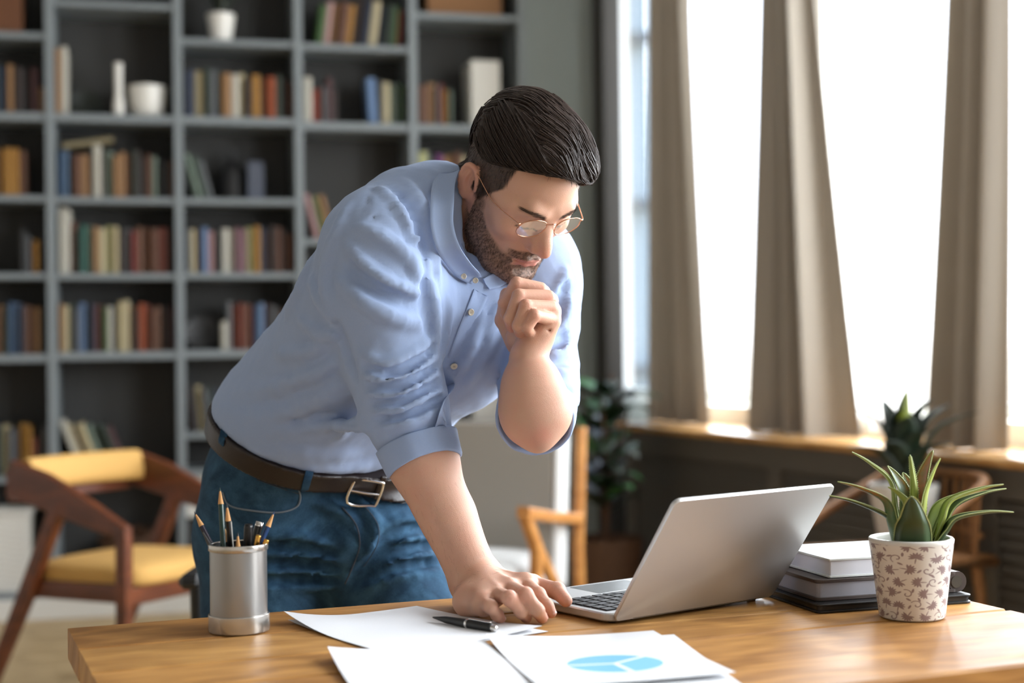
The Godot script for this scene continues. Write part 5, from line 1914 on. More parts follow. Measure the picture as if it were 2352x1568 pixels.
func head_field() -> Field:
	var f := Field.new()
	f.ell(Vector3(0, 0.045, -0.010), Vector3(0.0755, 0.092, 0.098), Basis(), 0.02)
	f.ell(Vector3(0, 0.052, 0.020), Vector3(0.066, 0.062, 0.073), Basis(), 0.02)
	f.ell(Vector3(0, -0.020, 0.030), Vector3(0.060, 0.080, 0.060), Basis(), 0.03)
	for s in [-1.0, 1.0]:
		f.chain([Vector3(s * 0.056, -0.022, 0.006), Vector3(s * 0.054, -0.058, 0.020), Vector3(s * 0.036, -0.090, 0.056), Vector3(s * 0.012, -0.101, 0.078)], [0.017, 0.016, 0.015, 0.014], 0.028)
		f.ell(Vector3(s * 0.046, -0.012, 0.058), Vector3(0.020, 0.017, 0.022), Basis(), 0.024)
		f.ell(Vector3(s * 0.060, 0.020, 0.044), Vector3(0.012, 0.02, 0.024), Basis(), 0.02)
		f.chain([Vector3(s * 0.050, 0.028, 0.069), Vector3(s * 0.032, 0.033, 0.083), Vector3(s * 0.014, 0.028, 0.090)], [0.008, 0.009, 0.008], 0.016)
	f.ell(Vector3(0, -0.099, 0.080), Vector3(0.021, 0.016, 0.014), Basis(), 0.02)
	f.ell(Vector3(0, -0.060, 0.070), Vector3(0.033, 0.028, 0.024), Basis(), 0.02)
	# neck and throat
	f.chain([Vector3(-0.004, -0.030, -0.040), Vector3(-0.022, -0.085, -0.060), Vector3(-0.05, -0.15, -0.085)], [0.058, 0.060, 0.070], 0.03)
	f.chain([Vector3(0.0, -0.070, 0.010), Vector3(-0.016, -0.105, -0.004), Vector3(-0.028, -0.130, -0.016)], [0.044, 0.044, 0.046], 0.03)
	f.cone(Vector3(-0.010, -0.112, 0.034), Vector3(-0.020, -0.135, 0.030), 0.011, 0.012, 0.03)
	f.chain([Vector3(-0.056, -0.035, -0.030), Vector3(-0.056, -0.10, -0.002), Vector3(-0.046, -0.138, 0.026)], [0.012, 0.012, 0.010], 0.03)
	# eye sockets, lids
	for s in [-1.0, 1.0]:
		f.ell(Vector3(s * 0.032, 0.009, 0.101), Vector3(0.019, 0.0125, 0.020), Basis(), 0.012, 1)
		f.ell(Vector3(s * 0.031, 0.0075, 0.0735), Vector3(0.0145, 0.0125, 0.0135), Basis(), 0.006)
		f.chain([Vector3(s * 0.044, 0.002, 0.078), Vector3(s * 0.032, -0.0035, 0.0855), Vector3(s * 0.019, 0.000, 0.082)], [0.0022, 0.0026, 0.002], 0.006)
		f.chain([Vector3(s * 0.045, 0.0155, 0.077), Vector3(s * 0.032, 0.0205, 0.0855), Vector3(s * 0.019, 0.017, 0.083)], [0.0030, 0.0034, 0.002], 0.007)
		f.chain([Vector3(s * 0.0445, 0.0018, 0.0815), Vector3(s * 0.032, -0.0008, 0.0885), Vector3(s * 0.02, 0.0018, 0.0845)], [0.0006, 0.0011, 0.0006], 0.0015, 1)
	# nose
	f.chain([Vector3(0, 0.020, 0.088), Vector3(0, 0.000, 0.0985), Vector3(0, -0.016, 0.1085), Vector3(0, -0.027, 0.1150)], [0.0075, 0.0072, 0.0082, 0.0098], 0.012)
	for s in [-1.0, 1.0]:
		f.ell(Vector3(s * 0.0125, -0.030, 0.1005), Vector3(0.0075, 0.0078, 0.0105), Basis(), 0.008)
		f.cone(Vector3(s * 0.010, 0.006, 0.088), Vector3(s * 0.013, -0.022, 0.094), 0.006, 0.008, 0.014)
		f.ell(Vector3(s * 0.0062, -0.0385, 0.1065), Vector3(0.0035, 0.0035, 0.0050), Basis(), 0.003, 1)
	f.cone(Vector3(0, -0.034, 0.1120), Vector3(0, -0.042, 0.0965), 0.0050, 0.0045, 0.006)
	# mouth
	f.chain([Vector3(-0.024, -0.0640, 0.0840), Vector3(-0.010, -0.0590, 0.0945), Vector3(0, -0.0600, 0.0960), Vector3(0.010, -0.0590, 0.0945), Vector3(0.024, -0.0640, 0.0840)], [0.003, 0.0042, 0.004, 0.0042, 0.003], 0.006)
	f.chain([Vector3(-0.021, -0.0665, 0.0845), Vector3(-0.008, -0.0705, 0.0935), Vector3(0.008, -0.0705, 0.0935), Vector3(0.021, -0.0665, 0.0845)], [0.003, 0.0052, 0.0052, 0.003], 0.006)
	f.chain([Vector3(-0.0275, -0.0655, 0.084), Vector3(-0.010, -0.0640, 0.1000), Vector3(0.010, -0.0640, 0.1000), Vector3(0.0275, -0.0655, 0.084)], [0.0010, 0.0010, 0.0010, 0.0010], 0.003, 1)
	f.chain([Vector3(-0.012, -0.0815, 0.094), Vector3(0.012, -0.0815, 0.094)], [0.006, 0.006], 0.012, 1)
	f.chain([Vector3(0, -0.046, 0.1035), Vector3(0, -0.055, 0.1015)], [0.0022, 0.0026], 0.004, 1)
	# nasolabial folds
	for s in [-1.0, 1.0]:
		f.chain([Vector3(s * 0.021, -0.027, 0.0975), Vector3(s * 0.031, -0.045, 0.0935), Vector3(s * 0.036, -0.06, 0.086)], [0.002, 0.003, 0.002], 0.010, 1)
	# ears
	for s in [-1.0, 1.0]:
		var eb := Basis(Vector3.UP, -s * 0.45) * Basis(Vector3.RIGHT, -0.20)
		var c := Vector3(s * 0.0790, 0.006, -0.016)
		f.ell(c, Vector3(0.0070, 0.031, 0.0175), eb, 0.004)
		f.ell(c + eb * Vector3(-s * 0.004, -0.024, 0.008), Vector3(0.005, 0.011, 0.009), eb, 0.006)
		f.ell(c + eb * Vector3(s * 0.0072, 0.003, 0.0030), Vector3(0.0080, 0.020, 0.0112), eb, 0.003, 1)
		var rim := []
		for k in 13:
			var a := lerpf(-0.08, 1.42, k / 12.0) * PI
			rim.append(c + eb * Vector3(s * 0.0040, 0.0285 * sin(a) + 0.002, 0.0155 * cos(a)))
		var rr := []
		for k in 13:
			rr.append(0.0036 if k < 10 else 0.0032)
		f.chain(rim, rr, 0.003)
		f.chain([c + eb * Vector3(s * 0.0015, -0.012, -0.006), c + eb * Vector3(s * 0.003, 0.004, -0.0085), c + eb * Vector3(s * 0.003, 0.015, -0.003)], [0.003, 0.0032, 0.0025], 0.004)
		f.ell(c + eb * Vector3(s * 0.001, -0.006, 0.0145), Vector3(0.004, 0.006, 0.004), eb, 0.004)
		f.ell(c + eb * Vector3(s * 0.004, -0.006, 0.0055), Vector3(0.006, 0.0055, 0.0045), eb, 0.003, 1)
	return f

func hair_mask(p: Vector3) -> float:
	var top := smoothstep(-0.002, 0.004, 0.8 * p.y - 0.5 * p.z + 0.33 * p.x - 0.0300)
	var side := smoothstep(0.0, 0.006, lerpf(0.018, 0.052, clampf(p.y / 0.045, 0.0, 1.0)) - p.z) * smoothstep(-0.016, 0.004, p.y)
	var back := smoothstep(0.0, 0.008, -0.022 - p.z) * smoothstep(-0.062, -0.045, p.y + 0.25 * (p.z + 0.06))
	return clampf(maxf(top, maxf(side, back)), 0.0, 1.0)

func beard_mask(p: Vector3) -> float:
	var ax := absf(p.x)
	var d := 0.0
	# sideburn, cheek line and jaw
	var line := lerpf(-0.004, -0.058, smoothstep(0.012, 0.074, p.z))
	d = smoothstep(0.004, -0.008, p.y - line) * smoothstep(-0.010, 0.008, p.z + 0.4 * (p.y + 0.04)) * smoothstep(-0.135, -0.105, p.y + 0.2 * p.z)
	if p.y > -0.035 and p.z < 0.03:
		d = maxf(d, smoothstep(0.0, 0.01, p.z + 0.002) * smoothstep(0.034, 0.022, p.z) * smoothstep(0.012, -0.004, p.y) * (0.9 if ax > 0.04 else 0.0))
	# moustache
	var mo := smoothstep(0.0025, 0.0, absf(p.y + 0.0505 + ax * 0.12) - 0.0052) * smoothstep(0.040, 0.030, ax) * smoothstep(0.070, 0.078, p.z)
	# round the mouth: clear the lips and the cheek beside the nose
	if p.z > 0.07 and ax < 0.027 and p.y > -0.0745 and p.y < -0.0575:
		d *= 0.05
	if p.z > 0.05 and p.y > -0.05 and ax < 0.04:
		d *= 0.1
	return clampf(maxf(d, mo), 0.0, 1.0)

func lip_mask(p: Vector3) -> float:
	if p.z < 0.078:
		return 0.0
	return smoothstep(0.0026, 0.0, absf(p.y + 0.0660) - (0.0082 - 5.5 * p.x * p.x)) * smoothstep(0.028, 0.020, absf(p.x))

func build_head() -> void:
	var f := head_field()
	var mb := net(f, Vector3(-0.135, -0.205, -0.16), Vector3(0.10, 0.145, 0.135), 0.0025)
	var ns := FastNoiseLite.new()
	ns.seed = 3
	ns.frequency = 260.0
	var nb := FastNoiseLite.new()
	nb.seed = 8
	nb.frequency = 35.0
	var skin := Color(0.56, 0.325, 0.225)
	var red := Color(0.58, 0.25, 0.175)
	var dark := Color(0.022, 0.014, 0.010)
	var lip := Color(0.50, 0.205, 0.165)
	var hm := PackedFloat32Array()
	var bm := PackedFloat32Array()
	for k in mb.v.size():
		var p := mb.v[k]
		var c := skin
		var ax := absf(p.x)
		var w := 0.30 * exp(-pow((ax - 0.045) / 0.02, 2) - pow((p.y + 0.02) / 0.022, 2)) * (1.0 if p.z > 0.03 else 0.0)
		w += 0.5 * exp(-pow(ax / 0.014, 2) - pow((p.y + 0.026) / 0.012, 2)) * (1.0 if p.z > 0.095 else 0.0)
		if ax > 0.074 and p.z < 0.01:
			w += 0.45
		w += 0.12 * nb.get_noise_3dv(p)
		c = c.lerp(red, clampf(w, 0, 1))
		c = c.lerp(lip, 0.85 * lip_mask(p))
		var b := beard_mask(p)
		if ax > 0.0745 and p.z < 0.008 and p.y > -0.038:
			b = 0.0
		var nz := ns.get_noise_3dv(p)
		c = c.lerp(Color(0.075, 0.045, 0.03), clampf(b * (0.78 + 0.5 * nz), 0.0, 0.93))
		var h := hair_mask(p)
		if ax > 0.0765 and p.y < 0.042 and p.z < 0.006 and p.z > -0.04:
			h = 0.0
		c = c.lerp(dark, clampf(h * (0.93 + 0.1 * nz), 0.0, 1.0))
		# brows and lash line
		var br := brow_mask(p)
		c = c.lerp(dark, 0.85 * br)
		if p.z > 0.074 and ax > 0.016 and ax < 0.047:
			var lash := smoothstep(0.0015, 0.0004, absf(p.y - (0.0012 - 0.0022 * (1.0 - pow((ax - 0.032) / 0.014, 2)))))
			c = c.lerp(dark, 0.9 * lash)
		mb.c[k] = c
		hm.append(h)
		bm.append(maxf(b, 0.0))
	mb.colored = true
	join(body, mb, HEAD)
	build_hair(mb, hm, bm)

func brow_mask(p: Vector3) -> float:
	if p.z < 0.06:
		return 0.0
	var ax := absf(p.x)
	var f := (ax - 0.013) / 0.040
	if f < -0.05 or f > 1.05:
		return 0.0
	var y := 0.0265 + 0.0085 * sin(clampf(f, 0, 1) * 2.2)
	return smoothstep(0.0045, 0.0015, absf(p.y - y) * 0.8 * (1.0 + 1.2 * clampf(f - 0.5, 0, 1))) * smoothstep(-0.05, 0.06, f) * smoothstep(1.05, 0.9, f)

func build_hair(mb: MB, hm: PackedFloat32Array, bm: PackedFloat32Array) -> void:
	# volume on top of the head, swept forward to his left, then single locks over it
	var f := Field.new()
	f.ell(Vector3(0.002, 0.064, -0.010), Vector3(0.0815, 0.093, 0.104), Basis(), 0.02)
	f.ell(Vector3(0.008, 0.100, 0.036), Vector3(0.060, 0.038, 0.055), Basis(Vector3.FORWARD, -0.12), 0.03)
	f.chain([Vector3(0.034, 0.108, 0.070), Vector3(0.036, 0.106, 0.078), Vector3(0.040, 0.102, 0.084)], [0.019, 0.013, 0.008], 0.02)
	f.chain([Vector3(-0.030, 0.110, 0.062), Vector3(-0.010, 0.106, 0.078), Vector3(0.020, 0.095, 0.092)], [0.020, 0.017, 0.011], 0.02)
	# the clipped sides end at a line from the temple to the crown
	f.plane(Vector3(0, 0.0955, 0.090), Vector3(-0.22, -0.82, 0.52), 0.006)
	f.plane(Vector3(-0.0765, 0.055, 0.0), Vector3(-0.80, -0.60, 0.0), 0.012)
	f.plane(Vector3(0.0765, 0.045, 0.0), Vector3(0.80, -0.60, 0.0), 0.012)
	f.plane(Vector3(0, 0.02, -0.10), Vector3(0, -0.75, -0.65), 0.012)
	var cap := net(f, Vector3(-0.10, -0.02, -0.13), Vector3(0.11, 0.19, 0.13), 0.003)
	var hair := MB.new()
	join(hair, cap, HEAD)
	var r := RandomNumberGenerator.new()
	r.seed = 21
	var ids := f.all()
	# locks over the volume
	var n := cap.v.size()
	for k in 3400:
		var i := r.randi_range(0, n - 1)
		var p := cap.v[i]
		var nn := cap.n[i]
		if nn.y < -0.25:
			continue
		lock(hair, f, ids, p, nn, r, 0.04 + 0.05 * r.randf(), 0.0010)
	# short clipped hair on the sides and back
	for k in 5200:
		var i := r.randi_range(0, mb.v.size() - 1)
		if hm[i] < 0.5 + 0.4 * r.randf():
			continue
		var p := mb.v[i]
		var nn := mb.n[i]
		var flow := Vector3(0, -0.9, 0.35) if p.z > -0.04 else Vector3(0, -1.0, -0.1)
		flow += Vector3(r.randf_range(-0.3, 0.3), r.randf_range(-0.2, 0.2), r.randf_range(-0.3, 0.3))
		flow = (flow - nn * flow.dot(nn)).normalized()
		var ln := 0.008 + 0.006 * r.randf()
		strand_world(hair, [HEAD * (p - nn * 0.0005), HEAD * (p + nn * 0.0016 + flow * ln * 0.5), HEAD * (p + nn * 0.0022 + flow * ln)], 0.0005)
	part(person, "hair", hair.mesh(), mats["hair"], "short dark brown hair swept forward")
	# beard and brows
	var beard := MB.new()
	for k in 16000:
		var i := r.randi_range(0, mb.v.size() - 1)
		if bm[i] < 0.15 + 0.85 * r.randf():
			continue
		var p := mb.v[i]
		var nn := mb.n[i]
		var flow := Vector3(-p.x * 2.0, -1.0, 0.15) + Vector3(r.randf_range(-0.35, 0.35), 0, r.randf_range(-0.35, 0.35))
		if p.z > 0.08 and p.y > -0.06:
			flow = Vector3(signf(p.x) * 0.8, -0.7, 0.0) + Vector3(r.randf_range(-0.3, 0.3), 0, 0)
		flow = (flow - nn * flow.dot(nn)).normalized()
		var ln := 0.0035 + 0.0025 * r.randf()
		strand_world(beard, [p - nn * 0.0003, p + nn * 0.0012 + flow * ln * 0.5, p + nn * 0.0016 + flow * ln], 0.00022)
	for k in 60000:
		var i := r.randi_range(0, mb.v.size() - 1)
		var p := mb.v[i]
		if brow_mask(p) < 0.2 + 0.7 * r.randf():
			continue
		var nn := mb.n[i]
		var flow := Vector3(signf(p.x), 0.25, -0.3)
		flow = (flow - nn * flow.dot(nn)).normalized()
		strand_world(beard, [p, p + nn * 0.0010 + flow * 0.004, p + nn * 0.0010 + flow * 0.008], 0.0003)
	var wb := MB.new()
	join(wb, beard, HEAD)
	part(person, "beard", wb.mesh(), mats["beard_hair"], "short dark beard and eyebrows")

func lock(hair: MB, f: Field, ids: PackedInt32Array, p: Vector3, nn: Vector3, r: RandomNumberGenerator, ln: float, w: float) -> void:
	var path := []
	var q := p
	var steps := 6
	var bend := r.randf_range(-0.12, 0.12)
	var lift := r.randf_range(-0.0008, 0.0034)
	for s in steps:
		var d := f.ev(q, ids)
		var g := Vector3(f.ev(q + Vector3(0.002, 0, 0), ids) - d, f.ev(q + Vector3(0, 0.002, 0), ids) - d, f.ev(q + Vector3(0, 0, 0.002), ids) - d).normalized()
		q -= g * (d - lift - 0.0005)
		path.append(HEAD * q)
		var flow := Vector3(0.42 + bend - 1.2 * q.x + 0.25 * sin(q.z * 60.0 + q.x * 40.0), 0.0, 1.0)
		if q.x < -0.045:
			flow = Vector3(0.15, -0.25, 1.0)
		if q.x > 0.055:
			flow = Vector3(0.05, -0.55, 0.8)
		if q.z < -0.06:
			flow = Vector3(0.1, 0.55 if q.y > 0.09 else -0.6, 0.4 if q.y > 0.09 else -0.1)
		flow = (flow - g * flow.dot(g)).normalized()
		q += flow * ln / steps
	strand_world(hair, path, w)

func strand_world(mb: MB, path: Array, w: float) -> void:
	var base := mb.v.size()
	var n := path.size()
	var x := Vector3.ZERO
	for k in n:
		var d: Vector3 = (path[mini(k + 1, n - 1)] - path[maxi(k - 1, 0)]).normalized()
		if k == 0:
			x = d.cross(Vector3(0.3, 0.8, 0.5)).normalized()
		x = (x - d * x.dot(d)).normalized()
		var y := d.cross(x)
		var rr := w * (1.0 - 0.85 * k / (n - 1))
		for s in 3:
			var a := TAU * s / 3.0
			var o := x * cos(a) + y * sin(a)
			mb.v.append(path[k] + o * rr)
			mb.n.append(o)
			mb.t.append(Vector2.ZERO)
			mb.c.append(Color.WHITE)
	for k in n - 1:
		for s in 3:
			var a := base + k * 3 + s
			var b := base + k * 3 + (s + 1) % 3
			mb.i.append_array([a, b + 3, b, a, a + 3, b + 3])

func span(pts: Array, pad: float) -> Array:
	var lo: Vector3 = pts[0]
	var hi: Vector3 = pts[0]
	for p in pts:
		lo = lo.min(p)
		hi = hi.max(p)
	return [lo - Vector3.ONE * pad, hi + Vector3.ONE * pad]

# ---------------------------------------------------------------- arms and hands
func finger(f: Field, pts: Array, r: Array, kk := 0.0035) -> void:
	f.chain(pts, r, kk)
	# knuckle bulges
	for k in range(1, pts.size() - 1):
		f.ell(pts[k], Vector3.ONE * (r[k] * 1.06), Basis(), kk)

func build_arms() -> void:
	var skin := Color(0.56, 0.325, 0.225)
	var nb := FastNoiseLite.new()
	nb.seed = 18
	nb.frequency = 30.0
	# ---- right arm, hand flat on the desk
	var f := Field.new()
	var W := on_desk(1092, 1334, 0.036)
	var EL := P(938, 975, 2.085)
	var SR := P(862, 560, 2.075)
	f.cone(SR, EL, 0.042, 0.038, 0.03)
	var fa := func(t: float, off: Vector3) -> Vector3: return EL.lerp(W, t) + off
	var side := (W - EL).cross(Vector3(0, 0, 1)).normalized()
	f.chain([EL, EL.lerp(W, 0.22), EL.lerp(W, 0.6), W], [0.043, 0.0465, 0.0365, 0.0275], 0.02)
	f.chain([EL.lerp(W, 0.1) + side * 0.010, EL.lerp(W, 0.45) + side * 0.006], [0.038, 0.032], 0.02)
	f.cone(EL.lerp(W, 0.75) + side * 0.006, W + side * 0.011, 0.024, 0.0215, 0.02)
	f.cone(EL.lerp(W, 0.75) - side * 0.006, W - side * 0.011, 0.024, 0.0215, 0.02)
	var mI := on_desk(1208, 1340, 0.041)
	var mM := on_desk(1171, 1350, 0.0395)
	var mR := on_desk(1140, 1364, 0.0345)
	var mP := on_desk(1110, 1383, 0.0265)
	var heel := on_desk(1078, 1380, 0.020)
	f.cone(W, heel, 0.026, 0.0195, 0.02)
	f.cone(W + side * 0.008, mI, 0.019, 0.0125, 0.018)
	f.cone(W, mM, 0.020, 0.0125, 0.018)
	f.cone(W - side * 0.004, mR, 0.020, 0.012, 0.018)
	f.cone(W - side * 0.012, mP, 0.019, 0.0115, 0.018)
	f.cone(heel, mP - Vector3(0, 0.004, 0), 0.017, 0.012, 0.02)
	f.cone(mI, mP, 0.0095, 0.009, 0.012)
	finger(f, [mI, on_desk(1236, 1365, 0.0355), on_desk(1256, 1391, 0.0215), on_desk(1266, 1407, 0.0125)], [0.0108, 0.0095, 0.0084, 0.0074])
	finger(f, [mM, on_desk(1207, 1366, 0.0405), on_desk(1234, 1401, 0.0205), on_desk(1245, 1418, 0.0090)], [0.0110, 0.0098, 0.0088, 0.0080])
	finger(f, [mR, on_desk(1170, 1373, 0.0385), on_desk(1198, 1404, 0.0190), on_desk(1209, 1418, 0.0088)], [0.0105, 0.0094, 0.0084, 0.0076])
	finger(f, [mP, on_desk(1127, 1393, 0.0270), on_desk(1142, 1412, 0.0140), on_desk(1150, 1421, 0.0078)], [0.0098, 0.0086, 0.0076, 0.0068])
	var tM := on_desk(1222, 1343, 0.0335)
	f.cone(W + side * 0.006, tM, 0.0185, 0.0135, 0.02)
	f.cone(tM, mI, 0.011, 0.009, 0.014)
	finger(f, [tM, on_desk(1279, 1356, 0.0330), on_desk(1300, 1379, 0.0240)], [0.0128, 0.0112, 0.0088])
	# tendons on the back of the hand, wrist bone
	for m in [mI, mM, mR]:
		f.cone(W.lerp(m, 0.35) + Vector3(0, 0.0165, 0), m + Vector3(0, 0.0095, 0), 0.0022, 0.0026, 0.006)
	f.ell(W - side * 0.021 + Vector3(0, 0.010, 0), Vector3.ONE * 0.0095, Basis(), 0.012)
	var sp := span([W, heel, mI, mP, tM, EL.lerp(W, 0.1), on_desk(1266, 1407, 0.0125), on_desk(1209, 1418, 0.0088), on_desk(1150, 1421, 0.0078), on_desk(1245, 1418, 0.009), on_desk(1300, 1379, 0.024), on_desk(1170, 1373, 0.0385)], 0.03)
	sp[0].x -= 0.03
	sp[0].z -= 0.03
	sp[1].z += 0.03
	var hand := net(f, sp[0], sp[1], 0.0026)
	var tips := [on_desk(1266, 1407, 0.0125), on_desk(1245, 1418, 0.009), on_desk(1209, 1418, 0.0088), on_desk(1150, 1421, 0.0078), on_desk(1300, 1379, 0.024)]
	var knuck := [mI, mM, mR, mP, on_desk(1236, 1365, 0.0355), on_desk(1207, 1366, 0.0405), on_desk(1170, 1373, 0.0385), on_desk(1279, 1356, 0.033)]
	paint_skin(hand, skin, tips, knuck, nb)
	join(body, hand)
	nails([[on_desk(1256, 1391, 0.0215), tips[0], 0.0074], [on_desk(1234, 1401, 0.0205), tips[1], 0.008], [on_desk(1198, 1404, 0.019), tips[2], 0.0076], [on_desk(1142, 1412, 0.014), tips[3], 0.0068]], Vector3(0.25, 0.75, 0.35))
	# ---- left arm, fist under the chin
	var h := Field.new()
	var LW := P(1214, 826, 2.055)
	var LE := P(1229, 958, 2.035)
	var SL := P(1250, 640, 2.24)
	h.chain([SL, P(1240, 880, 2.15), LE + Vector3(0, 0.0, -0.02)], [0.034, 0.034, 0.038], 0.02)
	h.chain([LE, LE.lerp(LW, 0.4), LE.lerp(LW, 0.75), LW], [0.0425, 0.0385, 0.0290, 0.0215], 0.02)
	h.cone(LE + Vector3(0.014, 0.012, 0.0), LE.lerp(LW, 0.5) + Vector3(0.008, 0, 0), 0.036, 0.030, 0.02)
	h.cone(LE + Vector3(-0.010, 0.010, 0.0), LE.lerp(LW, 0.5) + Vector3(-0.006, 0, 0), 0.036, 0.030, 0.02)
	h.ell(LE + Vector3(0.004, -0.026, 0.012), Vector3(0.017, 0.02, 0.017), Basis(), 0.02)
	var I := P(1241, 664, 2.082)
	var M := P(1259, 682, 2.060)
	var Rr := P(1266, 706, 2.046)
	var Pk := P(1264, 732, 2.042)
	for q in [[I, 0.0108], [M, 0.0108], [Rr, 0.0104], [Pk, 0.0100]]:
		h.cone(LW + Vector3(0, 0.006, 0), q[0] + Vector3(0.004, -0.004, -0.006), 0.0190, q[1], 0.012)
	h.cone(P(1196, 775, 2.10), P(1205, 725, 2.105), 0.021, 0.018, 0.02)
	h.cone(P(1236, 775, 2.075), P(1244, 735, 2.085), 0.019, 0.015, 0.02)
	finger(h, [I, P(1187, 651, 2.070), P(1158, 696, 2.080), P(1161, 722, 2.095)], [0.0103, 0.0096, 0.0088, 0.0076], 0.0012)
	finger(h, [M, P(1192, 679, 2.040), P(1171, 731, 2.036), P(1176, 752, 2.056)], [0.0103, 0.0097, 0.0088, 0.0078], 0.0012)
	finger(h, [Rr, P(1208, 702, 2.022), P(1190, 748, 2.022), P(1194, 764, 2.042)], [0.0098, 0.0093, 0.0085, 0.0076], 0.0012)
	finger(h, [Pk, P(1228, 724, 2.014), P(1211, 751, 2.016), P(1216, 762, 2.036)], [0.0092, 0.0086, 0.0079, 0.0072], 0.0012)
	finger(h, [P(1186, 790, 2.115), P(1156, 735, 2.120), P(1164, 676, 2.120)], [0.0150, 0.0115, 0.0100], 0.003)
	# crease at the base of the little finger and of the palm
	h.chain([P(1232, 748, 2.02), P(1252, 758, 2.03), P(1268, 760, 2.045)], [0.0016, 0.002, 0.0012], 0.004, 1)
	var sp2 := span([LW, LE, I, M, Pk, P(1160, 700, 2.085), P(1187, 656, 2.072), P(1212, 748, 2.018), P(1168, 680, 2.125), P(1240, 880, 2.12), P(1225, 940, 2.0)], 0.055)
	var hand2 := net(h, sp2[0], sp2[1], 0.0026)
	paint_skin(hand2, skin, [P(1177, 752, 2.05), P(1194, 762, 2.04), LE + Vector3(0, -0.03, 0.03), LE + Vector3(0.01, -0.02, 0.035)], [P(1187, 656, 2.07), P(1193, 682, 2.04), P(1209, 703, 2.02), P(1229, 724, 2.01), I, M, Rr, Pk], nb)
	join(body, hand2)
	arm_hair(hand, EL.lerp(W, 0.3), W)

func arm_hair(mb: MB, a: Vector3, b: Vector3) -> void:
	var r := RandomNumberGenerator.new()
	r.seed = 12
	var h := MB.new()
	var d := (b - a).normalized()
	for k in 420:
		var i := r.randi_range(0, mb.v.size() - 1)
		var p := mb.v[i]
		var t := (p - a).dot(d) / a.distance_to(b)
		if t < 0.0 or t > 1.0:
			continue
		var nn := mb.n[i]
		var flow := d + Vector3(r.randf_range(-0.5, 0.5), r.randf_range(-0.3, 0.3), r.randf_range(-0.5, 0.5))
		flow = (flow - nn * flow.dot(nn)).normalized()
		strand_world(h, [p, p + nn * 0.0015 + flow * 0.005, p + nn * 0.0018 + flow * 0.009], 0.00007)
	part(person, "arm_hair", h.mesh(), mats["hair"])

func copy_field(to: Field, from: Field) -> void:
	to.kind = from.kind.duplicate()
	to.a = from.a.duplicate()
	to.ba = from.ba.duplicate()
	to.inv = from.inv.duplicate()
	to.r1 = from.r1.duplicate()
	to.dr = from.dr.duplicate()
	to.k = from.k.duplicate()
	to.op = from.op.duplicate()
	to.xf = from.xf.duplicate()
	to.size = from.size.duplicate()

func paint_skin(mb: MB, skin: Color, tips: Array, knuck: Array, nb: FastNoiseLite) -> void:
	var red := Color(0.60, 0.245, 0.175)
	for k in mb.v.size():
		var p := mb.v[k]
		var w := 0.10 + 0.22 * nb.get_noise_3dv(p)
		for q in tips:
			w += 0.45 * exp(-p.distance_squared_to(q) / 0.00016)
		for q in knuck:
			w += 0.25 * exp(-p.distance_squared_to(q) / 0.00018)
		mb.c[k] = skin.lerp(red, clampf(w, 0.0, 0.85))
	mb.colored = true

func nails(list: Array, up: Vector3) -> void:
	var m := MB.new()
	for q in list:
		var a: Vector3 = q[0]
		var b: Vector3 = q[1]
		var d := (b - a).normalized()
		var u := (up - d * up.dot(d)).normalized()
		var x := d.cross(u)
		var r: float = q[2]
		var rings := []
		for k in 5:
			var f := k / 4.0
			var ring := PackedVector3Array()
			for s in 7:
				var e := (s - 3) / 3.0
				var ang := e * 0.85
				var sh_ := sqrt(maxf(0.05, 1.0 - pow(f * 2.0 - 1.0, 4.0) * 0.35))
				ring.append(b + d * (lerpf(-0.0085, 0.0035, f)) + (u * cos(ang * sh_) + x * sin(ang * sh_)) * (r + 0.0004) * (1.0 - 0.12 * f))
			rings.append(ring)
		m.loft(rings, false, false)
	part(person, "fingernails", m.mesh(), mat("nail", Color(0.80, 0.62, 0.55), 0.3), "pale fingernails of the right hand")

func build_core() -> void:
	# the body under the clothes, so that head, arms and trunk are one figure
	var f := Field.new()
	var hip := P(700, 1085, 2.42)
	var chest := P(960, 680, 2.24)
	f.chain([hip, P(830, 880, 2.31), chest, P(1030, 540, 2.23)], [0.08, 0.07, 0.05, 0.03], 0.05)
	f.chain([P(880, 570, 2.09), P(1020, 540, 2.22), P(1225, 640, 2.25)], [0.035, 0.035, 0.03], 0.05)
	f.chain([P(1030, 540, 2.23), P(1085, 490, 2.215)], [0.04, 0.045], 0.04)
	var sp := span([hip, chest, P(880, 570, 2.08), P(1225, 640, 2.24), P(1085, 500, 2.185)], 0.13)
	var mb := net(f, sp[0], sp[1], 0.012)
	mb.c.fill(Color(0.56, 0.325, 0.225))
	mb.colored = true
	join(body, mb)

# ---------------------------------------------------------------- clothes
func look(px: float, py: float) -> Vector3:
	return (cam_basis * Vector3((px - 1176.0) / FOCAL, (784.0 - py) / FOCAL, -1.0))

func hit(f: Field, px: float, py: float) -> Vector3:
	return f.cast(EYE, look(px, py))

# ridges and valleys of the cloth: polylines of pixels, laid on the surface itself
func fold(f: Field, base: Field, pts: Array, r: float, carve := false, kk := 0.010, sink := 0.12) -> void:
	var out := []
	for q in pts:
		var p := hit(base, q[0], q[1])
		if base.ev(p, base.all()) > 0.002:
			continue
		var n := base.grad(p)
		out.append(p - n * (r * sink) if not carve else p + n * (r * sink))
	if out.size() < 2:
		return
	out = smooth_path(out, 3)
	var rad := []
	for k in out.size():
		rad.append(r * 1.35 * (0.3 + 0.65 * sin(PI * (k + 0.6) / (out.size() + 0.2))))
	f.chain(out, rad, kk, 1 if carve else 0)

var BELT_N := Vector3.UP
var BELT_P := Vector3.ZERO

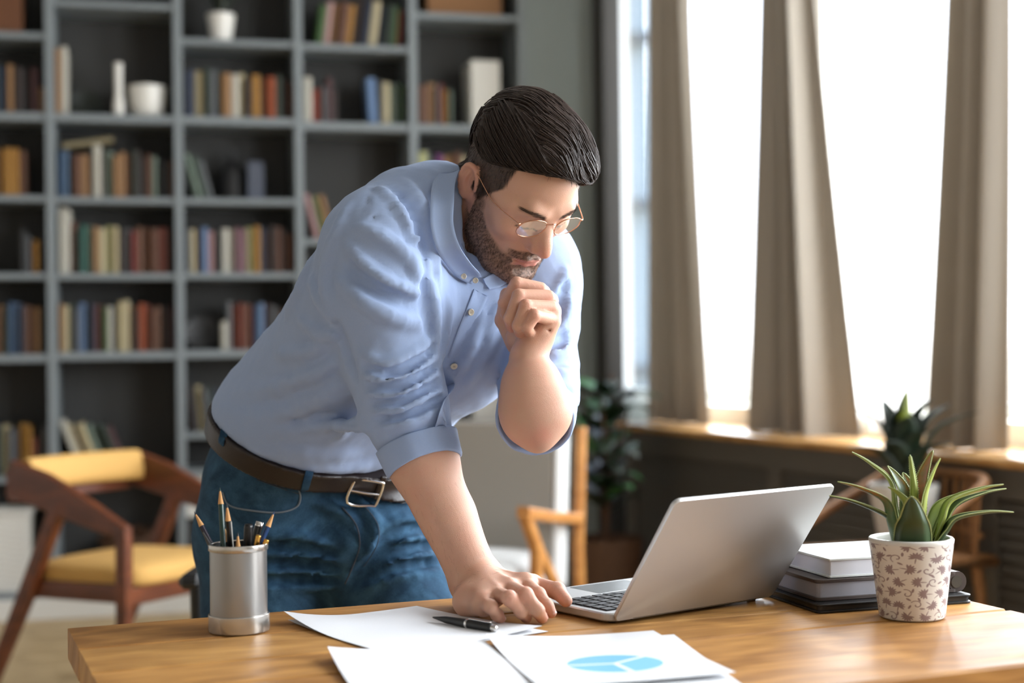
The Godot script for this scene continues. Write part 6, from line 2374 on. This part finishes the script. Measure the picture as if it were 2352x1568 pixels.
func torso(f: Field, grow := 0.0) -> void:
	# two columns side by side make the oval of the trunk
	f.chain([P(642, 1075, 2.37), P(668, 985, 2.34), P(738, 885, 2.29), P(826, 775, 2.21), P(880, 662, 2.14), P(898, 580, 2.12)], [0.100 + grow, 0.100 + grow, 0.102 + grow, 0.108 + grow, 0.100 + grow, 0.076 + grow], 0.05)
	f.chain([P(770, 1110, 2.44), P(800, 1010, 2.42), P(870, 900, 2.37), P(970, 790, 2.31), P(1060, 700, 2.26), P(1120, 630, 2.24)], [0.095 + grow, 0.098 + grow, 0.104 + grow, 0.110 + grow, 0.098 + grow, 0.075 + grow], 0.06)

func build_shirt() -> void:
	var f := Field.new()
	torso(f)
	# far side of the chest and left shoulder
	f.chain([P(1040, 760, 2.27), P(1130, 700, 2.27), P(1210, 620, 2.26)], [0.085, 0.075, 0.060], 0.05)
	f.cone(P(1080, 830, 2.28), P(1140, 770, 2.25), 0.060, 0.060, 0.05)
	# shoulders and yoke up to the neck
	f.chain([P(878, 558, 2.09), P(940, 500, 2.15), P(1010, 482, 2.20)], [0.071, 0.063, 0.056], 0.045)
	f.chain([P(1010, 470, 2.20), P(1110, 560, 2.24), P(1225, 605, 2.26)], [0.055, 0.055, 0.055], 0.05)
	# right sleeve
	var RS := [P(868, 565, 2.085), P(882, 690, 2.075), P(903, 830, 2.085), P(928, 930, 2.09), P(952, 1005, 2.088)]
	f.chain(RS, [0.072, 0.0680, 0.0605, 0.0570, 0.0535], 0.03)
	# left sleeve
	var LS := [P(1232, 612, 2.255), P(1250, 740, 2.215), P(1244, 850, 2.17), P(1238, 915, 2.135), P(1235, 950, 2.10)]
	f.chain(LS, [0.057, 0.0465, 0.0490, 0.0520, 0.0520], 0.03)
	f.cone(P(1225, 592, 2.24), P(1262, 660, 2.235), 0.05, 0.045, 0.03)
	var base := Field.new()
	copy_field(base, f)
	shirt_folds(f, base)
	# tucked in below the belt
	belt_plane()
	f.chain([P(648, 1060, 2.37), P(672, 980, 2.34), P(740, 885, 2.29)], [0.112, 0.110, 0.098], 0.05)
	f.chain([P(775, 1090, 2.43), P(805, 1005, 2.42), P(870, 900, 2.37)], [0.108, 0.108, 0.104], 0.05)
	f.plane(BELT_P - BELT_N * 0.002, -BELT_N, 0.016)
	# arm holes of the two sleeves: hollow the ends
	var rd: Vector3 = (RS[4] - RS[3]).normalized()
	var ld: Vector3 = (LS[4] - LS[3]).normalized()
	var bump := make_bump(401, 16.0, 0.0016, 60.0, 0.0006)
	var sp := span([P(500, 1110, 2.55), P(1320, 390, 2.0), P(600, 1110, 2.3), P(1330, 1060, 1.95), P(900, 390, 2.45), P(880, 1070, 2.0)], 0.02)
	# neck hole and the open top button
	collar_frame()
	f.cone(COL_C - COL_N * 0.015, COL_C + COL_N * 0.10, 0.0575, 0.068, 0.006, 1)
	f.cone(COL_C + COL_F * 0.06 + COL_N * 0.03, COL_C + COL_F * 0.105 + COL_N * 0.03, 0.014, 0.004, 0.008, 1)
	f.plane(RS[4] + rd * 0.03, rd, 0.004)
	var mb := net(f, sp[0], sp[1], 0.0052, bump, 0.004)
	shirt = f
	var sm := part(person, "shirt", mb.mesh(), mats["shirt_cloth"], "light blue button-down shirt with rolled sleeves")
	# rolled cuffs
	part(sm, "cuff", roll(P(957, 1012, 2.085), P(975, 1068, 2.075), 0.0565, 0.0520, 0.034, 0.030), mats["shirt_cloth"], "rolled right cuff")
	part(sm, "cuff", left_cuff(), mats["shirt_cloth"], "rolled left cuff round the elbow")
	build_collar(sm, base)

func left_cuff() -> ArrayMesh:
	# an open band that hangs round the bent elbow, mouth towards the viewer
	var c0 := P(1235, 925, 2.125)
	var c1 := P(1230, 962, 2.055)
	return roll(c0, c1, 0.0540, 0.0525, 0.044, 0.046)

# a tube with thickness, its mouth folded outwards and in again
func roll(a: Vector3, b: Vector3, ra: float, rb: float, ia: float, ib: float) -> ArrayMesh:
	var d := (b - a).normalized()
	var x := d.cross(Vector3.UP).normalized()
	if x.length() < 0.1:
		x = Vector3.RIGHT
	var y := d.cross(x)
	var ns := FastNoiseLite.new()
	ns.seed = 5
	ns.frequency = 1.0
	var rings := []
	var L := a.distance_to(b)
	for q in [[0.0, ra - 0.006], [0.0, ra], [0.06, ra + 0.0035], [0.3, lerpf(ra, rb, 0.3) + 0.003], [0.6, lerpf(ra, rb, 0.6) + 0.0035], [0.93, rb + 0.003], [0.985, rb + 0.0022], [1.0, rb], [0.985, rb - 0.0022], [0.9, rb - 0.004], [0.6, lerpf(ia, ib, 0.6) + 0.006], [0.2, ia]]:
		var ring := PackedVector3Array()
		for k in 64:
			var t := TAU * k / 64
			var w: float = 0.0022 * ns.get_noise_3d(cos(t) * 1.6, sin(t) * 1.6, q[0] * 2.2) * (1.0 if q[1] > ra - 0.02 else 0.3)
			var skew: float = 0.0025 * sin(2 * t + 0.6) * q[0]
			ring.append(a + d * (q[0] * L + skew) + (x * cos(t) + y * sin(t)) * (q[1] + w))
		rings.append(ring)
	var mb := MB.new()
	mb.loft(rings, true, false)
	return mb.mesh()

func make_bump(sd: int, f1: float, a1: float, f2: float, a2: float) -> Bump:
	var b := Bump.new()
	b.n1.seed = sd
	b.n1.frequency = f1
	b.n1.fractal_octaves = 2
	b.n2.seed = sd + 1
	b.n2.frequency = f2
	b.n2.fractal_octaves = 1
	b.a1 = a1
	b.a2 = a2
	return b

func shirt_folds(f: Field, b: Field) -> void:
	var R := [
		# upper arm and shoulder
		[[[800, 560], [845, 620], [900, 655], [962, 672]], 0.0075], [[[778, 640], [830, 690], [900, 725], [975, 748]], 0.0080],
		[[[820, 520], [880, 545], [940, 590], [962, 640]], 0.0060], [[[905, 560], [945, 600], [965, 650]], 0.0050],
		# armpit and back
		[[[750, 790], [700, 810], [640, 815]], 0.0060], [[[770, 830], [720, 860], [650, 875]], 0.0060], [[[790, 880], [740, 910], [670, 920]], 0.0055], [[[720, 590], [690, 660], [660, 720]], 0.0060], [[[800, 470], [770, 540], [740, 600]], 0.0055], [[[830, 960], [780, 990], [700, 1000]], 0.0060],
		[[[768, 735], [735, 690], [715, 640]], 0.0060], [[[772, 770], [735, 765], [690, 735]], 0.0060], [[[760, 700], [748, 640], [765, 560]], 0.0070],
		# waist
		[[[530, 945], [600, 955], [700, 935], [800, 900]], 0.0080], [[[545, 985], [640, 985], [740, 975], [850, 985]], 0.0075], [[[600, 1030], [700, 1030], [800, 1035]], 0.0070],
		[[[560, 900], [640, 890], [730, 850]], 0.0070], [[[690, 1075], [760, 1075], [840, 1060]], 0.0060],
		# shoulder to collar
		[[[870, 430], [920, 480], [960, 545], [985, 620]], 0.0070], [[[930, 415], [970, 470], [995, 560], [1005, 650]], 0.0065], [[[985, 640], [1000, 720], [1000, 800]], 0.0060],
		# chest beside the placket
		[[[1030, 690], [1022, 760], [1010, 830]], 0.0055], [[[1110, 720], [1085, 790], [1060, 850]], 0.0065], [[[1140, 760], [1110, 820], [1075, 880]], 0.0060], [[[1150, 700], [1130, 740], [1120, 790]], 0.006],
		# left sleeve
		[[[1300, 620], [1285, 680], [1262, 735]], 0.0060], [[[1310, 690], [1295, 745], [1275, 775]], 0.0060], [[[1305, 790], [1285, 810], [1262, 815]], 0.0055], [[[1308, 850], [1290, 862], [1270, 858]], 0.0055], [[[1318, 885], [1298, 893], [1278, 885]], 0.0055],
		[[[1145, 880], [1165, 890], [1180, 885]], 0.0050]]
	for q in R:
		fold(f, b, q[0], q[1])
	var V := [
		[[[795, 600], [850, 655], [920, 690], [970, 705]], 0.0060], [[[775, 740], [790, 800], [815, 870]], 0.0065], [[[968, 640], [980, 720], [993, 800]], 0.0050],
		[[[545, 965], [640, 968], [760, 950]], 0.0060], [[[900, 430], [950, 500], [975, 590]], 0.0050], [[[1300, 650], [1278, 710], [1255, 750]], 0.005], [[[1300, 770], [1280, 790], [1260, 800]], 0.005]]
	for q in V:
		fold(f, b, q[0], q[1], true)
	# bunching above the elbow: narrow folds close together, with creases between
	var E := [[[832, 812], [880, 838], [940, 820], [985, 785]], [[842, 862], [895, 872], [950, 850], [998, 818]], [[850, 905], [908, 905], [960, 882], [1005, 855]], [[860, 944], [920, 938], [970, 915], [1010, 895]], [[872, 980], [932, 970], [985, 946], [1013, 934]]]
	for k in E.size():
		fold(f, b, E[k], [0.0050, 0.0062, 0.0055, 0.0062, 0.0055][k], false, 0.012, 0.25)
	for k in E.size() - 1:
		var mid := []
		for q in 4:
			mid.append([(E[k][q][0] + E[k + 1][q][0]) / 2.0 + 3.0, (E[k][q][1] + E[k + 1][q][1]) / 2.0])
		fold(f, b, mid, 0.0034, true, 0.010, 0.1)
	# yoke seam and sleeve seam
	fold(f, b, [[832, 488], [885, 515], [930, 560], [962, 615]], 0.0016, true, 0.002, -0.2)
	fold(f, b, [[832, 488], [846, 450], [868, 420]], 0.0016, true, 0.002, -0.2)

func belt_plane() -> void:
	# three points along the top edge of the belt, read off the trunk
	var g := Field.new()
	torso(g)
	var a := hit(g, 525, 992)
	var b := hit(g, 660, 1066)
	var c := hit(g, 880, 1088)
	BELT_N = (b - a).cross(c - a).normalized()
	if BELT_N.y < 0:
		BELT_N = -BELT_N
	BELT_P = b

func pelvis(f: Field, grow := 0.0) -> void:
	torso(f, grow)
	f.chain([P(614, 1120, 2.38), P(606, 1230, 2.40), P(616, 1400, 2.40), P(625, 1720, 2.42), P(640, 1960, 2.44)], [0.102 + grow, 0.105 + grow, 0.097 + grow, 0.075 + grow, 0.062 + grow], 0.04)
	f.ell(P(592, 1165, 2.49), Vector3.ONE * (0.092 + grow), Basis(), 0.05)
	f.chain([P(780, 1150, 2.43), P(850, 1230, 2.40), P(915, 1370, 2.38), P(960, 1700, 2.40), P(970, 1960, 2.44)], [0.095 + grow, 0.092 + grow, 0.080 + grow, 0.066 + grow, 0.058 + grow], 0.035)
	f.cone(P(700, 1160, 2.40), P(780, 1230, 2.38), 0.075 + grow, 0.062 + grow, 0.05)

func build_jeans() -> void:
	var f := Field.new()
	pelvis(f)
	var base := Field.new()
	copy_field(base, f)
	var R := [[[[560, 1240], [660, 1232], [760, 1255]], 0.0065], [[[560, 1275], [670, 1270], [780, 1290]], 0.0070], [[[580, 1315], [680, 1310], [775, 1322]], 0.0070], [[[600, 1350], [690, 1345], [775, 1345]], 0.0060],
		[[[870, 1215], [930, 1195], [975, 1195]], 0.0060], [[[860, 1270], [930, 1240], [990, 1235]], 0.0070], [[[840, 1320], [920, 1285], [1000, 1275]], 0.0075], [[[830, 1345], [920, 1320], [1010, 1310]], 0.0065], [[[820, 1140], [858, 1190], [862, 1240], [828, 1310], [792, 1338]], 0.0060], [[[720, 1150], [770, 1165], [815, 1200]], 0.006]]
	for q in R:
		fold(f, base, q[0], q[1])
	var V := [[[[560, 1258], [665, 1252], [770, 1272]], 0.006], [[[570, 1296], [680, 1290], [780, 1306]], 0.006], [[[590, 1332], [690, 1328], [775, 1334]], 0.006], [[[865, 1245], [930, 1218], [985, 1215]], 0.006], [[[850, 1296], [925, 1262], [995, 1255]], 0.006], [[[835, 1333], [920, 1303], [1005, 1292]], 0.006], [[[800, 1340], [830, 1320], [870, 1280], [900, 1250]], 0.0085]]
	for q in V:
		fold(f, base, q[0], q[1], true)
	f.plane(BELT_P - BELT_N * 0.002, BELT_N, 0.004)
	f.plane(Vector3(0, 0.075, 0), Vector3.DOWN, 0.004)
	var sp := span([P(470, 1000, 2.6), P(1030, 1000, 2.2), Vector3(-0.4, 0.05, -2.3), P(640, 1960, 2.52)], 0.09)
	var bump := make_bump(77, 20.0, 0.0014, 70.0, 0.0006)
	var mb := net(f, sp[0], sp[1], 0.0062, bump, 0.004)
	jeans = f
	var jm := part(person, "jeans", mb.mesh(), mats["denim"], "blue denim jeans")
	# belt: a band that hugs the hips
	var g := Field.new()
	torso(g, 0.0085)
	pelvis(g, 0.0085)
	g.plane(BELT_P + BELT_N * 0.002, BELT_N, 0.002)
	g.plane(BELT_P - BELT_N * 0.034, -BELT_N, 0.002)
	var h := Field.new()
	pelvis(h, 0.004)
	var bsp := span([P(480, 960, 2.6), P(930, 1160, 2.2), P(500, 1160, 2.6), P(900, 960, 2.3)], 0.03)
	var bm := net(g, bsp[0], bsp[1], 0.0032)
	var belt := part(person, "belt", bm.mesh(), mats["belt_leather"], "dark brown leather belt")
	build_buckle(belt, g)
	# waistband loops, pocket edges, fly
	loop(jm, g, [712, 1078], [696, 1135])
	loop(jm, g, [522, 968], [508, 1020])
	seam(jm, f, [[512, 1130], [528, 1160], [580, 1172], [640, 1176], [680, 1164], [690, 1142], [684, 1118]], 0.0014, mats["denim_edge"], "pocket_edge")
	seam(jm, f, [[590, 1100], [640, 1118], [690, 1134]], 0.0010, mats["stitch"], "coin_pocket_edge")
	seam(jm, f, [[786, 1165], [818, 1205], [826, 1255], [806, 1310], [792, 1340]], 0.0012, mats["stitch"], "fly_edge")
	seam(jm, f, [[840, 1165], [868, 1205], [866, 1250], [836, 1300]], 0.0007, mats["stitch"], "fly_stitching")
	seam(jm, f, [[872, 1128], [900, 1140], [916, 1132], [924, 1116]], 0.0016, mats["denim_edge"], "pocket_edge")

func seam(parent: Node, f: Field, pts: Array, r: float, m: Material, called: String) -> void:
	var out := []
	for q in pts:
		var p := hit(f, q[0], q[1])
		out.append(p + f.grad(p) * 0.0006)
	part(parent, called, MB.new().tube(smooth_path(out, 5), r, 7).mesh(), m)

func loop(parent: Node, f: Field, a: Array, b: Array) -> void:
	var path := []
	for k in 6:
		var t := k / 5.0
		var p := hit(f, lerpf(a[0], b[0], t), lerpf(a[1], b[1], t))
		path.append(p + f.grad(p) * (0.0018 if k > 0 and k < 5 else 0.0))
	var mb := MB.new()
	var n := path.size()
	var rings := []
	for k in n:
		var d: Vector3 = (path[mini(k + 1, n - 1)] - path[maxi(k - 1, 0)]).normalized()
		var nn := f.grad(path[k])
		var x := d.cross(nn).normalized()
		var ring := PackedVector3Array()
		for q in [[-1, 0], [-0.9, 1], [0.9, 1], [1, 0], [0.9, -1], [-0.9, -1]]:
			ring.append(path[k] + x * q[0] * 0.0062 + nn * q[1] * 0.0016)
		rings.append(ring)
	mb.loft(rings, true, true)
	part(parent, "belt_loop", mb.mesh(), mats["denim"])

func build_buckle(belt: Node, g: Field) -> void:
	var c := hit(g, 838, 1128)
	var n := g.grad(c)
	var up := (BELT_N - n * BELT_N.dot(n)).normalized()
	var x := up.cross(n).normalized()
	var w := 0.024
	var h := 0.0215
	var o := c + n * 0.004
	var path := [o - x * w + up * h, o + x * w * 0.7 + up * h, o + x * w + up * h * 0.75, o + x * w - up * h * 0.75, o + x * w * 0.7 - up * h, o - x * w - up * h, o - x * w + up * h]
	part(belt, "buckle", MB.new().tube(smooth_path(path, 4), 0.0026, 8).mesh(), mats["steel"], "steel frame buckle")
	part(belt, "prong", MB.new().tube([o - x * w, o + n * 0.002, o + x * w], 0.0019, 8).mesh(), mats["steel"])
	var tip := hit(g, 900, 1112)
	part(belt, "keeper", MB.new().box(hit(g, 872, 1118) + n * 0.002, Vector3(0.010, 0.042, 0.006), Basis(x, up, n), 0.002).mesh(), mats["belt_leather"])

var COL_C := Vector3.ZERO
var COL_N := Vector3.UP
var COL_F := Vector3.BACK
var COL_S := Vector3.RIGHT

func collar_frame() -> void:
	# centre of the neck opening, its axis, the way to the throat and the way to his right
	COL_C = P(1090, 515, 2.19)
	COL_F = Vector3(0.13, -0.97, 0.20).normalized()
	COL_S = Vector3(-0.5, 0.08, 0.86)
	COL_S = (COL_S - COL_F * COL_S.dot(COL_F)).normalized()
	COL_N = COL_S.cross(COL_F).normalized()
	if COL_N.dot(HEAD.origin - COL_C) < 0:
		COL_N = -COL_N

func build_collar(sm: Node, base: Field) -> void:
	# the fall of the collar: a sheet from the fold line round the neck down to its edge and points
	var a := []
	var b := []
	var c := []
	for k in 41:
		var ph := lerpf(10.0, 345.0, k / 40.0)
		var q := deg_to_rad(ph)
		var tip := pow(clampf(1.0 - absf(ph - 10.0) / 50.0, 0.0, 1.0), 1.5) + pow(clampf(1.0 - absf(ph - 345.0) / 50.0, 0.0, 1.0), 1.5)
		var dir := COL_S * sin(q) + COL_F * cos(q)
		var rr := 1.0 / sqrt(pow(sin(q) / 0.0660, 2) + pow(cos(q) / 0.0760, 2))
		var p := COL_C + dir * rr + COL_N * (0.008 - 0.004 * cos(q))
		a.append(p)
		b.append(p + dir * (0.011 + 0.010 * tip) - COL_N * (0.036 + 0.006 * tip) + COL_F * 0.034 * tip)
		c.append(p - dir * 0.0035 - COL_N * 0.034)
	part(sm, "collar", band(a.slice(17), b.slice(17), 0.0026), mats["shirt_cloth"], "button-down collar")
	part(sm, "collar_stand", band(a, c, 0.002), mats["shirt_cloth"])
	# near side, lying on the shoulder: fold line along the neck, lower edge on the cloth
	var na := []
	var nb := []
	for q in [[1052, 398, 1008, 404], [1041, 425, 990, 428], [1036, 470, 984, 472], [1040, 520, 988, 522], [1052, 566, 1000, 572], [1072, 604, 1022, 612], [1092, 628, 1046, 638], [1100, 636, 1078, 652]]:
		var e := hit(shirt, q[2], q[3])
		var n := shirt.grad(e)
		nb.append(e + n * 0.0045)
		var z := (EYE - e).dot(cam_basis.z)
		na.append(P(q[0], q[1], absf(z) + 0.002) + n * 0.006)
	part(sm, "collar", band(smooth_path(na, 5), smooth_path(nb, 5), 0.0026), mats["shirt_cloth"], "button-down collar")
	for q in [6, 7]:
		var pt: Vector3 = nb[q] + ((na[q] - nb[q]) as Vector3).normalized() * 0.008 + (EYE - nb[q]).normalized() * 0.005
		button(sm, pt, (EYE - pt).normalized(), 0.0042)
	# far side under the chin
	var fa := []
	var fb := []
	for q in [[1106, 640, 1122, 664], [1130, 630, 1146, 660], [1156, 622, 1168, 645]]:
		var e := hit(shirt, q[2], q[3])
		fb.append(e + shirt.grad(e) * 0.004)
		fa.append(P(q[0], q[1], absf((EYE - e).dot(cam_basis.z))) + shirt.grad(e) * 0.008)
	part(sm, "collar", band(smooth_path(fa, 5), smooth_path(fb, 5), 0.0026), mats["shirt_cloth"], "left collar point under the chin")
	# placket and buttons
	var line := []
	for q in [[1104, 672], [1090, 705], [1072, 745], [1058, 790], [1044, 840], [1030, 890], [1018, 940], [1010, 985]]:
		line.append(q)
	var pa := []
	var pb := []
	for q in line:
		var p := hit(shirt, q[0], q[1])
		var n := shirt.grad(p)
		pa.append(p)
		pb.append(n)
	var la := []
	var lb := []
	for k in pa.size():
		var d: Vector3 = (pa[mini(k + 1, pa.size() - 1)] - pa[maxi(k - 1, 0)]).normalized()
		var n: Vector3 = pb[k]
		var x := d.cross(n).normalized()
		la.append(pa[k] - x * 0.012 + n * 0.0016)
		lb.append(pa[k] + x * 0.012 + n * 0.0016)
	part(sm, "placket", band(smooth_path(la, 4), smooth_path(lb, 4), 0.0018), mats["shirt_cloth"], "button placket")
	for q in [[1079, 716], [1042, 838]]:
		var p := hit(shirt, q[0], q[1])
		button(sm, p + shirt.grad(p) * 0.0030, shirt.grad(p), 0.0052)

func button(parent: Node, at: Vector3, n: Vector3, r: float) -> void:
	var x := n.cross(Vector3.UP).normalized()
	var m := MB.new().lathe([Vector2(0.0008, 0.0006), Vector2(r * 0.6, 0.0004), Vector2(r * 0.78, 0.0014), Vector2(r, 0.001), Vector2(r, -0.0008), Vector2(0.0005, -0.0008)], 20)
	for k in 4:
		var a := k * PI / 2 + 0.4
		m.lathe([Vector2(r * 0.14, 0.0008), Vector2(0.0002, 0.0008)], 8, Vector3(cos(a), 0, sin(a)) * r * 0.26)
	part(parent, "button", m.mesh(), mats["button"], "", Transform3D(Basis(x, n, x.cross(n)), at))

# a sheet between two edge lines, given thickness
func band(a: Array, b: Array, th: float) -> ArrayMesh:
	var mb := MB.new()
	var n := a.size()
	var rings := []
	for k in n:
		var d: Vector3 = a[mini(k + 1, n - 1)] - a[maxi(k - 1, 0)]
		var w: Vector3 = b[k] - a[k]
		var nn := d.cross(w).normalized()
		var ring := PackedVector3Array()
		var m := 6
		for j in m + 1:
			var t := float(j) / m
			ring.append(a[k] + w * t + nn * (th * 0.5 + 0.003 * sin(PI * t)))
		for j in m + 1:
			var t := 1.0 - float(j) / m
			ring.append(a[k] + w * t + nn * (-th * 0.5 + 0.003 * sin(PI * t)))
		rings.append(ring)
	mb.loft(rings, true, true)
	return mb.mesh()

func build_shoes() -> void:
	for q in [[640, 2.44, -0.15], [970, 2.44, 0.25]]:
		var p := P(q[0], 1960, q[1])
		p.y = 0.0
		var f := Field.new()
		var d := Vector3(0.55, 0, 0.83).rotated(Vector3.UP, q[2])
		f.chain([p + Vector3(0, 0.045, 0) - d * 0.04, p + Vector3(0, 0.042, 0) + d * 0.08, p + Vector3(0, 0.032, 0) + d * 0.17], [0.042, 0.043, 0.031], 0.03)
		f.cone(p + Vector3(0, 0.06, 0), p + Vector3(0, 0.105, 0), 0.043, 0.045, 0.03)
		f.plane(p, Vector3.DOWN, 0.004)
		f.plane(p + Vector3(0, 0.11, 0), Vector3.UP, 0.003)
		var mb := net(f, p - Vector3(0.2, 0.01, 0.2), p + Vector3(0.25, 0.14, 0.3), 0.007)
		part(person, "shoe", mb.mesh(), mats["brown_wood"])

# ---------------------------------------------------------------- glasses
func build_glasses() -> void:
	var g := thing("eyeglasses", "thin gold-rimmed eyeglasses worn by the man", "glasses", HEAD.origin, HEAD.basis)
	var glass := mat("lens_glass", Color(1, 1, 1, 0.05), 0.02)
	glass.transparency = BaseMaterial3D.TRANSPARENCY_ALPHA
	var tilt := Basis(Vector3.RIGHT, 0.14)
	for s in [-1.0, 1.0]:
		var wrap := Basis(Vector3.UP, s * 0.10)
		var c := Vector3(s * 0.0325, 0.0125, 0.1015)
		var ring := []
		var poly := PackedVector2Array()
		for k in 41:
			var a := TAU * k / 40
			# rounded aviator outline: flat brow, fuller outer lower corner
			var rx := 0.0240 + 0.0016 * cos(a) * (1.0 if sin(a) < 0 else 0.2)
			var ry := 0.0200 if sin(a) < 0 else 0.0165
			var q := Vector3(s * rx * signf(cos(a)) * pow(absf(cos(a)), 0.86), ry * signf(sin(a)) * pow(absf(sin(a)), 0.80), 0)
			ring.append(c + wrap * tilt * q)
			if k < 40:
				poly.append(Vector2(q.x, q.y))
		part(g, "rim", MB.new().tube(ring, 0.00085, 8).mesh(), mats["rose_gold"])
		part(g, "lens", MB.new().slab(poly, -0.0005, 0.0005, Transform3D(wrap * tilt * Basis(Vector3.RIGHT, Vector3.BACK, Vector3.UP), c)).mesh(), glass)
		var hinge: Vector3 = c + wrap * tilt * Vector3(s * 0.0255, 0.0075, -0.001)
		part(g, "temple", MB.new().tube(smooth_path([hinge, hinge + Vector3(s * 0.004, 0.001, -0.004), Vector3(s * 0.0765, 0.0205, 0.050), Vector3(s * 0.0810, 0.030, 0.0), Vector3(s * 0.0800, 0.026, -0.018), Vector3(s * 0.0765, 0.004, -0.034)], 6), 0.0009, 8).mesh(), mats["rose_gold"])
		part(g, "hinge", MB.new().box(hinge, Vector3(0.004, 0.0035, 0.003), Basis(), 0.0006).mesh(), mats["rose_gold"])
		part(g, "nose_pad", MB.new().lathe([Vector2(0.0003, 0.001), Vector2(0.0022, 0.0008), Vector2(0.003, 0.0), Vector2(0.0022, -0.0008), Vector2(0.0003, -0.001)], 14, Vector3.ZERO).mesh(), mats["brass"], "", Transform3D(Basis(Vector3.BACK, 1.25 * s).scaled(Vector3(1, 1.7, 1)), Vector3(s * 0.0100, 0.0085, 0.0955)))
		part(g, "pad_arm", MB.new().tube([Vector3(s * 0.0100, 0.0085, 0.0965), Vector3(s * 0.0085, 0.0140, 0.099), Vector3(s * 0.0095, 0.0170, 0.1025)], 0.0005, 6).mesh(), mats["rose_gold"])
	part(g, "bridge", MB.new().tube(smooth_path([Vector3(-0.0095, 0.0185, 0.1035), Vector3(0, 0.0215, 0.1065), Vector3(0.0095, 0.0185, 0.1035)], 6), 0.0010, 8).mesh(), mats["rose_gold"])
